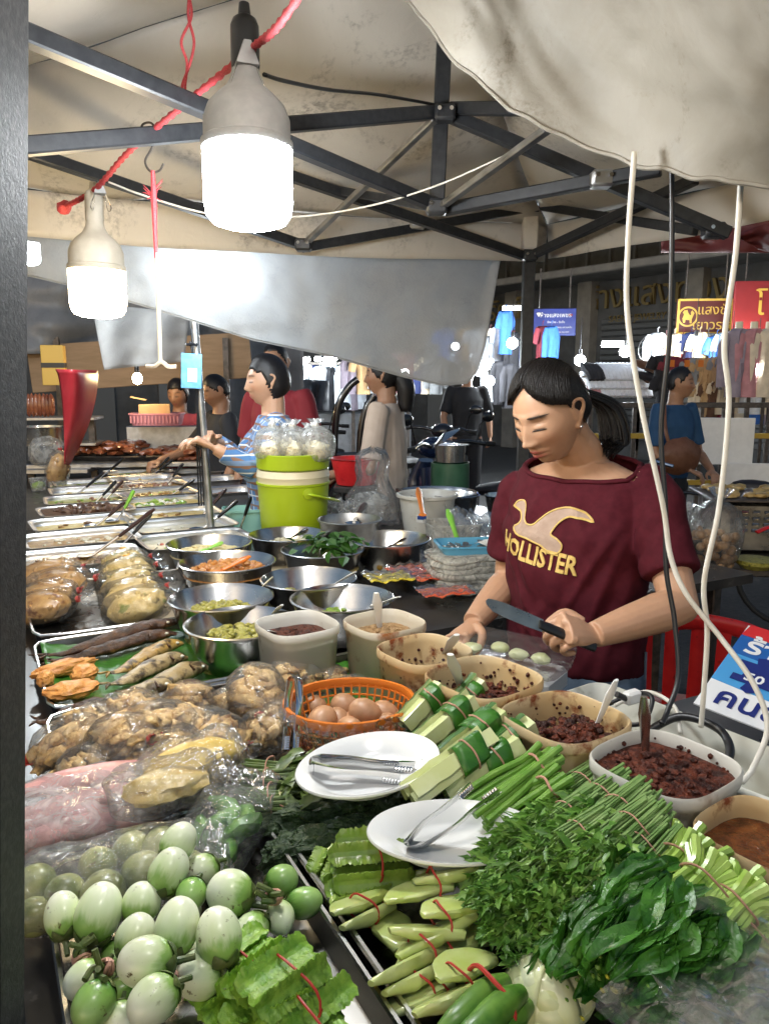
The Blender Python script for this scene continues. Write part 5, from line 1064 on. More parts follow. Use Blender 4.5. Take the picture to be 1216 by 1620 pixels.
# pale boiled gourd wedges, tied in pairs
mat('gourd', (.40, .48, .12), .24, c2=(.52, .58, .24), s=22, coat=.4, rv=.12, sss=.15)
def gourd_piece(m, T, L, r, seed):
    pts = [V((-L*.5, 0, 0)), V((-L*.22, .006, .004)), V((L*.15, .004, .004)), V((L*.5, -.006, 0))]; sp = spline(pts, 6); o_ = len(m.v); m.tube(sp, [r*q for q in interp([.22, .85, 1.12, .9, .3], len(sp))], 20, flat=.72)
    cut = r*.22
    for i in range(o_, len(m.v)):
        p = m.v[i]
        if p.z > cut - p.y*.5: p.z = cut - p.y*.5 + (p.z-cut+p.y*.5)*.06
        m.v[i] = T @ p
GD = [((620, 1408), (750, 1400), .925, 'pale gourd pair on top, under the nearer plate'), ((548, 1462), (600, 1428), .895, 'pale gourd pair at the tray rim'), ((630, 1475), (762, 1448), .92, 'pale gourd pair in the middle, glossy'), ((590, 1540), (740, 1480), .905, 'long pale gourd strip lying across the middle'),
      ((668, 1590), (775, 1535), .905, 'rounded pale gourd pair beside the okra'), ((630, 1590), (690, 1550), .885, 'small pale gourd pieces at the lower rim'), ((600, 1450), (640, 1480), .885, 'folded pale gourd slice, curled'), ((650, 1385), (690, 1378), .895, 'small gourd tip behind the top pair'), ((640, 1520), (770, 1505), .888, 'pale gourd strip under the middle pair')]
for k, (a, b, z, lb) in enumerate(GD):
    A, B = P(*a, z), P(*b, z); c = (A+B)/2; e = B-A; o = thing('gourd_bundle', lb, 'gourd', c, rot=(0, 0, math.atan2(e.y, e.x)), group='pale boiled gourd bundles'); L = e.length
    for q in range(2 if L > .045 else 1):
        m = MB(); gourd_piece(m, Matrix.Translation(((q-.5)*L*.38 if L > .07 else 0, (q-.5)*.014, q*.010)) @ Euler((R.uniform(-.5, .5), R.uniform(-.15, .15), R.uniform(-.3, .3))).to_matrix().to_4x4(), max(.075, L*.85), R.uniform(.0165, .021), q); m.build('slice', 'gourd', o)
    if L > .05: band_ring(o, (0, 0, .004), (1, .2, 0), .021, .019, 'red_band', .0013)
# dark leafy gourds, cooked stem bundles, okra, cabbage
mat('dark_gourd', (.010, .028, .006), .5, c2=(.030, .060, .014), s=50, bmp=1.0, bs=90, bd=.010); mat('cooked_green', (.05, .095, .018), .38, c2=(.13, .18, .04), s=40, rv=.15, coat=.2)
for k, (px, py, z, L, an, lb) in enumerate([(480, 1300, .89, .055, 20, 'dark wrinkled gourd at the left of the row'), (540, 1285, .90, .065, 10, 'dark wrinkled gourd under the farther plate'), (600, 1280, .895, .06, 25, 'dark wrinkled gourd right of the plate foot'), (515, 1335, .885, .06, 15, 'dark wrinkled gourd above the boiled winged beans'), (560, 1318, .89, .06, 5, 'dark wrinkled gourd in the middle of the row'), (470, 1345, .88, .05, 30, 'dark wrinkled gourd at the rim, nearest'), (640, 1300, .885, .06, 40, 'dark wrinkled gourd between the two plates'), (650, 1268, .89, .05, 0, 'dark wrinkled gourd below the cucumbers')]):
    m = MB(); m.blob((0, 0, 0), (L, .026, .024), 4, .35, 2.6, k+2, octv=3); o = m.build('dark_gourd', 'dark_gourd'); place(o, P(px, py, z), rz=rad(an)); tag(o, lb, 'gourd', 'dark wrinkled gourds')
def cooked_bundle_mesh(seed):
    rr = random.Random(seed); st = MB(); lf = MB()
    for k in range(20):
        a, q = rr.uniform(0, 6.28), math.sqrt(rr.random())*.022; s0 = V((rr.uniform(-.01, .01), math.cos(a)*q, math.sin(a)*q*.7)); s1 = V((.07, math.cos(a)*q*1.1, math.sin(a)*q*.8)); s2 = V((.14, math.cos(a)*q*1.9 + rr.uniform(-.01, .01), math.sin(a)*q*.8)); st.tube(spline([s0, s1, s2], 4), [.003, .0028, .0018], 6)
    for k in range(70):
        c = V((rr.uniform(.07, .16), rr.uniform(-.032, .032), rr.uniform(-.006, .02))); M = Matrix.Translation(c) @ Euler((rr.uniform(-.8, .8), rr.uniform(-.5, .5), rr.gauss(0, .6))).to_matrix().to_4x4(); leaf_quad(lf, M, rr.uniform(.03, .05), rr.uniform(.006, .012), 0, False)
    return st.mesh('stems', 'cooked_green'), lf.mesh('leaves', 'cooked_green', ang=0)
CKM = [cooked_bundle_mesh(s) for s in (4, 5)]
for k, (a, b, z, lb) in enumerate([((388, 1215), (480, 1225), .90, 'boiled stem bundle farthest, on the banana leaf'), ((378, 1238), (480, 1240), .905, 'boiled stem bundle second from the leaf'), ((385, 1262), (485, 1262), .90, 'boiled stem bundle in the middle of five'), ((395, 1285), (480, 1282), .895, 'boiled stem bundle fourth from the leaf'), ((420, 1312), (490, 1275), .885, 'boiled stem bundle nearest, with pale cut ends')]):
    A, B = P(*a, z), P(*b, z); e = B-A; o = thing('boiled_stem_bundle', lb, 'greens', A, rot=e.to_track_quat('X', 'Z').to_euler(), group='boiled stem bundles'); s = e.length/.14*1.15; o.scale = (s, 1, 1)
    for nm, me in zip(('stems', 'leaves'), CKM[k % 2]): link_mesh(nm, me, o)
    band_ring(o, (.05, 0, 0), (1, 0, 0), .026, .02, 'pale_band', .0015)
mat('okra', (.05, .15, .015), .34, c2=(.14, .28, .04), s=30, rv=.15, stretch=(1, 1, 1))
o = thing('okra_bundle', 'dark green sponge gourds tied with a red band, beside the cabbage', 'gourd', P(700, 1625, .905)); A = o.location.copy()
for k, (a, b, z) in enumerate([((690, 1640), (800, 1552), .915), ((715, 1660), (825, 1570), .92), ((745, 1665), (835, 1590), .905), ((735, 1625), (815, 1580), .895)]):
    p, q = P(*a, z) - A, P(*b, z) - A; e = q-p; sd = e.cross(V((0, 0, 1))).normalized(); m = MB(); m.tube(spline([p, p+e*.3+sd*.004+V((0, 0, .004)), p+e*.7+V((0, 0, .003)), q], 6), [.006, .013, .0145, .0135, .008], 14); m.build('gourd', 'okra', o)
c_ = P(775, 1578, .915) - A; band_ring(o, c_, (e.x, e.y, 0), .034, .024, 'red_band', .0024)
mat('cabbage', (.60, .64, .30), .32, c2=(.72, .74, .50), s=12, coat=.2, bmp=.3, bs=30, stretch=(1, 1, 1))
o = thing('cabbage_half', 'half head of pale green cabbage beside the sponge gourds', 'cabbage', P(868, 1560, .895), rad(20))
for k in range(6):
    m = MB(); f = 1 - k*.02
    def fn(u, v, k=k, f=f):
        th = u*2*math.pi*.62 + k*1.05; ph = .05 + v*1.52; r_ = .047*f + .0022*math.sin(u*21+k) *v + .004*nz(u*4, v*4, k); return (math.cos(th)*math.sin(ph)*r_*1.0, math.sin(th)*math.sin(ph)*r_*.92, math.cos(ph)*r_*.95 - .010)
    m.grid(fn, 28, 14); m.build('leaf', 'cabbage', o, solid=.0012)
m = MB(); m.lathe([(.001, -.014), (.044, -.012), (.046, -.006), (.001, -.004)], 24); m.build('core', 'cabbage', o)
# clear bags lying in the lower right corner, packs and bags around the bowls
def crumpled(label, c, w, d, rz, amp, seed, mt='film_clear', name='clear_bag', layers=2, tilt=(0, 0), cat='plastic bag', h=.01, fr=9):
    o = thing(name, label, cat, c, rot=(tilt[0], tilt[1], rz), group='loose clear plastic bags')
    for k in range(layers):
        m = MB(); m.grid(lambda u, v: ((u-.5)*w, (v-.5)*d, h*(k+.3) + amp*(abs(nz(u*fr*.5+seed, v*fr*.5, k*3.3))*1.6 + .5*nz(u*fr+k, v*fr, seed) + .25*abs(nz(u*fr*2.4, v*fr*2.4+k, seed)))), 44, 44); m.build('film_layer', mt, o, ang=0)
    return o
crumpled('stack of flat clear bags in the lower right corner', P(1150, 1585, .965), .20, .14, rad(40), .007, 3, 'film_sheet', layers=2, fr=5, tilt=(rad(6), rad(-4))); crumpled('clear bag standing on edge against the choy sum', P(1150, 1520, .985), .10, .12, rad(-20), .006, 8, 'film_sheet', layers=1, tilt=(rad(55), rad(-14)), fr=5); crumpled('folded clear bag with a milky seam at the right edge', P(1215, 1610, .975), .16, .13, rad(15), .008, 12, 'film_sheet', layers=2, fr=5)
crumpled('crumpled clear bag right of the basil bowl', P(610, 890, .88), .20, .16, .3, .028, 21, 'film_crinkle', layers=1); crumpled('crinkled clear bags beside the clear food box', P(760, 845, .88), .26, .22, .1, .07, 31, 'film_crinkle', layers=3)
mat('red_pack', (.60, .07, .025), .4, c2=(.68, .16, .06), s=16); mat('yellow_pack', (.66, .52, .03), .4); mat('paper_pale', (.74, .68, .56), .5)
for k, (px, py, w, d, rz, mt, lb) in enumerate([(615, 917, .15, .11, .3, 'yellow_pack', 'yellow packet lying behind the scrap bowl'), (650, 905, .15, .12, .5, 'red_pack', 'red and clear packet farthest back of the red ones'), (690, 915, .16, .10, .2, 'red_pack', 'red packet in the middle of the pile'), (705, 940, .17, .10, .3, 'red_pack', 'red packet nearest her arm'), (650, 890, .16, .10, .1, 'paper_pale', 'pale wrapper sheet beneath the red packets')]):
    o = thing('food_packet', lb, 'packet', P(px, py, TZ+.03+.006*(4-k if k < 4 else 0)), rz, 'flat food packets'); m = MB(); m.grid(lambda u, v: ((u-.5)*w*.9, (v-.5)*d*.9, .008 + .010*nz(u*5+k, v*5, k) + .004*nz(u*14, v*14, k)), 20, 20); m.build('print_sheet', mt, o, solid=.0006)
    m = MB(); m.grid(lambda u, v: ((u-.5)*w, (v-.5)*d, .016 + .012*nz(u*5+k, v*5, k) + .006*nz(u*13, v*13, k+4)), 26, 26); m.build('clear_film', 'film_clear', o, ang=0)
o = thing('half_egg', 'halved boiled egg lying on the yellow packet', 'egg', P(598, 905, TZ+.03), .3); m = MB(); m.lathe([(.001, -.022), (.012, -.019), (.020, -.010), (.023, 0), (.001, 0)], 24, sx=1.25); m.build('white', 'boiled_egg', o); m = MB(); m.lathe([(.001, .003), (.010, .002), (.0125, -.001)], 20, sx=1.1); m.build('yolk', 'yolk', o)
# tall crinkled bag of batter behind the bowls
o = thing('tall_clear_bag', 'tall crinkled clear bag standing behind the bowls, left of the white tub', 'plastic bag', P(590, 828, TZ)); m = MB(); n = 48; rings = []
for i, (q, z) in enumerate([(.2, 0), (.95, .005), (1.0, .06), (.9, .12), (.68, .17), (.55, .21), (.6, .25), (.62, .29), (.45, .325), (.12, .34)]):
    rings.append([V((math.cos(2*math.pi*j/n)*.125*q*(1+.34*nz(math.cos(2*math.pi*j/n)*4, math.sin(2*math.pi*j/n)*3, z*14)), math.sin(2*math.pi*j/n)*.095*q*(1+.4*nz(math.cos(2*math.pi*j/n)*4, math.sin(2*math.pi*j/n)*4, z*18+4)), z + .03*nz(j*.6, z*9, 3))) for j in range(n)])
m.rings(rings, 0, cap=False); m.build('bag', 'film_crinkle', o, ang=0); m = MB(); m.blob((-.01, 0, .075), (.09, .07, .072), 3, .25, 2, 6); m.build('batter_sheets', 'film_thick', o)
crumpled('clear bag slumped against the bucket foot', P(535, 815, .93), .16, .14, .2, .05, 41, 'film_thick', layers=1, tilt=(rad(50), 0))
# clear box of green parcels beside her knife hand
o = thing('clear_food_box', 'flat clear box of pale green pieces under her hands', 'box', P(806, 1046, .905), rad(-35)); m = MB(); m.lathe([(.001, 0), (.94, 0), (1.0, .035), (1.0, .04), (.6, .043), (.001, .044)], 40, sx=.13, sy=.07, sup=8); m.build('box_shell', 'film_clear', o)
for k in range(4): m = MB(); m.blob((-.08+.05*k, R.uniform(-.02, .02), .020), (.022, .017, .012), 2, .2, 2, k); m.build('parcel', 'cabbage', o)
m = MB(); m.box((0, 0, -.030), (.22, .12, .05), .01); m.build('base_box', 'white_plastic', o)
# ------------------------------------------------------------------ people
def skin_mat(name, c, lip):
    m, nt, b = newmat(name); at = nd(nt, 'ShaderNodeAttribute'); at.attribute_name = 'tint'; co = coords(nt, False)
    n = noise_n(nt, co, 60, 4); base = ramp(nt, n.outputs[0], [(.3, tuple(x*.93 for x in c)), (.7, c)]).outputs[0]
    sep = nd(nt, 'ShaderNodeSeparateColor'); nt.links.new(at.outputs['Color'], sep.inputs[0])
    col = mixc(nt, sep.outputs[0], base, lip); col = mixc(nt, sep.outputs[1], col, (.012, .008, .007)); col = mixc(nt, sep.outputs[2], col, (c[0]*.96, c[1]*.70, c[2]*.62))
    nt.links.new(col, b.inputs['Base Color']); b.inputs['Roughness'].default_value = .46; b.inputs['Subsurface Weight'].default_value = .12; b.inputs['Subsurface Radius'].default_value = (.012, .005, .003); b.inputs['Subsurface Scale'].default_value = .5
    bump(nt, b, noise_n(nt, co, 500, 3).outputs[0], .06, .0006)
skin_mat('skin_woman', (.50, .285, .175), (.42, .10, .085)); skin_mat('skin_tan', (.38, .20, .115), (.26, .08, .06))
mat('hair_black', (.006, .005, .005), .36, c2=(.014, .011, .010), s=40, stretch=(14, 1, 14), bmp=.6, bs=90, bd=.0015, spec=.4)
mat('brow_brown', (.035, .022, .017), .7)
mat('tee_maroon', (.060, .0055, .011), .85, c2=(.078, .008, .015), s=60, bmp=.25, bs=900, bd=.0006, spec=.2)
mat('denim', (.10, .15, .22), .8, c2=(.20, .27, .36), s=14, bmp=.4, bs=700, bd=.0006, c3=(.32, .40, .48), s3=7, t3=(.52, .7))
mat('gold_thread', (.60, .40, .10), .5, c2=(.7, .5, .16), s=120, bmp=.4, bs=700); mat('patch_tan', (.36, .25, .19), .8, c2=(.44, .32, .25), s=40, bmp=.3, bs=600)
mat('tee_black', (.012, .013, .017), .8); mat('tee_blue', (.012, .055, .13), .8, c2=(.02, .07, .16), s=12); mat('tee_red', (.22, .015, .022), .8); mat('tee_pink', (.42, .07, .10), .8); mat('blouse_beige', (.52, .40, .31), .85, c2=(.56, .44, .35), s=20, bmp=.2, bs=300)
mat('trousers_dark', (.02, .02, .024), .8); mat('apron_print', (.42, .32, .20), .7, c2=(.5, .40, .28), s=12, c3=(.35, .05, .04), s3=46, t3=(.66, .7)); mat('bag_leather', (.12, .045, .02), .5, c2=(.17, .07, .035), s=20)
def plaid():
    m, nt, b = newmat('plaid'); co = coords(nt, False); sx = nd(nt, 'ShaderNodeSeparateXYZ'); nt.links.new(co, sx.inputs[0]); col = None
    def stripes(sock, period, wd, ph=0):
        a = nd(nt, 'ShaderNodeMath', operation='MULTIPLY_ADD'); a.inputs[1].default_value = 1/period; a.inputs[2].default_value = ph; nt.links.new(sock, a.inputs[0]); f = nd(nt, 'ShaderNodeMath', operation='FRACT'); nt.links.new(a.outputs[0], f.inputs[0]); l = nd(nt, 'ShaderNodeMath', operation='LESS_THAN'); l.inputs[1].default_value = wd; nt.links.new(f.outputs[0], l.inputs[0]); return l.outputs[0]
    col = mixc(nt, stripes(sx.outputs[0], .07, .35), (.07, .17, .36), (.25, .14, .09)); col = mixc(nt, stripes(sx.outputs[2], .07, .3), col, (.16, .25, .42))
    col = mixc(nt, stripes(sx.outputs[0], .07, .08, .3), col, (.62, .64, .66)); col = mixc(nt, stripes(sx.outputs[2], .07, .08, .45), col, (.62, .64, .66)); col = mixc(nt, stripes(sx.outputs[2], .07, .12, .1), col, (.22, .12, .08))
    nt.links.new(col, b.inputs['Base Color']); b.inputs['Roughness'].default_value = .85
plaid()

def gz(x, x0, s): return math.exp(-((x-x0)/s)**2)
def head_mesh(m, M, s=1.0, sub=5, eyes='down', female=True):
    """face towards +Y, up +Z; ears, nose, lips, lids, brow ridge, chin and jaw are modelled"""
    vs, fs = ico(sub); out = []
    for p in vs:
        x, y, z = p; jaw = sm((-z-.05)/.9)
        X = .073*x*(1 - .24*jaw*(1 if y > -.2 else .6)); Y = (.094 if y < 0 else .090)*y; Z = .113*z
        if y < 0 and z < -.15: Y *= 1 - .45*sm((-z-.15)/.8)          # under the back of the skull
        if z < -.35 and y > 0: Y *= 1 + .10*sm((-z-.35)/.5)
        if y > .1 and z > .1: Y *= 1 - .03*z
        if y > 0:
            fr = sm(y*1.8)
            ax = abs(X)
            for sg in (-1, 1):
                d = -.0125*gz(X, sg*.030, .016)*gz(Z, .012, .012) + .0080*gz(X, sg*.031, .0125)*gz(Z, .0080, .0072) + .0050*gz(X, sg*.030, .020)*gz(Z, .031, .008) + .005*gz(X, sg*.044, .02)*gz(Z, -.022, .02) + .0105*gz(X, sg*.0135, .0065)*gz(Z, -.033, .0068) - .0035*gz(X, sg*.022, .007)*gz(Z, -.047, .012)
                Y += d*fr
            t = (.026-Z)/.056
            if -.2 < t < 1.4: Y += fr*gz(X, 0, .0095+.003*max(0, t))*(.003+.015*sm(t))*(1 if t < 1 else max(0, 1-(t-1)*3.2))
            Y += fr*(.0080*gz(X, 0, .0105)*gz(Z, -.030, .0085) + .0105*gz(X, 0, .019)*gz(Z, -.0565, .0052) + .0115*gz(X, 0, .016)*gz(Z, -.0685, .0055) - .0075*gz(X, 0, .023)*gz(Z, -.0625, .0024) + .003*gz(X, 0, .004)*gz(Z, -.046, .006)*-1 - .003*gz(X, 0, .02)*gz(Z, -.079, .005) + .0075*gz(X, 0, .017)*gz(Z, -.096, .012))
        out.append(M @ (V((X, Y, Z))*s))
    m.add(out, fs)
    for sg in (-1, 1):
        ear = [V((sg*.070, -.004, -.030)), V((sg*.077, -.012, -.014)), V((sg*.083, -.024, .010)), V((sg*.083, -.022, .026)), V((sg*.078, -.006, .031)), V((sg*.073, .003, .018)), V((sg*.072, .002, .0))]
        m.tube([M @ (p*s) for p in spline(ear, 5)], .0048*s, 8); m.blob(M @ (V((sg*.073, -.008, .0))*s), V((.005, .013, .024))*s, 2, M=M.to_3x3().to_4x4()); m.blob(M @ (V((sg*.072, -.004, -.030))*s), V((.005, .007, .009))*s, 2, M=M.to_3x3().to_4x4())
def remesh(name, m, vox, mats, parent=None, smooth=3, disp=None):
    me = m.mesh(name, mats, ang=0); o = bpy.data.objects.new(name, me); COL.objects.link(o)
    md = o.modifiers.new('r', 'REMESH'); md.mode = 'VOXEL'; md.voxel_size = vox; md.use_smooth_shade = True
    if smooth: s = o.modifiers.new('s', 'SMOOTH'); s.factor = .5; s.iterations = smooth
    dg = bpy.context.evaluated_depsgraph_get(); me2 = bpy.data.meshes.new_from_object(o.evaluated_get(dg)); bpy.data.objects.remove(o); bpy.data.meshes.remove(me)
    me2.name = name; me2.materials.clear()
    for q in (mats if isinstance(mats, (list, tuple)) else [mats]): me2.materials.append(M_(q))
    if disp:
        ns = [v.normal.copy() for v in me2.vertices]
        for v, nrm in zip(me2.vertices, ns): v.co += nrm*disp(v.co)
    me2.polygons.foreach_set('use_smooth', [True]*len(me2.polygons)); me2.polygons.foreach_set('material_index', [0]*len(me2.polygons)); me2.update()
    o = bpy.data.objects.new(name, me2); COL.objects.link(o); o.parent = parent; return o
def face_tint(o, M, s, closed=True, makeup=1.0):
    me = o.data; at = me.color_attributes.new('tint', 'FLOAT_COLOR', 'POINT'); I = M.inverted(); data = [0.0]*(4*len(me.vertices))
    for i, v in enumerate(me.vertices):
        p = (I @ v.co)/s
        if -.115 < p.z < .06 and p.y > .02 and abs(p.x) < .08:
            ax = abs(p.x); r_ = min(1, (gz(ax, 0, .019)*(gz(p.z, -.0565+.0015*math.cos(ax*160), .0045) + gz(p.z, -.0680, .0052)))*1.25) * (1 if p.y > .06 else 0)
            brow = gz(p.z, .0305 + .10*(ax-.018)*(1 if ax < .038 else -.4) - .001, .0042)*sm((ax-.012)/.008)*sm((.054-ax)/.01)*.85
            lash = gz(p.z, .0015 - 6*(ax-.031)**2, .0026 if closed else .0034)*sm((ax-.016)/.006)*sm((.047-ax)/.006)*.95
            crease = gz(p.z, .0135 - 5*(ax-.031)**2, .0010)*sm((ax-.018)/.006)*sm((.046-ax)/.006)*.35; mouth = gz(p.z, -.0625, .0011)*gz(ax, 0, .019)*.7; nost = gz(ax, .008, .0032)*gz(p.z, -.040, .0024)*.8
            data[4*i] = r_*makeup; data[4*i+1] = min(1, brow + lash + crease + mouth + nost); data[4*i+2] = .5*gz(ax, .042, .018)*gz(p.z, -.028, .018)
        data[4*i+3] = 1
    at.data.foreach_set('color', data)
def hair_cap(M, s, parent, line, sub=5, thick0=.010, mt='hair_black', name='hair', extra=None, part=None):
    vs, fs = ico(sub); m = MB(); idx = {}; keep = []
    for f in fs:
        c = (vs[f[0]]+vs[f[1]]+vs[f[2]])/3
        if line(c): keep.append(f)
    bad = set(i for f in fs if not line((vs[f[0]]+vs[f[1]]+vs[f[2]])/3) for i in f)
    adj = {}
    for f in fs:
        for a_ in f: adj.setdefault(a_, set()).update(f)
    lev = {i: 0 for i in bad}; fr_ = bad
    for L_ in range(1, 9):
        fr_ = set(j for i in fr_ for j in adj[i]) - set(lev)
        for j in fr_: lev[j] = L_
    for f in keep:
        for i in f:
            if i not in idx:
                p = vs[i]; x, y, z = p; k = 1.0 + .012*nz(x*3, y*3, z*3); ft_ = sm(lev.get(i, 9)/(8 if sub > 5 else 4)); thick = thick0*(.15+.85*ft_); X = (.073*s+thick*.75)*x*k; Y = ((.094 if y < 0 else .090)*s + thick*(1.0 if y < 0 else .35))*y*k; Z = (.113*s + thick*.9)*z*k
                if y < 0 and z < -.15: Y *= 1 - .25*sm((-z-.15)/.8)
                if part is not None: 
                    dz = part(x, y, z); Z += dz*.003; 
                idx[i] = len(m.v); m.v.append(M @ V((X, Y, Z)))
        m.f.append([idx[i] for i in f]); m.m.append(0)
    if extra: extra(m)
    return m.build(name, mt, parent, ang=0, solid=.002)
def finger_chain(m, base, dirs, lens, rads):
    pts = [V(base)]
    for d, l in zip(dirs, lens): pts.append(pts[-1] + V(d).normalized()*l)
    m.tube(spline(pts, 4), interp(rads, 4*(len(pts)-1)+1), 10); m.blob(pts[-1], rads[-1]*1.02, 2); return pts
def hand(m, W, D, N, s=1.0, side=1, curl=.5, grip=False):
    """W wrist, D towards fingers, N back-of-hand normal; side +1 puts the thumb at D x N"""
    W, D, N = V(W), V(D).normalized(), V(N); N = (N - D*N.dot(D)).normalized(); T = D.cross(N)*side
    m.tube([W - D*.02*s, W + D*.015*s, W + D*.05*s, W + D*.084*s], [.020*s, .026*s, .035*s, .036*s], 14, flat=.46, up=N)
    for k, (o_, L, r) in enumerate(((.0285, .072, .0080), (.0095, .080, .0083), (-.0095, .074, .0079), (-.0275, .058, .0071))):
        b = W + D*(.080 - abs(k-1.2)*.003)*s + T*o_*s + N*.002*s; c = curl*(1+.06*k); d1 = D*math.cos(c) - N*math.sin(c); d2 = D*math.cos(c*2.3) - N*math.sin(c*2.3); d3 = D*math.cos(c*3.1) - N*math.sin(c*3.1)
        m.blob(b + N*.003*s, r*1.12*s, 2); finger_chain(m, b - D*.012*s, [d1, d2, d3], [L*.56*s, L*.36*s, L*.28*s], [r*s, r*1.0*s, r*.94*s, r*.80*s])
    tb = W + D*.022*s + T*.024*s; c = curl; finger_chain(m, tb, [D*.7 + T*.75 - N*.25, D*.9 + T*(.25 - .5*grip) - N*(.35+.5*grip), D*.8 - T*(.1+.5*grip) - N*(.3+.4*grip)], [.036*s, .030*s, .024*s], [.0125*s, .0108*s, .0098*s, .0085*s])

# ---- the seller in the maroon T-shirt
FX = rad(180-36); HX = rad(180-50)
pel = Q(905, 1068, 1.74); root_c = V((pel.x, pel.y, 0))
woman = None
bm_w = MB(); rl = V((0, 0, 0))
fwd = V((-math.sin(FX), math.cos(FX), 0)); rgt = V((math.cos(FX), math.sin(FX), 0))
nb = Q(930, 742, 1.775)                         # base of the neck
shL, shR = Q(1030, 782, 1.66), Q(820, 785, 1.86)
elL, wrL = Q(1074, 958, 1.52), Q(940, 1004, 1.43)
elR, wrR = Q(806, 918, 1.87), Q(748, 985, 1.70)
earW = Q(914, 652, 1.63); HS = .93
Mh = Matrix.Rotation(HX, 4, 'Z') @ Matrix.Rotation(rad(-25), 4, 'X') @ Matrix.Rotation(rad(2), 4, 'Y')
hc = earW - (Mh @ (V((-.075, -.01, 0))*HS)); Mh = Matrix.Translation(hc) @ Mh
head_mesh(bm_w, Mh, HS, 6)
skull = Mh @ V((0, -.03, -.05)); bm_w.tube(spline([nb - V((0, 0, .06)), nb.lerp(skull, .25), nb.lerp(skull, .7), skull], 5), [.075, .053, .049, .052], 20)
def torso_rings(m, rings, n=28):
    out = []
    for (c, a, b) in rings:
        out.append([V(c) + rgt*math.cos(2*math.pi*j/n)*a + fwd*math.sin(2*math.pi*j/n)*b for j in range(n)])
    m.rings(out)
chest = (shL+shR)/2; chest = V((chest.x, chest.y, 0)); pz = pel.z
def tc(z, f=0): t = (z-.83)/(1.30-.83); c = root_c.lerp(V((chest.x, chest.y, 0)), t); return V((c.x, c.y, z)) + fwd*f
BR = [(tc(.78), .155, .105), (tc(.86), .16, .11), (tc(.98, .006), .142, .102), (tc(1.08, .012), .15, .112), (tc(1.17, .016), .155, .112), (tc(1.24, .004), .16, .095), (tc(1.285), .14, .07), (tc(1.315), .07, .05)]
torso_rings(bm_w, BR)
for s, sh, el, wr in ((-1, shL, elL, wrL), (1, shR, elR, wrR)):
    bm_w.tube(spline([sh + rgt*(-.03*s) + V((0, 0, .0)), sh, sh.lerp(el, .5), el], 6), [.046, .047, .044, .042, .038], 18); bm_w.blob(el, .0385, 3)
    bm_w.tube(spline([el, el.lerp(wr, .25), el.lerp(wr, .65), wr], 6), [.0385, .0410, .034, .0255], 18)
for s in (-1, 1): bm_w.tube([tc(.80) + rgt*.08*s, tc(.45) + rgt*.08*s, tc(.08) + rgt*.08*s + V((0, 0, 0))], [.075, .055, .04], 14); bm_w.tube([tc(.06) + rgt*.08*s - fwd*.05, tc(.04) + rgt*.08*s + fwd*.16], [.04, .03], 10)
knife_dir = (Q(770, 952, 1.36) - Q(862, 992, 1.395)).normalized()
hd_ = (Q(870, 990, 1.375) - wrL).normalized(); hand(bm_w, wrL, hd_, V((.25, -.55, .8)), .98, 1, .95, True)
hand(bm_w, wrR, (Q(722, 1012, 1.64)-wrR), V((-.5, -.2, .8)), .95, -1, .35)
body = remesh('person', bm_w, .0026, 'skin_woman', smooth=2)
face_tint(body, Mh, HS)
tag(body, 'woman in maroon T-shirt with gull print looking down, knife in her left hand', 'person'); woman = body
# brows and lashes laid on the face
from mathutils.bvhtree import BVHTree
bvf = BVHTree.FromPolygons([v.co for v in body.data.vertices], [p.vertices for p in body.data.polygons]); fdir = (Mh.to_3x3() @ V((0, 1, 0))).normalized()
def on_face(x, z, o=.0):
    w = Mh @ (V((x, .16, z))*HS); h_ = bvf.ray_cast(w, -fdir, .2); return (h_[0] if h_[0] is not None else w) + fdir*o
for s in (-1, 1):
    m = MB(); m.tube([on_face(s*x, .0305 + .05*(x-.014) - 5*(x-.03)**2*(1 if x > .03 else 0), .0003) for x in (.012, .018, .024, .030, .036, .042, .048, .053)], [.0010, .0021, .0023, .0022, .0020, .0017, .0012, .0005], 6, flat=.3, up=fdir); m.build('eyebrow', 'brow_brown', woman, ang=0)
    m = MB(); m.tube([on_face(s*x, .0000 - 5*(x-.031)**2, .0006) for x in (.0165, .021, .026, .031, .036, .041, .046)], [.0006, .0011, .0013, .0014, .0015, .0014, .0008], 6); m.build('eyelashes', 'hair_black', woman, ang=0)
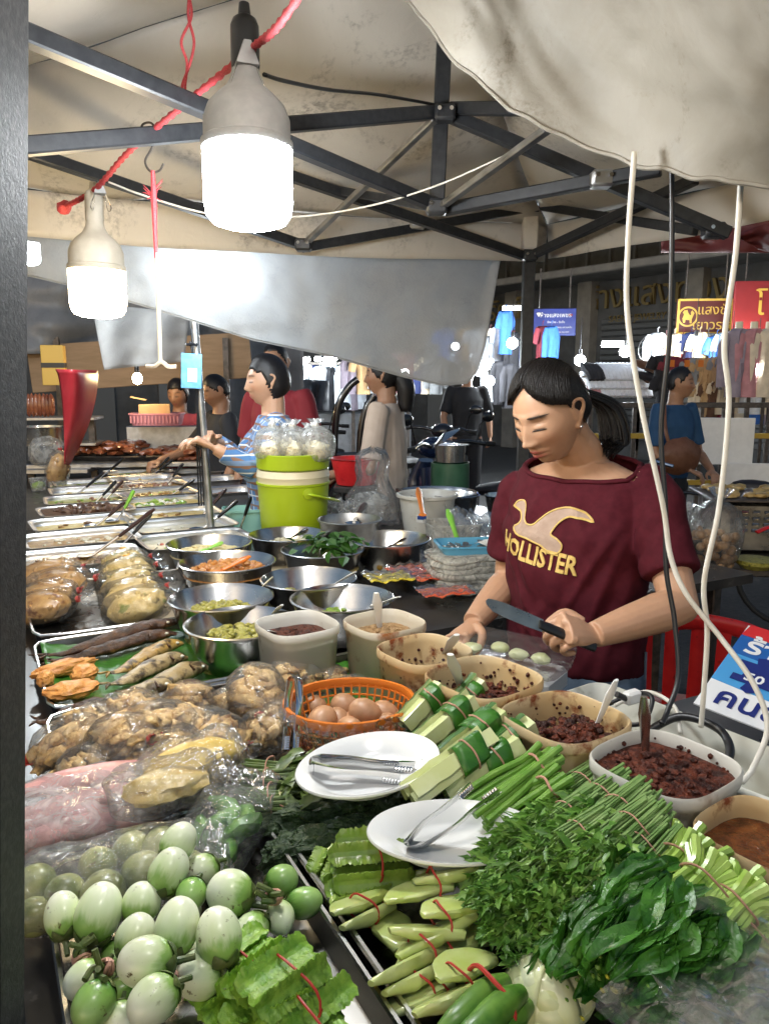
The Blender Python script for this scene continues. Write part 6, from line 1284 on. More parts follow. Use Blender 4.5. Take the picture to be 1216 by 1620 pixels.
# hair
ptA = Mh @ (V((-.005, -.098, .018))*HS)
def lim_w(az):          # 0 front .. pi back
    return lerp(.84, .44, az/.85) if az < .85 else lerp(.44, .28, (az-.85)/.55) if az < 1.4 else lerp(.28, -.05, (az-1.4)/.25) if az < 1.65 else lerp(-.05, -.35, (az-1.65)/.4) if az < 2.05 else lerp(-.35, -.62, (az-2.05)/1.1)
def line_w(c): return c.z > lim_w(math.atan2(abs(c.x), c.y))
hair = hair_cap(Mh, HS, woman, line_w, 6, .017, part=lambda x, y, z: -1.8*gz(x, -.12, .05)*sm(y*2+.6)*sm(z*2-.6))
m = MB()
rs = random.Random(5)
for k in range(420):            # combed strands over the cap, from the parting to the tie
    x0 = rs.uniform(-.95, .95); st = []; az0 = rs.uniform(.0, 1.42); sgn = rs.choice((-1, 1))
    lim = lim_w(az0) - .035
    d0 = V((sgn*math.sin(az0)*math.sqrt(1-lim*lim), math.cos(az0)*math.sqrt(1-lim*lim), lim)); d1 = V((0, -.96, .16)); top = V((sgn*.25*rs.random(), rs.uniform(-.2, .5), .9)); jit = rs.uniform(.995, 1.012)
    for q in range(9):
        t = q/8; d = (d0*(1-t)**2 + (d0*.4+top*.8+d1*.3)*2*t*(1-t)*rs.uniform(.98, 1.02) + d1*t*t).normalized()
        kk = (1.0 + .010*math.sin(math.pi*t))*jit; y_ = d.y; st.append(Mh @ V(((.073*HS+.0135)*d.x*kk, ((.094 if y_ < 0 else .090)*HS + .0175*(1 if y_ < 0 else .4))*y_*kk, (.113*HS+.0162)*d.z*kk)))
    m.tube(st, [.0004, .0010, .0011, .0009], 4)
m.build('hair_strands', 'hair_black', hair, ang=0)
m = MB(); dn = Q(965, 716, 1.72); mid1 = Q(958, 640, 1.78); mid2 = Q(972, 690, 1.76)
for k in range(150):
    a, q = rs.uniform(0, 6.28), math.sqrt(rs.random()); off = V((math.cos(a)*q, math.sin(a)*q*.7, math.sin(a)*q*.4)); tip = dn + off*.016 + V((rs.uniform(-.012, .006), rs.uniform(-.01, .01), rs.uniform(-.012, .03)))
    m.tube(spline([ptA + off*.014, mid1 + off*.030, mid2 + off*.036, tip], 6), [.0025, .0034, .0030, .0004], 6)
pt = m.build('ponytail', 'hair_black', hair, ang=0)
m = MB()
for k in range(3): m.tube([ptA + (Mh.to_3x3() @ V((math.cos(j*.45)*.021, -.004+.006*k, math.sin(j*.45)*.021))) + V((nz(j, k, 1), nz(j, k, 2), nz(j, k, 3)))*.006 for j in range(15)], .0062, 8)
mat('scrunchie', (.10, .012, .022), .7, c2=(.18, .03, .04), s=60); m.build('hair_tie', 'scrunchie', hair)
m = MB(); m.blob(Mh @ (V((-.0775, -.004, -.033))*HS), .0042, 2); m.build('earring', 'chrome', woman)
# T-shirt
ts = MB(); torso_rings(ts, [(tc(.845, -.004), .165, .118), (tc(.90), .166, .120), (tc(.98, .008), .156, .118), (tc(1.08, .018), .163, .128), (tc(1.16, .020), .168, .126), (tc(1.23, .004), .172, .106), (tc(1.285), .155, .080), (tc(1.325, -.012), .095, .064)])
for s, sh, el, f1 in ((-1, shL, elL, .72), (1, shR, elR, .70)):
    d = (el-sh); ts.tube(spline([sh + rgt*(-.055*s) + V((0, 0, .006)), sh + V((0, 0, .004)), sh + d*.4, sh + d*f1], 5), [.050, .053, .054, .056, .058], 20)
FOLDS = [(-.13, .10, -.02, -.12, .009), (-.14, .06, -.05, -.20, .008), (.12, .10, .03, -.10, .008), (.13, .02, .0, -.20, .009), (-.10, -.10, .06, -.24, .008), (.10, -.12, -.06, -.26, .007), (-.02, .16, -.08, .02, .006), (.04, .15, .10, .03, .006), (-.15, -.02, -.10, -.25, .008), (.0, -.08, .09, -.20, .006), (-.19, .12, -.15, .02, .007), (.19, .12, .15, .02, .007), (-.22, .09, -.16, -.02, .006)]
def fold(p):
    q = (p - V((chest.x, chest.y, 1.1))); u, w, z = q.dot(rgt), q.dot(fwd), q.z
    ln = 0
    for (ua, za, ub, zb, am) in FOLDS:
        du, dz_ = ub-ua, zb-za; L2 = du*du+dz_*dz_; t = max(0, min(1, ((u-ua)*du+(z-za)*dz_)/L2)); dd_ = math.hypot(u-ua-t*du, z-za-t*dz_); ln += am*math.exp(-(dd_/.011)**2)*math.sin(math.pi*(.08+.84*t))
    return ln + .0065*nz(u*9+z*7, z*5-u*4, 2.0) + .005*nz(u*22+z*13, z*9-u*9, 5) + .009*abs(nz(u*6-z*10, w*6, 9)) + .006*abs(nz(u*11+z*5, w*8, 13))
tee = remesh('t_shirt', ts, .0055, 'tee_maroon', woman, smooth=5, disp=fold)
bm = bmesh.new(); bm.from_mesh(tee.data); nk = V((nb.x, nb.y, 0)); pc = tc(1.300) - fwd*.0; pn = (V((0, 0, 1)) + fwd*.32 - rgt*.02).normalized()
near = [v for v in bm.verts if (V((v.co.x, v.co.y, 0)) - V((pc.x, pc.y, 0)) - fwd*.02).length < .142 and v.co.z > 1.14]
gs_ = set(near); geom = near + [e for e in bm.edges if e.verts[0] in gs_ and e.verts[1] in gs_] + [f for f in bm.faces if all(v in gs_ for v in f.verts)]
res = bmesh.ops.bisect_plane(bm, geom=geom, plane_co=pc + V((0, 0, .006)), plane_no=pn, clear_outer=True)
cut = [e for e in res['geom_cut'] if isinstance(e, bmesh.types.BMVert)]; loop = [v.co.copy() for v in cut]
bm.to_mesh(tee.data); bm.free(); tee.data.polygons.foreach_set('use_smooth', [True]*len(tee.data.polygons)); tee.data.update()
if len(loop) > 10:
    cc = sum(loop, V((0, 0, 0)))/len(loop); loop.sort(key=lambda p: math.atan2((p-cc).dot(fwd), (p-cc).dot(rgt))); sel = loop[::max(1, len(loop)//46)]; sel = [(sel[i-1]+sel[i]+sel[(i+1) % len(sel)])/3 for i in range(len(sel))]; m = MB(); m.tube(sel + [sel[0], sel[1]], .0068, 8, flat=.7); m.build('collar', 'tee_maroon', tee, ang=0)
# gull print and lettering, wrapped onto the chest
from mathutils.bvhtree import BVHTree
def wrap_to(tee, me, name, mt, centre, right, upd, offs, flip=1):
    bvh = BVHTree.FromPolygons([v.co for v in tee.data.vertices], [p.vertices for p in tee.data.polygons]); nrm = right.cross(upd)
    bm = bmesh.new(); bm.from_mesh(me); bmesh.ops.triangulate(bm, faces=bm.faces)
    for _ in range(2): 
        es = [e for e in bm.edges if e.calc_length() > .012]
        if es: bmesh.ops.subdivide_edges(bm, edges=es, cuts=1, use_grid_fill=False); bmesh.ops.triangulate(bm, faces=bm.faces)
    for v in bm.verts:
        w = centre + right*v.co.x + upd*v.co.y + nrm*.25; hit = bvh.ray_cast(w, -nrm, .6); base = hit[0] if hit[0] is not None else centre + right*v.co.x + upd*v.co.y
        v.co = base + nrm*(offs + v.co.z)
    bm.to_mesh(me); bm.free(); me.materials.clear(); me.materials.append(M_(mt)); return link_mesh(name, me, tee)
upd = (V((0, 0, 1)) + fwd*.1).normalized(); chr_ = -rgt; nrm_ = chr_.cross(upd)
def on_chest(px, py): return Q(px, py, 1.66)
lc = on_chest(842, 880); gc = on_chest(852, 836)
tm = text_mesh('HOLLISTER', .056, .0015, 'CENTER', .74, .0014); wrap_to(tee, tm, 'lettering', 'gold_thread', lc, (chr_ - upd*.12).normalized(), (upd + chr_*.12).normalized(), .0015)
GULL = [(-.088, .030), (-.078, .042), (-.062, .046), (-.052, .040), (-.046, .020), (-.036, .004), (-.020, .004), (-.004, .018), (.016, .034), (.040, .044), (.066, .045), (.092, .036), (.113, .020), (.088, .026), (.062, .028), (.044, .018), (.032, .002), (.028, -.010), (.044, -.018), (.056, -.030), (.052, -.044), (.036, -.050), (.018, -.042), (.004, -.034), (-.022, -.028), (-.052, -.024), (-.072, -.010), (-.062, -.002), (-.056, .008), (-.062, .022), (-.072, .026)]
GULL = [(p.x, p.y) for p in spline([V((x, y, 0)) for x, y in GULL + GULL[:1]], 3)[:-1]]
bm = bmesh.new(); f = bm.faces.new([bm.verts.new((x, y, 0)) for x, y in GULL]); me = bpy.data.meshes.new('gull'); bm.to_mesh(me); bm.free(); wrap_to(tee, me, 'gull_patch', 'patch_tan', gc, chr_, upd, .0022)
mb = MB(); mb.tube([V((x, y, 0)) for x, y in GULL] + [V((*GULL[0], 0)), V((*GULL[1], 0))], .0019, 5, up=(0, 0, 1)); me = mb.mesh('gull_outline', 'gold_thread'); wrap_to(tee, me, 'gull_outline', 'gold_thread', gc, chr_, upd, .003)
# jeans
jn = MB(); torso_rings(jn, [(tc(.74), .165, .122), (tc(.80), .168, .122), (tc(.88), .158, .112), (tc(.93), .148, .106)])
for s in (-1, 1): jn.tube([tc(.80) + rgt*.082*s, tc(.5) + rgt*.085*s, tc(.09) + rgt*.085*s], [.088, .070, .058], 18)
jeans = remesh('jeans', jn, .008, 'denim', woman, smooth=4, disp=lambda p: .004*nz(p.x*20, p.y*20, p.z*14))
m = MB(); bp_ = tc(.80); m.tube([bp_ - rgt*.168 + fwd*.0 + V((0, 0, .1)), bp_ - rgt*.172 - V((0, 0, .05)), bp_ - rgt*.17 - V((0, 0, .3))], .003, 6); m.build('side_seam', 'denim', jeans)
# knife
kn = thing('kitchen_knife', 'short kitchen knife with worn steel blade held in her left hand', 'knife', Q(868, 994, 1.385)); d = (Q(768, 952, 1.36) - kn.location); sdv = d.normalized().cross(V((.15, -.75, .65))).normalized(); L = d.length
nv = V((.15, -.75, .65)).normalized()
m = MB(); rings = []
for t, lo, hi in ((.10, -.013, .012), (.35, -.015, .013), (.7, -.015, .013), (.88, -.013, .011), (.97, -.006, .008), (1.0, -.001, .003)):
    c = d*t; rings.append([c + sdv*lo + nv*.0002, c + sdv*hi + nv*.0010, c + sdv*hi - nv*.0010, c + sdv*lo - nv*.0002])
m.rings(rings); mat('blade_steel', (.42, .42, .36), .28, 1, c2=(.60, .60, .52), s=30, rvar=.15); m.build('blade', 'blade_steel', kn, ang=30)
m = MB(); m.tube([d*.16, d*.05, -d*.4, -d*.75], [.009, .0105, .011, .010], 10, flat=.7, up=nv); m.build('handle', 'black_plastic', kn)
# ---- generic standing figures for the background
def person(label, loc, rz, H, shirt, trous, skin='skin_tan', armR=None, armL=None, head=(0, 0), hair_kind='short', female=False, vox=.007, lean=0, sleeve=.5, group=None, apron=None, shirt_len=.47, wide=1.0, seated=False):
    k = H/1.68; o = None; X, Y, Z = V((1, 0, 0)), V((0, 1, 0)), V((0, 0, 1)); T = Matrix.Translation(V(loc)) @ Matrix.Rotation(rz, 4, 'Z')
    def G(x, y, z): return V((x*k, (y + lean*max(0, z-.85))*k, z*k))
    nbk = G(0, 0, 1.42); Mhd = Matrix.Translation(G(0, .025, 1.565)) @ Matrix.Rotation(head[0], 4, 'Z') @ Matrix.Rotation(-head[1], 4, 'X'); m = MB(); head_mesh(m, Mhd, k*.98, 5)
    m.tube([nbk - V((0, 0, .05*k)), nbk, Mhd @ V((0, -.02, -.06))], [.065*k, .055*k, .052*k], 14)
    def tr(mm, rings, n=22): mm.rings([[G(math.cos(2*math.pi*j/n)*a*wide, f + math.sin(2*math.pi*j/n)*b*wide, z) for j in range(n)] for (z, a, b, f) in rings])
    tr(m, [(.86, .15, .10, 0), (1.0, .145, .10, 0), (1.15, .155, .105, .01), (1.27, .165, .10, .01), (1.36, .15, .075, 0), (1.42, .06, .05, 0)])
    sh = {1: G(.18*wide, 0, 1.365), -1: G(-.18*wide, 0, 1.365)}; AR = {1: armR or ((.25, 0, 1.10), (.24, .10, .88)), -1: armL or ((-.25, 0, 1.10), (-.24, .10, .88))}; pts = {}
    for s in (1, -1):
        el, wr = G(*AR[s][0]), G(*AR[s][1]); pts[s] = (el, wr); m.tube(spline([sh[s]*.92 + G(0, 0, 1.34)*.08, sh[s], el], 4), [.048*k, .046*k, .038*k], 12); m.blob(el, .039*k, 2); m.tube([el, el.lerp(wr, .35), wr], [.038*k, .037*k, .025*k], 12); dd = (wr-el).normalized(); hand(m, wr, dd, V((0, .2, 1)) if abs(dd.z) < .8 else V((s, .3, 0)), k, -s, .45)
    ly = .42 if seated else 0; feet = []
    for s in (1, -1):
        kn_ = G(.10*s, ly, .80 if seated else .48); an = G(.10*s, ly*.9, .08 if not seated else .38); m.tube([G(.09*s, 0, .88), kn_, an], [.085*k, .055*k, .038*k], 12); m.tube([an - V((0, .05*k, .03*k)), an + V((0, .15*k, -.04*k))], [.04*k, .03*k], 10)
    b = remesh('person', m, vox, skin, smooth=2); face_tint(b, Mhd, k*.98, False, .8 if female else .4); tag(b, label, 'person', group)
    t_ = MB(); tr(t_, [(1.36-shirt_len, .17, .115, 0), (1.0, .163, .114, 0), (1.15, .172, .12, .012), (1.27, .18, .112, .01), (1.365, .165, .085, 0), (1.415, .095, .066, 0)])
    for s in (1, -1): el = pts[s][0]; t_.tube(spline([sh[s]*.85 + G(0, 0, 1.33)*.15, sh[s] + V((0, 0, .004)), sh[s].lerp(el, sleeve*2 if sleeve > .5 else .85)], 4), [.058*k, .06*k, .062*k], 14)
    if sleeve > .5:
        for s in (1, -1): el, wr = pts[s]; t_.tube([el, el.lerp(wr, .8)], [.05*k, .042*k], 12)
    remesh('shirt', t_, vox*1.2, shirt, b, smooth=3, disp=lambda p: .006*nz(p.x*14, p.y*14, p.z*10))
    q = MB(); tr(q, [(.80, .16, .115, 0), (.88, .162, .115, 0), (.97, .15, .105, 0)])
    for s in (1, -1): q.tube([G(.09*s, 0, .85), G(.10*s, ly, .80 if seated else .48), G(.10*s, ly*.9, .12 if not seated else .42)], [.095*k, .072*k, .058*k], 14)
    remesh('trousers', q, vox*1.4, trous, b, smooth=2)
    if apron:
        a_ = MB(); a_.grid(lambda u, v: G((u-.5)*.36, .125 + .03*math.sin(math.pi*u) - .0*v, lerp(1.0, .5, v)), 12, 12); a_.build('apron', apron, b, solid=.004)
    if hair_kind == 'bob':
        hair_cap(Mhd, k*.98, b, lambda c: c.z > (.52 if math.atan2(abs(c.x), c.y) < .5 else lerp(.52, .30, (math.atan2(abs(c.x), c.y)-.5)/.7) if math.atan2(abs(c.x), c.y) < 1.2 else lerp(.30, -.80, min(1, (math.atan2(abs(c.x), c.y)-1.2)/.6))), 4, .016*k)
    elif hair_kind == 'long':
        def ex(mm): mm.tube(spline([Mhd @ (V((0, -.09, .0))*k), Mhd @ (V((0, -.125, -.08))*k), Mhd @ (V((0, -.12, -.20))*k)], 5), [.05*k, .052*k, .035*k], 12)
        hair_cap(Mhd, k*.98, b, lambda c: c.z > (.5 if math.atan2(abs(c.x), c.y) < .6 else lerp(.5, -.6, min(1, (math.atan2(abs(c.x), c.y)-.6)/1.4))), 4, .014*k, extra=ex)
    elif hair_kind == 'short':
        hair_cap(Mhd, k*.98, b, lambda c: c.z > (.62 if math.atan2(abs(c.x), c.y) < .6 else lerp(.62, -.42, min(1, (math.atan2(abs(c.x), c.y)-.6)/1.5))), 4, .008*k)
    b.matrix_world = T; return b, Mhd, k
def face_rz(dx, dy): return math.atan2(-dx, dy)
c = Q(425, 640, 3.42); Ti = (Matrix.Translation((c.x+.02, c.y, -.02)) @ Matrix.Rotation(rad(100), 4, 'Z')).inverted(); kk_ = 1.6/1.68
def loc_(px, py, y): return tuple((Ti @ Q(px, py, y))/kk_)
person('woman in blue and brown plaid shirt with bobbed hair, facing left by the pole', (c.x+.02, c.y, -.02), rad(100), 1.62, 'plaid', 'trousers_dark', 'skin_woman', armR=(loc_(385, 735, 3.42), loc_(338, 702, 3.1)), armL=(loc_(405, 748, 3.0), loc_(342, 716, 2.96)), head=(rad(8), rad(4)), hair_kind='bob', female=True, vox=.0055, sleeve=.55, wide=1.05)
c = Q(440, 600, 4.5); person('older man in dark red shirt standing behind the plaid woman', (c.x, c.y, 0), rad(150), 1.70, 'tee_red', 'trousers_dark', head=(rad(18), 0), hair_kind='short', vox=.008)
c = Q(612, 640, 4.15); person('woman in beige blouse and printed apron, face hidden by the sheet edge', (c.x, c.y, 0), rad(75), 1.63, 'blouse_beige', 'apron_print', 'skin_tan', armR=((.25, .05, 1.08), (.10, .30, 1.0)), armL=((-.25, .03, 1.08), (-.14, .30, 1.02)), head=(rad(5), rad(2)), hair_kind='long', female=True, vox=.0065, apron='apron_print', wide=1.0, shirt_len=.52)
c = Q(738, 640, 8.4); person('man in black T-shirt with yellow print beyond the motorcycles', (c.x, c.y, 0), rad(190), 1.68, 'tee_black', 'trousers_dark', armR=((.27, .05, 1.1), (.27, .18, .9)), hair_kind='short', vox=.011)
pb, Mb, kb = None, None, None
c = Q(1062, 650, 5.3); pb, Mb, kb = person('man in blue T-shirt with brown shoulder bag, looking right across the lane', (c.x, c.y, -.02), rad(215), 1.60, 'tee_blue', 'trousers_dark', armR=((.25, .05, 1.08), (.14, .26, .98)), armL=((-.25, .05, 1.08), (-.12, .26, .96)), head=(rad(28), 0), hair_kind='short', vox=.008, lean=.04)
m = MB(); m.blob((0, .0, 0), (.15, .06, .12), 3, .15, 2, 3); sb = m.build('shoulder_bag', 'bag_leather'); place(sb, Q(1075, 722, 5.02), rz=.3); tag(sb, 'brown leather shoulder bag hanging in front of the blue-shirted man', 'bag')
m = MB(); b0 = V(sb.location); m.tube(spline([Q(1050, 640, 5.1)-b0, Q(1052, 680, 5.0)-b0, Q(1062, 715, 5.0)-b0], 5), .012, 6, flat=.4); m.build('strap', 'bag_leather', sb).rotation_euler = (0, 0, -.3)
c = Q(285, 660, 5.6); person('seller in pink top half hidden behind the grill stall', (c.x, c.y, -.05), rad(170), 1.55, 'tee_pink', 'trousers_dark', head=(0, rad(15)), hair_kind='bob', female=True, vox=.010)
c = Q(348, 630, 5.0); person('person in a dark top leaning behind the steel pole', (c.x, c.y, -.05), rad(120), 1.58, 'tee_black', 'trousers_dark', armR=((.25, .15, 1.15), (.12, .4, 1.1)), head=(0, rad(20)), hair_kind='short', vox=.010)
# ------------------------------------------------------------------ right side: cable box, poster, chair, grill table
mat('bin_white', (.62, .62, .54), .45, c2=(.68, .67, .60), s=12, c3=(.36, .34, .26), s3=20, t3=(.58, .72))
bx0 = V((.462, 1.155, TZ))
o = thing('cable_box', 'off-white plastic bin holding coiled cables at the right edge', 'box', (bx0.x, bx0.y, TZ), rad(-55)); w, d, h = .42, .15, .092
m = MB(); m.lathe([(.001, 0), (.88, 0), (.97, h-.012), (1.0, h-.01), (1.02, h), (.99, h+.003), (.955, h-.01), (.87, .006), (.001, .005)], 56, sx=w/2, sy=d/2, sup=9); m.build('bin_shell', 'bin_white', o, ang=50)
cord('black_cable', 'thick black cable coiled inside the white bin', [bx0 + Matrix.Rotation(rad(-55), 3, 'Z') @ V((p[0], p[1]*.6, p[2]*.72)) for p in ((-.05, -.03, .10), (-.01, .05, .15), (.06, .05, .155), (.10, -.02, .13), (.06, -.07, .08), (.0, -.05, .07))], .0068, 'black_cord'); cord('black_cable', 'loop of thin black cable at the left end of the white bin', [bx0 + Matrix.Rotation(rad(-55), 3, 'Z') @ V((p[0], p[1]*.6, p[2]*.72)) for p in ((-.15, .02, .11), (-.10, .06, .16), (-.06, .04, .17), (-.06, .0, .12), (-.10, -.02, .10))], .004, 'black_cord')
cord('white_cable', 'white cable curled over the rim of the white bin', [bx0 + Matrix.Rotation(rad(-55), 3, 'Z') @ V((p[0], p[1]*.6, p[2]*.72)) for p in ((-.13, .03, .12), (-.09, .08, .165), (-.03, .07, .16), (.0, .03, .12))], .0035, 'white_cord')
o = thing('plug', 'white plug with black cuff inside the cable bin', 'plug', bx0 + V((-.06, .03, .14)), .5); m = MB(); m.box((0, 0, 0), (.03, .018, .022), .004); m.build('plug_body', 'white_plastic', o); m = MB(); m.tube([(-.014, 0, 0), (-.035, 0, .012)], .005, 8); m.build('cuff', 'black_cord', o)
# poster
mat('poster_white', (.76, .77, .78), .5, coat=.3); mat('poster_blue', (.012, .10, .36), .4, coat=.3); mat('poster_sky', (.06, .30, .62), .4, coat=.3); mat('poster_red', (.55, .02, .025), .4, coat=.3); mat('poster_navy', (.008, .02, .16), .4, coat=.3)
pO = Q(1096, 1112, 1.25); e1 = (Q(1360, 1215, 1.08) - pO).normalized(); e2 = Q(1200, 985, 1.42) - pO; e2 = (e2 - e1*e2.dot(e1)).normalized(); e3 = e1.cross(e2)
Mp = Matrix((e1, e2, e3)).transposed().to_4x4(); Mp.translation = pO
po = thing('poster', 'blue and white Thai poster with jigsaw piece and red heart, leaning by the chair', 'poster', (0, 0, 0)); po.matrix_world = Mp; PW, PH = .36, .25
def flat(name, poly, z, mt, n=0): mm = MB(); mm.prism(poly, z, z+.0006); return mm.build(name, mt, po)
m = MB(); m.box((PW/2, PH/2, -.0015), (PW, PH, .003)); m.build('board', 'poster_white', po)
flat('sky_band', [(0.0, .075), (PW, .05), (PW, .15), (0, .165)], .0004, 'poster_sky'); flat('blue_band', [(0, .16), (PW, .145), (PW, .225), (0, .225)], .0011, 'poster_blue')
for k in range(6): flat('awning_stripe', [(.0+.06*k, .215), (.06+.06*k, .215), (.065+.06*k, PH), (.005+.06*k, PH)], .002, ('poster_red', 'poster_white')[k % 2])
pz_ = []
cxp, cyp, sp_ = .062, .118, .036
flat('jigsaw_piece', [(cxp-sp_, cyp-sp_*.8), (cxp-.008, cyp-sp_*.8), (cxp-.012, cyp-sp_*1.25), (cxp, cyp-sp_*1.45), (cxp+.012, cyp-sp_*1.25), (cxp+.008, cyp-sp_*.8), (cxp+sp_*1.3, cyp-sp_*.8), (cxp+sp_*1.3, cyp+sp_*.8), (cxp+.010, cyp+sp_*.8), (cxp+.013, cyp+sp_*1.25), (cxp, cyp+sp_*1.4), (cxp-.013, cyp+sp_*1.25), (cxp-.009, cyp+sp_*.8), (cxp-sp_, cyp+sp_*.8), (cxp-sp_, cyp+.012), (cxp-sp_*.6, cyp+.012), (cxp-sp_*.5, cyp), (cxp-sp_*.6, cyp-.012), (cxp-sp_, cyp-.012)], .0024, 'poster_navy')
flat('heart', [(cxp+.048, cyp-.030), (cxp+.074, cyp-.002), (cxp+.074, cyp+.018), (cxp+.062, cyp+.027), (cxp+.049, cyp+.016), (cxp+.036, cyp+.027), (cxp+.024, cyp+.018), (cxp+.024, cyp-.002)], .0032, 'poster_red')
lettering('50', .030, 'poster_white', po, (cxp, cyp-.012, .0034), (0, 0, 0), .0003, 1.1, bold=.0006); lettering('คนละครึ่ง', .062, 'poster_navy', po, (.022, .038, .0012), (0, 0, 0), .0005, 1.0, bold=.0012, align='LEFT'); lettering('ร้านนี้', .062, 'poster_white', po, (.018, .188, .0030), (0, 0, 0), .0005, 1.0, bold=.0012, align='LEFT')
# red plastic chair
ch = thing('red_chair', 'red plastic chair with slatted back behind the seller', 'chair', V((.93, 2.28, 0)), rad(165))
m = MB(); topr = spline([(-.21, .17, .55), (-.205, .20, .70), (-.16, .225, .80), (-.05, .24, .835), (.05, .24, .835), (.16, .225, .80), (.205, .20, .70), (.21, .17, .55)], 8); m.tube(topr, .026, 12, flat=.55, up=(0, 1, 0)); m.build('back_frame', 'red_plastic', ch)
for k in range(5): x = -.13+.065*k; m = MB(); m.tube(spline([(x*.85, .185, .44), (x, .225, .62), (x*1.05, .24, .82)], 5), .018, 8, flat=.3, up=(0, 1, 0)); m.build('back_slat', 'red_plastic', ch)
m = MB(); m.lathe([(.001, .42), (.9, .42), (1, .43), (1, .445), (.92, .45), (.001, .44)], 40, sx=.22, sy=.21, sup=5); m.build('seat', 'red_plastic', ch)
for sx_ in (-1, 1):
    for sy_ in (-1, 1): m = MB(); m.tube([(sx_*.18, sy_*.17, .43), (sx_*.21, sy_*.20, 0)], [.024, .018], 8); m.build('leg', 'red_plastic', ch)
    m = MB(); m.tube(spline([(sx_*.21, .17, .60), (sx_*.24, .05, .63), (sx_*.23, -.12, .62), (sx_*.21, -.18, .44)], 6), .022, 8, flat=.6); m.build('armrest', 'red_plastic', ch)
# neighbouring grill table at the right
gt = thing('grill_table', 'dark side table carrying a steel grill box at the right edge', 'table', V((1.62, 3.15, 0)), rad(-8)); m = MB(); m.box((0, 0, .765), (1.1, .6, .03), .005); m.build('tabletop', 'iron_dark', gt)
for sx_ in (-.5, .5):
    for sy_ in (-.25, .25): m = MB(); m.box((sx_, sy_, .375), (.035, .035, .75), .003); m.build('leg', 'iron_dark', gt)
mat('grilled_gold', (.40, .24, .07), .4, c2=(.56, .40, .16), s=40, bmp=.6, bs=90)
gb = thing('grill_box', 'steel grill box with slotted front and golden food on its rack', 'grill', V((1.72, 3.28, .78)), rad(-8)); m = MB(); m.box((0, 0, .11), (.62, .34, .20), .008); m.build('housing', 'steel_worn', gb)
for i in range(4):
    for j in range(4): m = MB(); m.box((-.21+.045*i, -.1715, .10+.026*j), (.030, .004, .013), .002); m.build('slot_cover', 'chrome', gb)
m = MB(); m.box((-.02, 0, .225), (.66, .38, .012), .003); m.build('rack', 'iron_dark', gb); m = MB()
for k in range(70): m.blob((R.uniform(-.3, .3), R.uniform(-.16, .16), .243), (.03, .02, .013), 1, .3, 2, k)
f_ = m.build('grilled_food', 'grilled_gold', gb); f_['kind'] = 'stuff'
m = MB()
for k in range(120):
    q = math.sqrt(R.random()); a = R.uniform(0, 6.28); f = R.uniform(-.46, .0); m.blob((math.cos(a)*q*.092*(1-abs(f+.3)*.5), math.sin(a)*q*.075, f*.26), .0175, 2, .05, 1, k)
mat('small_potato', (.30, .17, .075), .5, c2=(.38, .23, .11), s=30, rv=.1); eggb = m.mesh('round_snacks', 'small_potato')
pbag = bag_mesh(70, .27, .118, 'film_warm', sq=.85); c = Q(1130, 850, 2.92); c.z = .78+.135
o = place_bag('snack_bag', 'tied clear bag of round brown snacks on the grill table', c, 0, rad(86), 1.0, pbag, eggb, 'round_snacks', 'food bag', None, False)
o = place_bag('snack_bag', 'smaller clear bag behind the bag of round snacks', Q(1085, 800, 3.05), 0, rad(88), .75, bag_mesh(71, .27, .118, 'film_milky', sq=.85), None, '', 'food bag', None, False); o.location.z = .78+.10
m = MB(); m.lathe([(.001, 0), (.9, 0), (1, .1), (1.03, .1), (1.03, .11), (.96, .11), (.87, .01), (.001, .008)], 36, sx=.16, sy=.11, sup=6); o = m.build('black_crate', 'black_plastic'); place(o, Q(1078, 828, 3.0), rz=.1); o.location.z = .782; tag(o, 'black plastic basket beside the bag of round snacks', 'basket')
m = MB(); m.lathe([(.001, 0), (.05, 0), (.075, .02), (.078, .035), (.001, .04)], 24); o = m.build('pouch', 'mince_green'); place(o, Q(1196, 870, 2.9)); o.location.z = .78; tag(o, 'small round pouch at the right edge of the grill table', 'pouch')
m = MB(); m.tube(spline([(0, 0, 0), (.05, .0, .02), (.10, 0, .01)], 4), .016, 8, flat=.4); o = m.build('red_scoop', 'red_plastic'); place(o, Q(1196, 842, 2.95)); tag(o, 'bright red plastic scoop on the grill table', 'scoop')

# ------------------------------------------------------------------ steel pole with hanging blue card, left background
pa, pb_ = Q(304, 470, 3.0), Q(331, 800, 3.0); dd = (pb_-pa); ft = pa + dd*((0-pa.z)/dd.z)
o = thing('steel_pole', 'leaning steel pole with wires, held by the plaid-shirted woman', 'pole', ft); m = MB(); m.tube([V((0, 0, 0)), pa-ft], .0155, 14); m.build('tube', 'steel_dull', o)
for k in range(3):
    m = MB(); m.tube(spline([Q(303-2*k, 520+20*k, 2.96)-ft, Q(309+k*2, 600, 2.95)-ft, Q(318-3*k, 700, 2.95)-ft, Q(323-4*k, 800, 2.95)-ft], 6), .0035, 6); m.build('wire', 'black_cord', o)
m = MB(); m.tube([Q(303, 545, 2.97)-ft + V((math.cos(j)*.021, math.sin(j)*.021, .004*math.sin(3*j))) for j in range(8)], .005, 6); m.build('tie', 'black_cord', o)
cd = thing('price_card', 'small blue card with a white panel hanging on the steel pole', 'card', Q(303, 587, 2.93), rot=(0, rad(3), rad(6))); m = MB(); m.box((0, 0, 0), (.076, .003, .128), .001); mat('card_blue', (.06, .26, .52), .35, c2=(.12, .38, .60), s=30, coat=.3); m.build('board', 'card_blue', cd); m = MB(); m.box((.004, -.0022, -.015), (.034, .0015, .05)); m.build('white_panel', 'white_paper', cd)
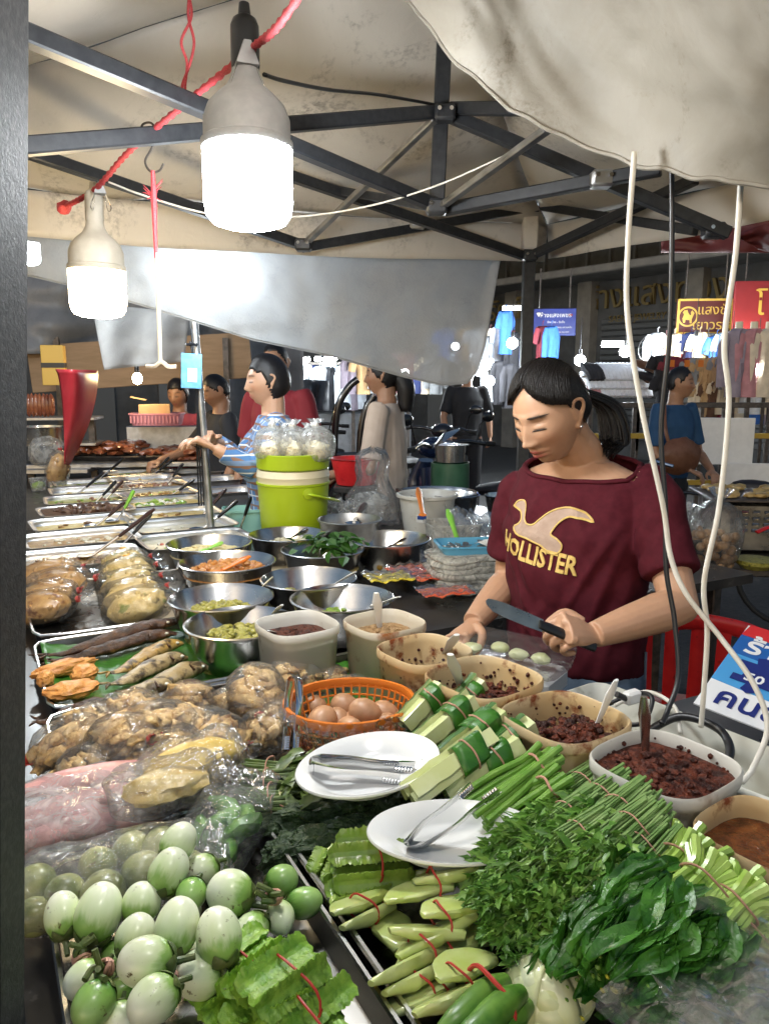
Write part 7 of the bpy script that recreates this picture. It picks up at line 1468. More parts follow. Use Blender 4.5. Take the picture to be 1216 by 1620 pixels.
# red curved sheet
rs_ = MB()
def rsf(u, v):
    l = (88+22*v**.6 - 8*v*v, 584+150*v); r = (155+6*math.sin(v*2.2)-50*v**1.6, 586+150*v); x = lerp(l[0], r[0], u); y = lerp(l[1], r[1], u); return Q(x, y, 4.1 - .22*math.sin(math.pi*u)*(1-v*.8) + .3*u)
rs_.grid(rsf, 20, 24); o = rs_.build('red_sheet', 'red_sheet', solid=.003); tag(o, 'red plastic sheet hanging curled to a point at the far left', 'plastic sheet')
# ------------------------------------------------------------------ grilled-meat stall behind, left
mat('board_tan', (.25, .17, .10), .7, c2=(.31, .21, .13), s=5, stretch=(1, 1, 6)); mat('grilled_meat', (.16, .04, .018), .3, c2=(.30, .10, .04), s=30, bmp=.6, bs=60, coat=.3); mat('pink_plastic', (.55, .22, .26), .4); mat('card_tan', (.42, .28, .14), .8, c2=(.48, .33, .18), s=10)
gsx = Q(215, 715, 5.3)
gs2 = thing('meat_stall', 'grilled meat stall with tan back board and round steel plate, left background', 'stall', (gsx.x, gsx.y, 0), rad(8))
m = MB(); m.box((0, 0, .955), (1.3, .8, .03), .005); m.build('counter', 'steel_dull', gs2); m = MB(); m.box((.1, .55, 1.62), (1.6, .03, .34), .004, M=Matrix.Rotation(rad(-4), 4, 'Y')); m.build('back_board', 'board_tan', gs2)
for sx_ in (-.6, .6):
    m = MB(); m.box((sx_, -.3, .47), (.04, .04, .94)); m.build('leg', 'iron_dark', gs2); m = MB(); m.box((sx_, .5, .9), (.04, .04, 1.8)); m.build('leg', 'iron_dark', gs2)
m = MB(); m.box((.28, .22, 1.075), (.7, .3, .2), .005); m.build('raised_shelf', 'steel_dull', gs2); m = MB(); m.lathe([(.001, .97), (.5, .97), (.55, 1.0), (.54, 1.005), (.001, .985)], 36, sx=1, sy=.6); m.build('griddle', 'iron_dark', gs2)
for nm, xs, n, z, lb in (('grilled_meat', (-.35, .05), 60, 1.04, 'heap of dark red grilled meat at the left of the griddle'), ('grilled_meat', (.1, .5), 60, 1.0, 'flat pile of red grilled pork at the right of the griddle')):
    m = MB()
    for k in range(n): m.blob((R.uniform(*xs), R.uniform(-.3, .1), z+R.uniform(-.02, .03)), (.06, .035, .02), 1, .35, 2, k, M=Matrix.Rotation(R.uniform(0, 3), 4, 'Z'))
    o = m.build(nm, 'grilled_meat'); place(o, gs2.location, rz=rad(8)); tag(o, lb, 'meat', kind='stuff')
o = thing('pink_basket', 'pink plastic basket with a cardboard box on the grill counter', 'basket', Q(250, 672, 5.2), .1); m = MB(); m.lathe([(.001, 0), (.9, 0), (1, .07), (1.04, .07), (1.04, .08), (.96, .08), (.001, .01)], 36, sx=.17, sy=.11, sup=6); m.build('shell', 'pink_plastic', o)
for k in range(14): m = MB(); m.box((-.15+.023*k, -.112, .04), (.010, .004, .045)); m.build('slat', 'pink_plastic', o)
o = thing('carton', 'open cardboard carton standing in the pink basket', 'box', Q(246, 668, 5.2), .25); m = MB(); m.box((0, 0, .06), (.2, .12, .12), .003); m.build('carton_body', 'card_tan', o); m = MB(); m.box((-.13, 0, .135), (.10, .12, .006), 0, M=Matrix.Rotation(rad(12), 4, 'Y')); m.build('flap', 'card_tan', o)
o = thing('bare_bulb', 'bare warm bulb glowing over the grilled meat', 'lamp', Q(217, 590, 5.0)); m = MB(); m.blob((0, 0, -.035), (.030, .030, .038), 3); m.build('glass', 'lamp_far_warm', o); m = MB(); m.tube([(0, 0, 0), (0, 0, .05), (.02, .1, .35)], [.016, .014, .004], 10); m.build('socket', 'black_plastic', o)
def hung(name, label, pts, y0, y1, mt, wav=.05, sd=0, cat='plastic sheet'):
    (xa, ya), (xb, yb), (xc, yc), (xd, yd) = pts; m = MB()
    def fn(u, v):
        x = lerp(lerp(xa, xb, u), lerp(xd, xc, u), v); y = lerp(lerp(ya, yb, u), lerp(yd, yc, u), v); return Q(x, y, lerp(y0, y1, u) + wav*math.sin(u*11+v*2+sd) + wav*.7*nz(u*5, v*4, sd))
    m.grid(fn, 30, 16); o = m.build(name, mt, solid=.002); return tag(o, label, cat)
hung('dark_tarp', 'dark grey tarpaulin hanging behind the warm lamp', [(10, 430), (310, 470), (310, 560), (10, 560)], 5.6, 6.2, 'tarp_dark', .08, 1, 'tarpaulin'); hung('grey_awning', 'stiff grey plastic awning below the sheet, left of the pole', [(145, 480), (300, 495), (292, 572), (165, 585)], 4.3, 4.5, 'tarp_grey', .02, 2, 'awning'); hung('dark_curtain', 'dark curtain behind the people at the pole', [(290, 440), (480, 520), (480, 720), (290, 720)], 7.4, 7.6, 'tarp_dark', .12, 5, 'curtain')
# left edge clutter
o = thing('yellow_box', 'yellow cardboard box hung at the far left', 'box', Q(86, 578, 4.8), .2); mat('card_yellow', (.50, .30, .05), .6); m = MB(); m.box((0, 0, 0), (.13, .08, .24), .003); m.build('carton', 'card_yellow', o); m = MB(); m.box((0, -.0, .0), (.134, .084, .03)); m.build('strap', 'black_plastic', o)
o = thing('steel_pot', 'wide steel pot on a shelf at the far left', 'pot', Q(62, 690, 4.9)); o.location.z = 1.091; m = MB(); m.lathe([(.001, 0), (.14, 0), (.15, .1), (.155, .11), (.145, .112), (.14, .01), (.001, .01)], 32); m.build('pot_shell', 'steel', o)
o = thing('side_counter', 'steel side counter with shelf at the far left', 'counter', Q(40, 700, 5.0) * 1, .1); o.location.z = 0; m = MB(); m.box((0, 0, .93), (.9, .5, .03), .004); m.build('top', 'steel_dull', o); m = MB(); m.box((0, .1, 1.08), (.9, .25, .02), .003); m.build('shelf', 'steel_dull', o); m = MB(); m.box((0, .1, 1.245), (.9, .25, .02), .003); m.build('upper_shelf', 'steel_dull', o)
for sx_ in (-.4, .4): m = MB(); m.box((sx_, .1, .62), (.04, .04, 1.24)); m.build('leg', 'iron_dark', o)
for k in range(7):
    m = MB(); m.blob((0, 0, 0), (.022, .022, .075), 2, .15, 2, k); s_ = m.build('sausage', 'grilled_meat'); place(s_, Q(46+6*k, 641, 5.05)); tag(s_, 'red-brown grilled sausage standing in a row at the far left', 'sausage', 'row of grilled sausages')
o = place_bag('curry_bag', 'tied bag of orange curry at the back left of the pans', Q(92, 742, 4.4), 0, rad(80), 1.4, FBG[0], FB[0], 'bag_food', 'food bag', None, zn=.083); place_bag('ice_bag', 'knotted clear bag standing at the far left behind the pans', Q(72, 712, 4.82), 0, rad(88), 1.9, rbg[0], None, '', 'plastic bag', None, False)
for k, (px, lb) in enumerate([(62, 'lidded clear cup of green salad at the far left'), (92, 'flat clear cup of green salad, right of another')]):
    o = thing('salad_cup', lb, 'cup', P(px, 776+6*k, TZ)); m = MB(); m.lathe([(.001, 0), (.04, 0), (.05, .07), (.052, .075), (.001, .08)], 24); m.build('cup', 'film_milky', o); m = MB(); m.blob((0, 0, .03), (.038, .038, .026), 2, .2, 2, k); m.build('salad', 'veg_green', o)
# ------------------------------------------------------------------ motorcycles, gas cylinder, clothes stalls, shop fronts
mat('tyre', (.012, .012, .012), .7); mat('bike_navy', (.010, .018, .05), .2, coat=.6); mat('bike_red', (.16, .012, .014), .22, coat=.6); mat('bike_black', (.010, .010, .012), .25, coat=.5); mat('seat_vinyl', (.018, .014, .014), .5, bmp=.2, bs=200); emit('tail_red', (.5, .01, .01), .2); mat('cyl_green', (.03, .10, .05), .4, c2=(.05, .13, .07), s=12, coat=.2)
def scooter(label, loc, rz, paint):
    o = thing('motor_scooter', label, 'motorcycle', loc, rz, 'parked motor scooters')
    for y in (.62, -.60):
        m = MB(); m.tube([(0, y+math.cos(2*math.pi*j/28)*.235, .27+math.sin(2*math.pi*j/28)*.235) for j in range(29)], .045, 10, cap=False); w_ = m.build('wheel', 'tyre', o); m = MB(); m.lathe([(.03, -.03), (.18, -.012), (.19, 0), (.18, .012), (.03, .03)], 20, M=Matrix.Translation((0, y, .27)) @ Matrix.Rotation(rad(90), 4, 'Y'), cap=True); m.build('rim', 'steel_dull', w_)
    m = MB(); m.tube(spline([(0, .50, .86), (0, .46, .60), (0, .40, .36), (0, .10, .30), (0, -.15, .36), (0, -.45, .56), (0, -.82, .70)], 6), [.13, .16, .13, .12, .15, .17, .06], 16, flat=.9, up=(1, 0, 0)); m.build('body', paint, o)
    m = MB(); m.tube(spline([(0, .60, .90), (0, .66, .70), (0, .60, .48)], 6), [.07, .14, .06], 14, flat=.55, up=(0, 1, 0)); m.build('front_fairing', paint, o)
    m = MB(); m.tube(spline([(0, .02, .74), (0, -.2, .77), (0, -.5, .80), (0, -.76, .86)], 6), [.09, .13, .14, .06], 14, flat=.45, up=(0, 0, 1)); m.build('seat', 'seat_vinyl', o)
    m = MB(); m.tube(spline([(-.36, .34, 1.02), (-.2, .42, 1.04), (0, .48, 1.0), (.2, .42, 1.04), (.36, .34, 1.02)], 6), .016, 10); hb_ = m.build('handlebar', 'bike_black', o)
    m = MB(); m.blob((0, .52, 1.0), (.12, .09, .08), 3); m.build('headlight_cowl', paint, o); m = MB(); m.blob((0, .60, .98), (.08, .03, .05), 3); m.build('headlight', 'chrome', o)
    for s in (-1, 1):
        m = MB(); m.tube([(.30*s, .38, 1.03), (.34*s, .38, 1.16), (.38*s, .36, 1.2)], .006, 8); mi = m.build('mirror', 'bike_black', o); m = MB(); m.blob((.41*s, .36, 1.22), (.065, .02, .042), 3); m.build('mirror_head', 'bike_black', mi); m = MB(); m.tube([(.07*s, .55, .8), (.075*s, .62, .27)], .02, 8); m.build('fork', 'chrome', o)
        m = MB(); m.tube([(.36*s, .34, 1.02), (.44*s, .32, 1.015)], .02, 10); m.build('grip', 'tyre', hb_)
    m = MB(); m.blob((0, -.84, .72), (.07, .03, .04), 2); m.build('tail_light', 'tail_red', o); m = MB(); m.tube([(.13, -.2, .3), (.15, -.75, .38)], [.03, .05], 12); m.build('exhaust', 'steel_dull', o); m = MB(); m.tube([(-.1, -.05, .3), (-.2, -.05, 0)], .012, 8); m.build('stand', 'iron_dark', o); return o
c = Q(742, 760, 5.2); scooter('dark blue motor scooter with mirror, parked left of the seller', (c.x+.12, c.y+.1, 0), rad(40), 'bike_navy'); c = Q(555, 700, 6.6); scooter('black motor scooter parked behind the beige-bloused woman', (c.x-.25, c.y, 0), rad(35), 'bike_black'); c = Q(500, 700, 7.6); scooter('red motor scooter far behind the bucket', (c.x, c.y, 0), rad(20), 'bike_red'); c = Q(660, 700, 7.0); scooter('motor scooter with chrome front, deep behind the gas cylinder', (c.x, c.y, 0), rad(-30), 'bike_black')
c = Q(712, 720, 4.2)
o = thing('gas_cylinder', 'dark green gas cylinder with a pot on its burner ring', 'gas cylinder', (c.x, c.y, .55)); m = MB(); m.lathe([(.001, 0), (.12, .01), (.15, .05), (.15, .26), (.12, .31), (.05, .335), (.001, .34)], 32); m.build('tank', 'cyl_green', o); m = MB(); m.lathe([(.10, .32), (.105, .32), (.105, .50), (.10, .50)], 28); m.build('collar', 'cyl_green', o); m = MB(); m.tube([(0, 0, .33), (0, 0, .48)], .025, 10); m.build('valve', 'steel_dull', o)
lettering('ปตท', .07, 'white_paper', o, (0, -.152, .16), (rad(90), 0, 0), .001)
o2 = thing('cylinder_stand', 'iron stand under the green gas cylinder', 'stand', (c.x, c.y, 0)); m = MB(); m.box((0, 0, .53), (.34, .34, .03), .004); m.build('top', 'iron_dark', o2)
for a in range(4): m = MB(); m.box((.14*(1 if a % 2 else -1), .14*(1 if a > 1 else -1), .26), (.03, .03, .52)); m.build('leg', 'iron_dark', o2)
o = thing('steel_pot', 'steel pot with steel lid ajar on the gas burner', 'pot', (c.x, c.y, 1.055)); m = MB(); m.lathe([(.001, 0), (.08, 0), (.085, .09), (.10, .093), (.001, .1)], 28); m.build('pot_shell', 'steel', o); m = MB(); m.lathe([(.001, .03), (.07, .01), (.085, 0), (.001, .0)], 28, M=Matrix.Translation((-.02, 0, .13)) @ Matrix.Rotation(rad(-35), 4, 'Y')); m.build('lid', 'steel', o)
# tall curved hand-truck bar behind the plaid woman
o = thing('trolley', 'black tubular hand trolley standing behind the beige-bloused woman', 'trolley', Q(535, 770, 4.6)); b0 = V(o.location); m = MB(); m.tube(spline([Q(528, 760, 4.6)-b0, Q(530, 680, 4.6)-b0, Q(536, 640, 4.6)-b0, Q(552, 612, 4.6)-b0, Q(566, 600, 4.6)-b0], 6), .022, 10); m.build('upright', 'bike_black', o); m = MB(); m.tube(spline([Q(568, 760, 4.6)-b0, Q(570, 690, 4.6)-b0, Q(578, 650, 4.6)-b0, Q(592, 625, 4.6)-b0], 6), .022, 10); m.build('upright', 'bike_black', o); m = MB(); m.tube([Q(529, 720, 4.6)-b0, Q(569, 720, 4.6)-b0], .018, 8); m.build('cross_bar', 'bike_black', o)
m = MB(); m.lathe([(.001, 0), (.10, 0), (.13, .13), (.14, .135), (.125, .135), (.001, .01)], 28); o = m.build('red_bucket', 'red_plastic'); place(o, Q(563, 765, 4.0)); tag(o, 'small red bucket behind the tall clear bag', 'bucket'); bz = o.location.z; so = thing('stool', 'dark stool under the small red bucket', 'stool', (o.location.x, o.location.y, 0)); m = MB(); m.box((0, 0, bz-.02), (.22, .22, .03), .004); m.build('seat', 'iron_dark', so)
for a in range(4): m = MB(); m.box((.09*(1 if a % 2 else -1), .09*(1 if a > 1 else -1), bz/2-.02), (.025, .025, bz-.05)); m.build('leg', 'iron_dark', so)

# ---- clothes
CLO = {}
for nm, c_ in (('white', (.62, .66, .72)), ('pale_blue', (.36, .48, .62)), ('black', (.014, .014, .018)), ('navy', (.02, .03, .10)), ('blue', (.03, .12, .42)), ('pink', (.42, .20, .22)), ('mauve', (.26, .22, .27)), ('maroon', (.16, .02, .03)), ('tan', (.40, .26, .13)), ('cream', (.58, .50, .38)), ('grey', (.20, .21, .22)), ('brown', (.10, .05, .03))):
    mat('cloth_'+nm, c_, .85, c2=tuple(x*1.25 for x in c_), s=14, bmp=.3, bs=60)
def shirt_mesh(wd, ht, long=False):
    m = MB(); hw = wd/2; prof = [(0.0, .32), (.04, .80), (.10, .98), (.16, .93), (.28, .74), (.5, .72), (.8, .76), (1.0, .80)]; rings = []
    for (t, w) in prof: rings.append([V((math.cos(2*math.pi*j/16)*hw*w*.72, math.sin(2*math.pi*j/16)*.055*(1+.3*math.sin(j*2.4+t*6)), -t*ht)) for j in range(16)])
    m.rings(rings)
    for s in (-1, 1): m.tube([(s*hw*.60, 0, -.09*ht), (s*hw*.86, 0, -.25*ht), (s*hw*(.95 if not long else .82), .01, -(.42 if not long else .85)*ht)], [.05, .055, .05], 10, flat=.5, up=(0, 1, 0))
    m.tube([(0, 0, .0), (0, 0, .05), (.015, 0, .065), (.02, 0, .05)], .004, 6); return m
SHM = {}
def shirt(label, loc, col, rz=0, wd=.42, ht=.6, long=False, group='clothes hanging on the stalls', s=1):
    k = (col, wd, ht, long)
    if k not in SHM: SHM[k] = shirt_mesh(wd, ht, long).mesh('garment', 'cloth_'+col)
    o = link_mesh('hanging_garment', SHM[k], None, loc, (0, 0, rz), s); tag(o, label, 'clothing', group); return o
def tube_light(label, a, b, mt='tube_far', r=.022):
    o = thing('tube_light', label, 'lamp', a, group='lit tube lights of the clothes stalls'); m = MB(); m.tube([V((0, 0, 0)), V(b)-V(a)], r, 10); m.build('tube', mt, o); m = MB(); m.box((V(b)-V(a))*.5 + V((0, 0, r*1.6)), ((V(b)-V(a)).length, .05, .02), M=None); m.build('fitting', 'white_plastic', o)
def globe(label, c, r=.055, mt='lamp_far', cordl=.4):
    o = thing('globe_bulb', label, 'lamp', c, group='lit round bulbs of the clothes stalls'); m = MB(); m.blob((0, 0, 0), r, 3); m.build('glass', mt, o); m = MB(); m.tube([(0, 0, r*.9), (0, 0, r+.06)], .02, 10); m.tube([(0, 0, r+.05), (0, 0, r+cordl)], .004, 6); m.build('socket', 'black_plastic', o)
# middle background: stall with hanging shirts, seen under the sheet
cols = ['white', 'white', 'navy', 'grey', 'black', 'pale_blue', 'white', 'mauve']
for k, px in enumerate([470, 483, 496, 506, 520, 532, 545, 556, 566]):
    shirt('%s shirt under the tube lights, %s from the left in the far stall' % (cols[k % 8].replace('_', ' '), ['first', 'second', 'third', 'fourth', 'fifth', 'sixth', 'seventh', 'eighth', 'ninth'][k]), Q(px, 578+R.uniform(-3, 3), 11+.2*(k % 3)), cols[k % 8], rad(60), .45, .62, k % 2 == 0)
for k, (x0, x1, y, lb) in enumerate([(472, 490, 569, 'short tube light at the left of the far shirt stall'), (468, 486, 574, 'lower tube light at the left of the far shirt stall'), (498, 508, 568, 'small tube light in the middle of the far stall'), (512, 532, 568, 'tube light right of the middle of the far stall'), (510, 530, 577, 'lower tube light right of the middle in the far stall'), (543, 560, 573, 'bright tube light at the right of the far stall')]):
    tube_light(lb, Q(x0, y, 10.6), Q(x1, y, 10.6))
hung('grey_cover', 'grey tarpaulin draped over goods behind the motor scooters', [(476, 600), (520, 602), (520, 650), (476, 650)], 8.6, 8.4, 'tarp_dark', .12, 7, 'tarpaulin')
rk = thing('far_stall_frame', 'dark steel frame of the far shirt stall', 'stall', Q(515, 600, 11.4)); rk.location.z = 0
for k, x in enumerate((-1.2, -.4, .4, 1.2)): m = MB(); m.box((x, 0, 1.1), (.05, .05, 2.2)); m.build('post', 'iron_dark', rk)
for z in (1.72, 2.15): m = MB(); m.box((0, 0, z), (2.5, .04, .04)); m.build('rail', 'iron_dark', rk)
m = MB(); m.box((0, .3, .55), (2.5, .5, .9), .01); m.build('counter', 'tarp_dark', rk)
# stall left of her head: dark shirts with bulbs
for k, (px, py, y, col, lb) in enumerate([(777, 545, 9.5, 'white', 'white robe hanging beside the sheet edge'), (790, 530, 9.5, 'white', 'white shirt hanging above the black garments'), (800, 505, 9.2, 'blue', 'bright blue garment high left of the post'), (812, 540, 9.3, 'black', 'black garment left of the tent post'), (770, 580, 9.0, 'white', 'white T-shirt hanging low beside the sheet corner'), (790, 585, 9.1, 'black', 'black T-shirt low left of the post'), (806, 590, 9.0, 'black', 'second black T-shirt low left of the post'), (820, 560, 9.4, 'navy', 'navy garment close to the tent post'), (858, 530, 9.3, 'maroon', 'maroon trousers under the blue sign'), (872, 530, 9.3, 'blue', 'blue trousers under the blue sign')]):
    shirt(lb, Q(px, py-14, y), col, rad(50), .34, .5, k % 3 == 0)
for (px, py, lb) in [(810, 543, 'round bulb lit among the black garments'), (773, 603, 'round bulb lit low beside the sheet corner'), (917, 570, 'round bulb lit just right of her hair'), (988, 556, 'round bulb lit over the shoe shelves'), (1156, 560, 'round bulb lit among the clothes at the right')]: globe(lb, Q(px, py, 8.6), .06, 'lamp_far' if px != 1156 else 'lamp_far_warm')
for (x0, x1, y, yy, lb) in [(952, 986, 546, 8.8, 'tube light over the shoe shelves'), (1030, 1048, 540, 9.4, 'small tube light behind the fan'), (795, 830, 488, 11, 'dim tube light at the shop front left of the blue sign'), (1196, 1240, 545, 7.6, 'tube light at the right edge over the clothes')]: tube_light(lb, Q(x0, y, yy), Q(x1, y, yy))
# shoe shelves: each shoe row a thing, each shoe a part
sm_ = MB(); sm_.tube(spline([(0, -.12, .03), (0, -.04, .05), (0, .06, .035), (0, .13, .022)], 4), [.035, .045, .045, .02], 8, flat=.75)
SHOE = {c_: None for c_ in ('white', 'black', 'brown', 'pink')}
for c_ in SHOE:
    mm = MB(); mm.v = [p.copy() for p in sm_.v]; mm.f = sm_.f; mm.m = sm_.m; SHOE[c_] = mm.mesh('shoe', 'cloth_'+c_)
for r_, (py, x0, x1) in enumerate([(592, 926, 1016), (606, 926, 1016), (618, 932, 1020)]):
    for px in range(x0, x1, 6):
        cc = 'black' if (r_ == 0 and px < 945) else 'pink' if (r_ == 2 and px < 940) else 'white'
        s_ = link_mesh('display_shoe', SHOE[cc], None, Q(px, py, 8.2), (rad(40), 0, rad(20)), 1.1); tag(s_, '%s shoe in the %s row of the shoe shelves' % (cc, ('top', 'middle', 'bottom')[r_]), 'shoe', 'shoes in the %s shelf row' % ('top', 'middle', 'bottom')[r_])
    o = thing('shoe_shelf', '%s sloping shelf of shoes behind her ponytail' % ('top', 'middle', 'bottom')[r_].capitalize().lower(), 'shelf', Q(971, py+4, 8.25)); m = MB(); m.box((0, 0, 0), (.72, .2, .02), .002); m.build('board', 'steel_dull', o); m = MB(); m.box((-.3, .1, -.35), (.03, .03, .7)); m.box((.3, .1, -.35), (.03, .03, .7)); m.build('support', 'iron_dark', o)
for k, (px, py, col) in enumerate([(1020, 588, 'brown'), (1030, 592, 'brown'), (1022, 606, 'black'), (1032, 612, 'brown'), (1040, 600, 'black')]): s_ = link_mesh('display_shoe', SHOE[col if col in SHOE else 'black'], None, Q(px, py, 8.0), (rad(30), 0, rad(70)), 1.3); tag(s_, '%s shoe at the right end of the shelves' % col, 'shoe', 'dark shoes by the fan')
RC = [(1046, 570, 'black'), (1064, 572, 'maroon'), (1082, 574, 'maroon'), (1096, 574, 'grey'), (1112, 574, 'tan'), (1126, 574, 'tan'), (1140, 572, 'grey'), (1050, 602, 'black'), (1100, 612, 'cream'), (1112, 612, 'tan'), (1124, 612, 'brown'), (1140, 608, 'cream'), (1160, 606, 'cream'), (1178, 606, 'white'), (1196, 608, 'white'), (1212, 608, 'cream')]
wrds = 'first second third fourth fifth sixth seventh eighth'.split()
for k, (px, py, col) in enumerate(RC): shirt('%s garment, %s from the left on the %s rail at the right' % (col, wrds[k if k < 7 else (k-7) % 8] if k != 15 else 'last', 'upper' if k < 7 else 'lower'), Q(px, py-8, 7.2), col, rad(20), .24, .30 if k < 7 else .32)
for k, (px, col, lb) in enumerate([(1168, 'mauve', 'mauve shirt on a dress form at the right'), (1192, 'pink', 'dusty pink shirt on a dress form at the right'), (1216, 'cream', 'floral cream shirt cut by the right edge')]):
    o = thing('dress_form', lb, 'dress form', Q(px, 520, 7.0), rad(15)); link_mesh('shirt', shirt_mesh(.34, .6, True).mesh('garment', 'cloth_'+col), o); m = MB(); m.tube([(0, 0, -.02), (0, 0, .06)], [.035, .03], 12); m.build('neck', 'cream_plastic', o); m = MB(); m.tube([(0, 0, -.5), (0, 0, -1.9)], .015, 8); m.build('stand', 'iron_dark', o)
m = MB(); m.box((0, 0, 0), (.05, .008, .06)); tg = m.mesh('tag', 'orange_plastic')
for k, px in enumerate([1062, 1086, 1108]): t_ = link_mesh('price_tag', tg, None, Q(px, 575, 6.95), (0, 0, rad(15))); tag(t_, 'orange price tag, %s on the upper clothes rail' % ('left', 'middle', 'right')[k], 'price tag', 'orange price tags')
# deeper rows of garments that fill the lit stalls
W2 = 'first second third fourth fifth sixth seventh eighth ninth tenth eleventh twelfth'.split(); AC = ['white', 'cream', 'tan', 'maroon', 'pale_blue', 'pink', 'grey', 'white', 'navy', 'mauve', 'cream', 'blue']
for r_, (y0, x0, x1, yy, nm) in enumerate([(528, 1040, 1160, 8.9, 'high rail behind the fan'), (590, 1150, 1260, 7.6, 'rail behind the dress forms'), (520, 690, 800, 11.5, 'far rail beside the sheet corner'), (560, 560, 690, 10.2, 'far rail above the motor scooters')]):
    for k in range(10):
        cl = AC[(k*5+r_*3) % 12]; shirt('%s garment, %s from the left on the %s' % (cl.replace('_', ' '), W2[k], nm), Q(lerp(x0, x1, k/9), y0+R.uniform(-3, 3), yy+R.uniform(-.1, .1)), cl, rad(25), .34, .5, k % 3 == 0)
for (px, py, y, lb) in [(720, 548, 10.8, 'round bulb lit over the far rail beside the sheet corner'), (640, 590, 9.6, 'round bulb lit far behind the gas cylinder'), (1100, 540, 8.3, 'round bulb lit over the orange price tags'), (1196, 585, 7.0, 'round bulb lit beside the dress forms'), (590, 600, 9.4, 'round bulb lit far behind the beige-bloused woman')]: globe(lb, Q(px, py, y), .05)
# railing, board, fan
o = thing('railing', 'dark railing with yellow bars in front of the clothes stalls', 'railing', Q(1080, 700, 6.6)); o.location.z = 0; mat('rail_yellow', (.42, .27, .03), .5)
for z, mt in ((1.28, 'iron_dark'), (1.02, 'rail_yellow'), (.62, 'rail_yellow')): m = MB(); m.box((.2, 0, z), (2.6, .04, .045), .004); m.build('bar', mt, o)
for k in range(14): m = MB(); m.box((-1.0+.19*k, 0, .65), (.03, .03, 1.3)); m.build('baluster', 'iron_dark', o)
m = MB(); m.box((0, 0, 0), (.50, .02, .38), .003); pn_ = m.build('grey_board', 'white_paper'); place(pn_, Q(1140, 698, 6.3), rz=rad(-8)); tag(pn_, 'pale grey board standing against the railing at the right', 'board'); m = MB(); m.box((0, 0, 0), (.5, .02, .3), .003); pn_ = m.build('grey_board', 'white_paper'); place(pn_, Q(1190, 762, 6.2), rz=rad(-8)); tag(pn_, 'lower pale board near the right edge, above the grill', 'board')
o = thing('wall_fan', 'round wire-caged fan beside the shutters', 'fan', Q(1038, 552, 9.0), rot=(rad(-20), 0, rad(-25))); m = MB()
for a in range(16): m.tube(spline([(0, -.05, 0), (math.cos(a*.3927)*.14, -.06, math.sin(a*.3927)*.14), (math.cos(a*.3927)*.2, 0, math.sin(a*.3927)*.2)], 4), .003, 4)
for rr_ in (.2, .13, .06): m.tube([(math.cos(j*.2618)*rr_, -.055 if rr_ < .19 else 0, math.sin(j*.2618)*rr_) for j in range(25)], .004, 5)
m.build('cage', 'steel_dull', o)
for a in range(3): m = MB(); m.blob((math.cos(a*2.09)*.085, -.02, math.sin(a*2.09)*.085), (.075, .008, .05), 2, M=Matrix.Rotation(-a*2.09, 4, 'Y')); m.build('blade', 'white_plastic', o)
m = MB(); m.tube([(0, 0, 0), (0, .12, 0)], .05, 12); m.build('motor', 'white_plastic', o); m = MB(); m.tube([(0, .08, -.03), (0, .10, -.4)], .015, 8); m.build('stem', 'white_plastic', o)
# bicycle handlebar in front of the blue-shirted man
o = thing('bicycle', 'bicycle with chrome handlebar in front of the blue-shirted man', 'bicycle', V((2.02, 4.75, 0)), rad(60))
for y in (.5, -.5): m = MB(); m.tube([(0, y+math.cos(j*.2244)*.31, .33+math.sin(j*.2244)*.31) for j in range(29)], .018, 8, cap=False); m.build('wheel', 'tyre', o)
m = MB(); m.tube([(0, -.5, .33), (0, -.12, .30), (0, -.2, .78), (0, .36, .80), (0, .5, .33)], .016, 8); m.tube([(0, -.12, .30), (0, .34, .72)], .016, 8); m.build('frame', 'bike_black', o); m = MB(); m.tube(spline([(-.26, .18, .98), (-.22, .30, 1.0), (0, .36, .96), (.22, .30, 1.0), (.26, .18, .98)], 6), .011, 8); m.tube([(0, .36, .8), (0, .36, .96)], .013, 8); m.build('handlebar', 'chrome', o); m = MB(); m.blob((0, -.24, .86), (.07, .13, .04), 2); m.build('saddle', 'seat_vinyl', o)

# ---- shop front running back to the left, with ledges, awnings, shutters and signs
FA, FB_ = Q(800, 600, 17.5), Q(1300, 600, 12.0); fu = (V((FB_.x, FB_.y, 0)) - V((FA.x, FA.y, 0))); FL = fu.length; fu.normalize(); fang = math.atan2(fu.y, fu.x)
mat('wall_grey', (.045, .048, .052), .8, c2=(.08, .084, .088), s=3, c3=(.05, .05, .05), s3=2, t3=(.5, .7)); mat('ledge', (.13, .125, .115), .8, c2=(.18, .17, .155), s=5); mat('awning_green', (.012, .022, .018), .7); mat('awning_red', (.09, .012, .011), .6, c2=(.13, .02, .016), s=5); mat('shutter', (.10, .105, .11), .5, .3); mat('brass', (.26, .19, .08), .35, .7); mat('sign_blue', (.012, .03, .22), .4); mat('sign_maroon', (.10, .014, .014), .4); mat('sign_gold', (.62, .40, .07), .4); mat('banner_red', (.20, .008, .012), .6, c2=(.25, .014, .018), s=3)
bl = thing('shop_house', 'grey shop house front with shutters and brass Thai lettering, right background', 'building', (FA.x, FA.y, 0), fang)
m = MB(); m.box((FL/2, .15, 3.5), (FL+14, .3, 7.0)); m.build('wall', 'wall_grey', bl)
m = MB(); m.box((FL/2, -.55, 3.42), (FL+8, 1.2, .14), .02); m.build('ledge', 'ledge', bl); m = MB(); m.box((FL/2, -.9, 4.25), (FL+8, 2.0, .10), .01, M=Matrix.Rotation(0, 4, 'X')); m.build('awning', 'awning_green', bl); m = MB(); m.box((FL/2+.6, -1.7, 4.75), (FL+2, .06, .55), .01); m.build('fascia', 'tarp_dark', bl)
for k in range(int(FL/.12)): m = MB(); m.box((.06+k*.12+.6, -1.75, 4.62), (.07, .03, .16), .01); m.build('scallop', 'sign_blue', bl)
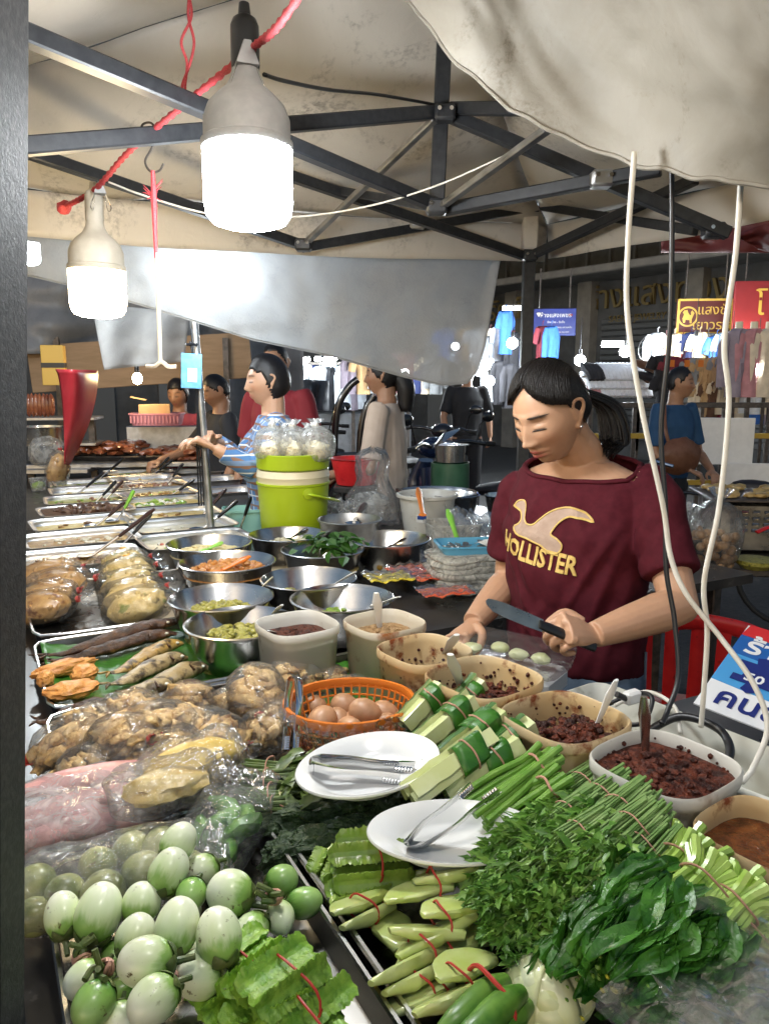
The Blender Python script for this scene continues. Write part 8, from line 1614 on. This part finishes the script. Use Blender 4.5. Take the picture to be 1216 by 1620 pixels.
for k in range(16): m = MB(); m.box((k*.55, -.05, 3.85), (.05, .08, .7)); m.build('rib', 'shutter', bl)
for s0 in (2.6, 4.9):
    sh_ = None
    for k in range(20): m = MB(); m.box((s0+.95, -.03, .4+k*.115), (1.9, .05, .095), .012); m.build('shutter_slat', 'shutter', bl)
for x in (.3, 2.3, 4.65, 6.95): m = MB(); m.box((x, -.12, 1.7), (.34, .24, 3.4), .01); m.build('pillar', 'ledge', bl)
lettering('ห้างแสงทอง', .62, 'brass', bl, (3.7, -.06, 3.02), (rad(90), 0, 0), .03); lettering('SAENG JEWELRY', .17, 'brass', bl, (3.4, -.05, 2.62), (rad(90), 0, 0), .015); lettering('รัตน์', .6, 'brass', bl, (.1, -.2, 2.95), (rad(90), 0, 0), .03)
def sign(label, px, py, y, w, h, rz, mt, border=None):
    o = thing('shop_sign', label, 'sign', Q(px, py, y), rz); m = MB(); m.box((0, 0, 0), (w, .05, h), .004); m.build('panel', mt, o)
    if border:
        for (x, z, a, b) in ((0, h/2-.012, w, .024), (0, -h/2+.012, w, .024), (-w/2+.012, 0, .024, h), (w/2-.012, 0, .024, h)): m = MB(); m.box((x, -.028, z), (a, .012, b)); m.build('border', border, o)
    for s in (-1, 1): m = MB(); m.tube([(s*w*.35, 0, h/2), (s*w*.35, 0, h/2+.5)], .01, 6); m.build('hanger', 'iron_dark', o)
    return o
o = sign('blue hanging shop sign with white Thai lettering', 876, 510, 10.2, .54, .34, rad(-6), 'sign_blue')
for t_, s_, x, z in (('ห้างแสงเพชร', .105, .02, .085), ('จำหน่าย - รับซื้อ', .05, .03, .0), ('เพชร พลอย ทองรูปพรรณ แหวนหมั้น', .042, 0, -.065), ('วงเวียนโอเดียน เยาวราช โทร 222-7259', .034, 0, -.125)): lettering(t_, s_*.72, 'white_paper', o, (x*.7, -.028, z), (rad(90), 0, 0), .002)
m = MB(); m.prism([(-.03, .02), (0, -.025), (.03, .02), (.018, .032), (-.018, .032)], 0, .004, M=Matrix.Translation((-.2, -.027, .09)) @ Matrix.Rotation(rad(90), 4, 'X')); m.build('diamond_mark', 'white_paper', o); m = MB(); m.box((.2, -.028, .09), (.05, .004, .025)); m.build('red_mark', 'banner_red', o)
o = sign('maroon hanging shop sign with gold border, lion roundel and gold Thai lettering', 1113, 501, 9.2, .62, .40, rad(-6), 'sign_maroon', 'sign_gold')
lettering('แสงชัย', .15, 'sign_gold', o, (.12, -.03, .07), (rad(90), 0, 0), .003); lettering('เยาวราช', .15, 'sign_gold', o, (.10, -.03, -.10), (rad(90), 0, 0), .003)
m = MB(); m.lathe([(.095, 0), (.105, .003), (.115, 0)], 32, M=Matrix.Translation((-.19, -.028, .0)) @ Matrix.Rotation(rad(90), 4, 'X')); m.build('roundel_ring', 'sign_gold', o)
LION = [(-.05, -.07), (-.03, -.07), (-.025, -.035), (.02, -.04), (.025, -.075), (.045, -.075), (.045, -.03), (.055, .0), (.07, .04), (.045, .07), (.03, .05), (.035, .02), (.02, .015), (.0, .045), (-.01, .075), (-.045, .07), (-.06, .045), (-.045, .03), (-.05, .005), (-.06, -.02)]
m = MB(); m.prism(LION, 0, .004, M=Matrix.Translation((-.19, -.029, .0)) @ Matrix.Rotation(rad(90), 4, 'X')); m.build('lion_mark', 'sign_gold', o)
o = sign('red fabric banner with a gold letter at the right edge', 1215, 483, 8.8, .75, .52, rad(-6), 'banner_red'); lettering('โ', .34, 'sign_gold', o, (-.10, -.03, 0), (rad(90), 0, 0), .003); m = MB(); m.box((0, -.0, -.28), (.78, .04, .03)); m.build('bottom_rail', 'sign_gold', o)
hung('red_awning', 'dark red awning cloth under the canopy at the upper right', [(1045, 360), (1260, 335), (1260, 400), (1045, 400)], 7.5, 6.5, 'awning_red', .05, 3, 'awning'); hung('rust_awning', 'rust red folded awning at the right edge below the tarpaulin', [(1160, 372), (1300, 320), (1300, 420), (1200, 395)], 4.2, 4.0, 'awning_red', .05, 6, 'awning')
# neighbouring dark buildings closing the lane
for k, (px, y, w, rz, lb) in enumerate([(560, 19, 9, 4, 'dark building closing the lane behind the sheet'), (60, 13, 10, 22, 'dark building at the far left behind the grill stall')]):
    c = Q(px, 600, y); o = thing('dark_building', lb, 'building', (c.x, c.y, 0), rad(rz)); m = MB(); m.box((0, 0, 4), (w, .4, 8)); m.build('wall', 'wall_grey', o); m = MB(); m.box((0, -.5, 3.1), (w, .9, .1)); m.build('ledge', 'ledge', o)
    for q in range(6): m = MB(); m.box((-w/2+.9+q*w/6.2, -.22, 1.4), (.9, .05, 2.4), .01); m.build('shutter', 'shutter', o)
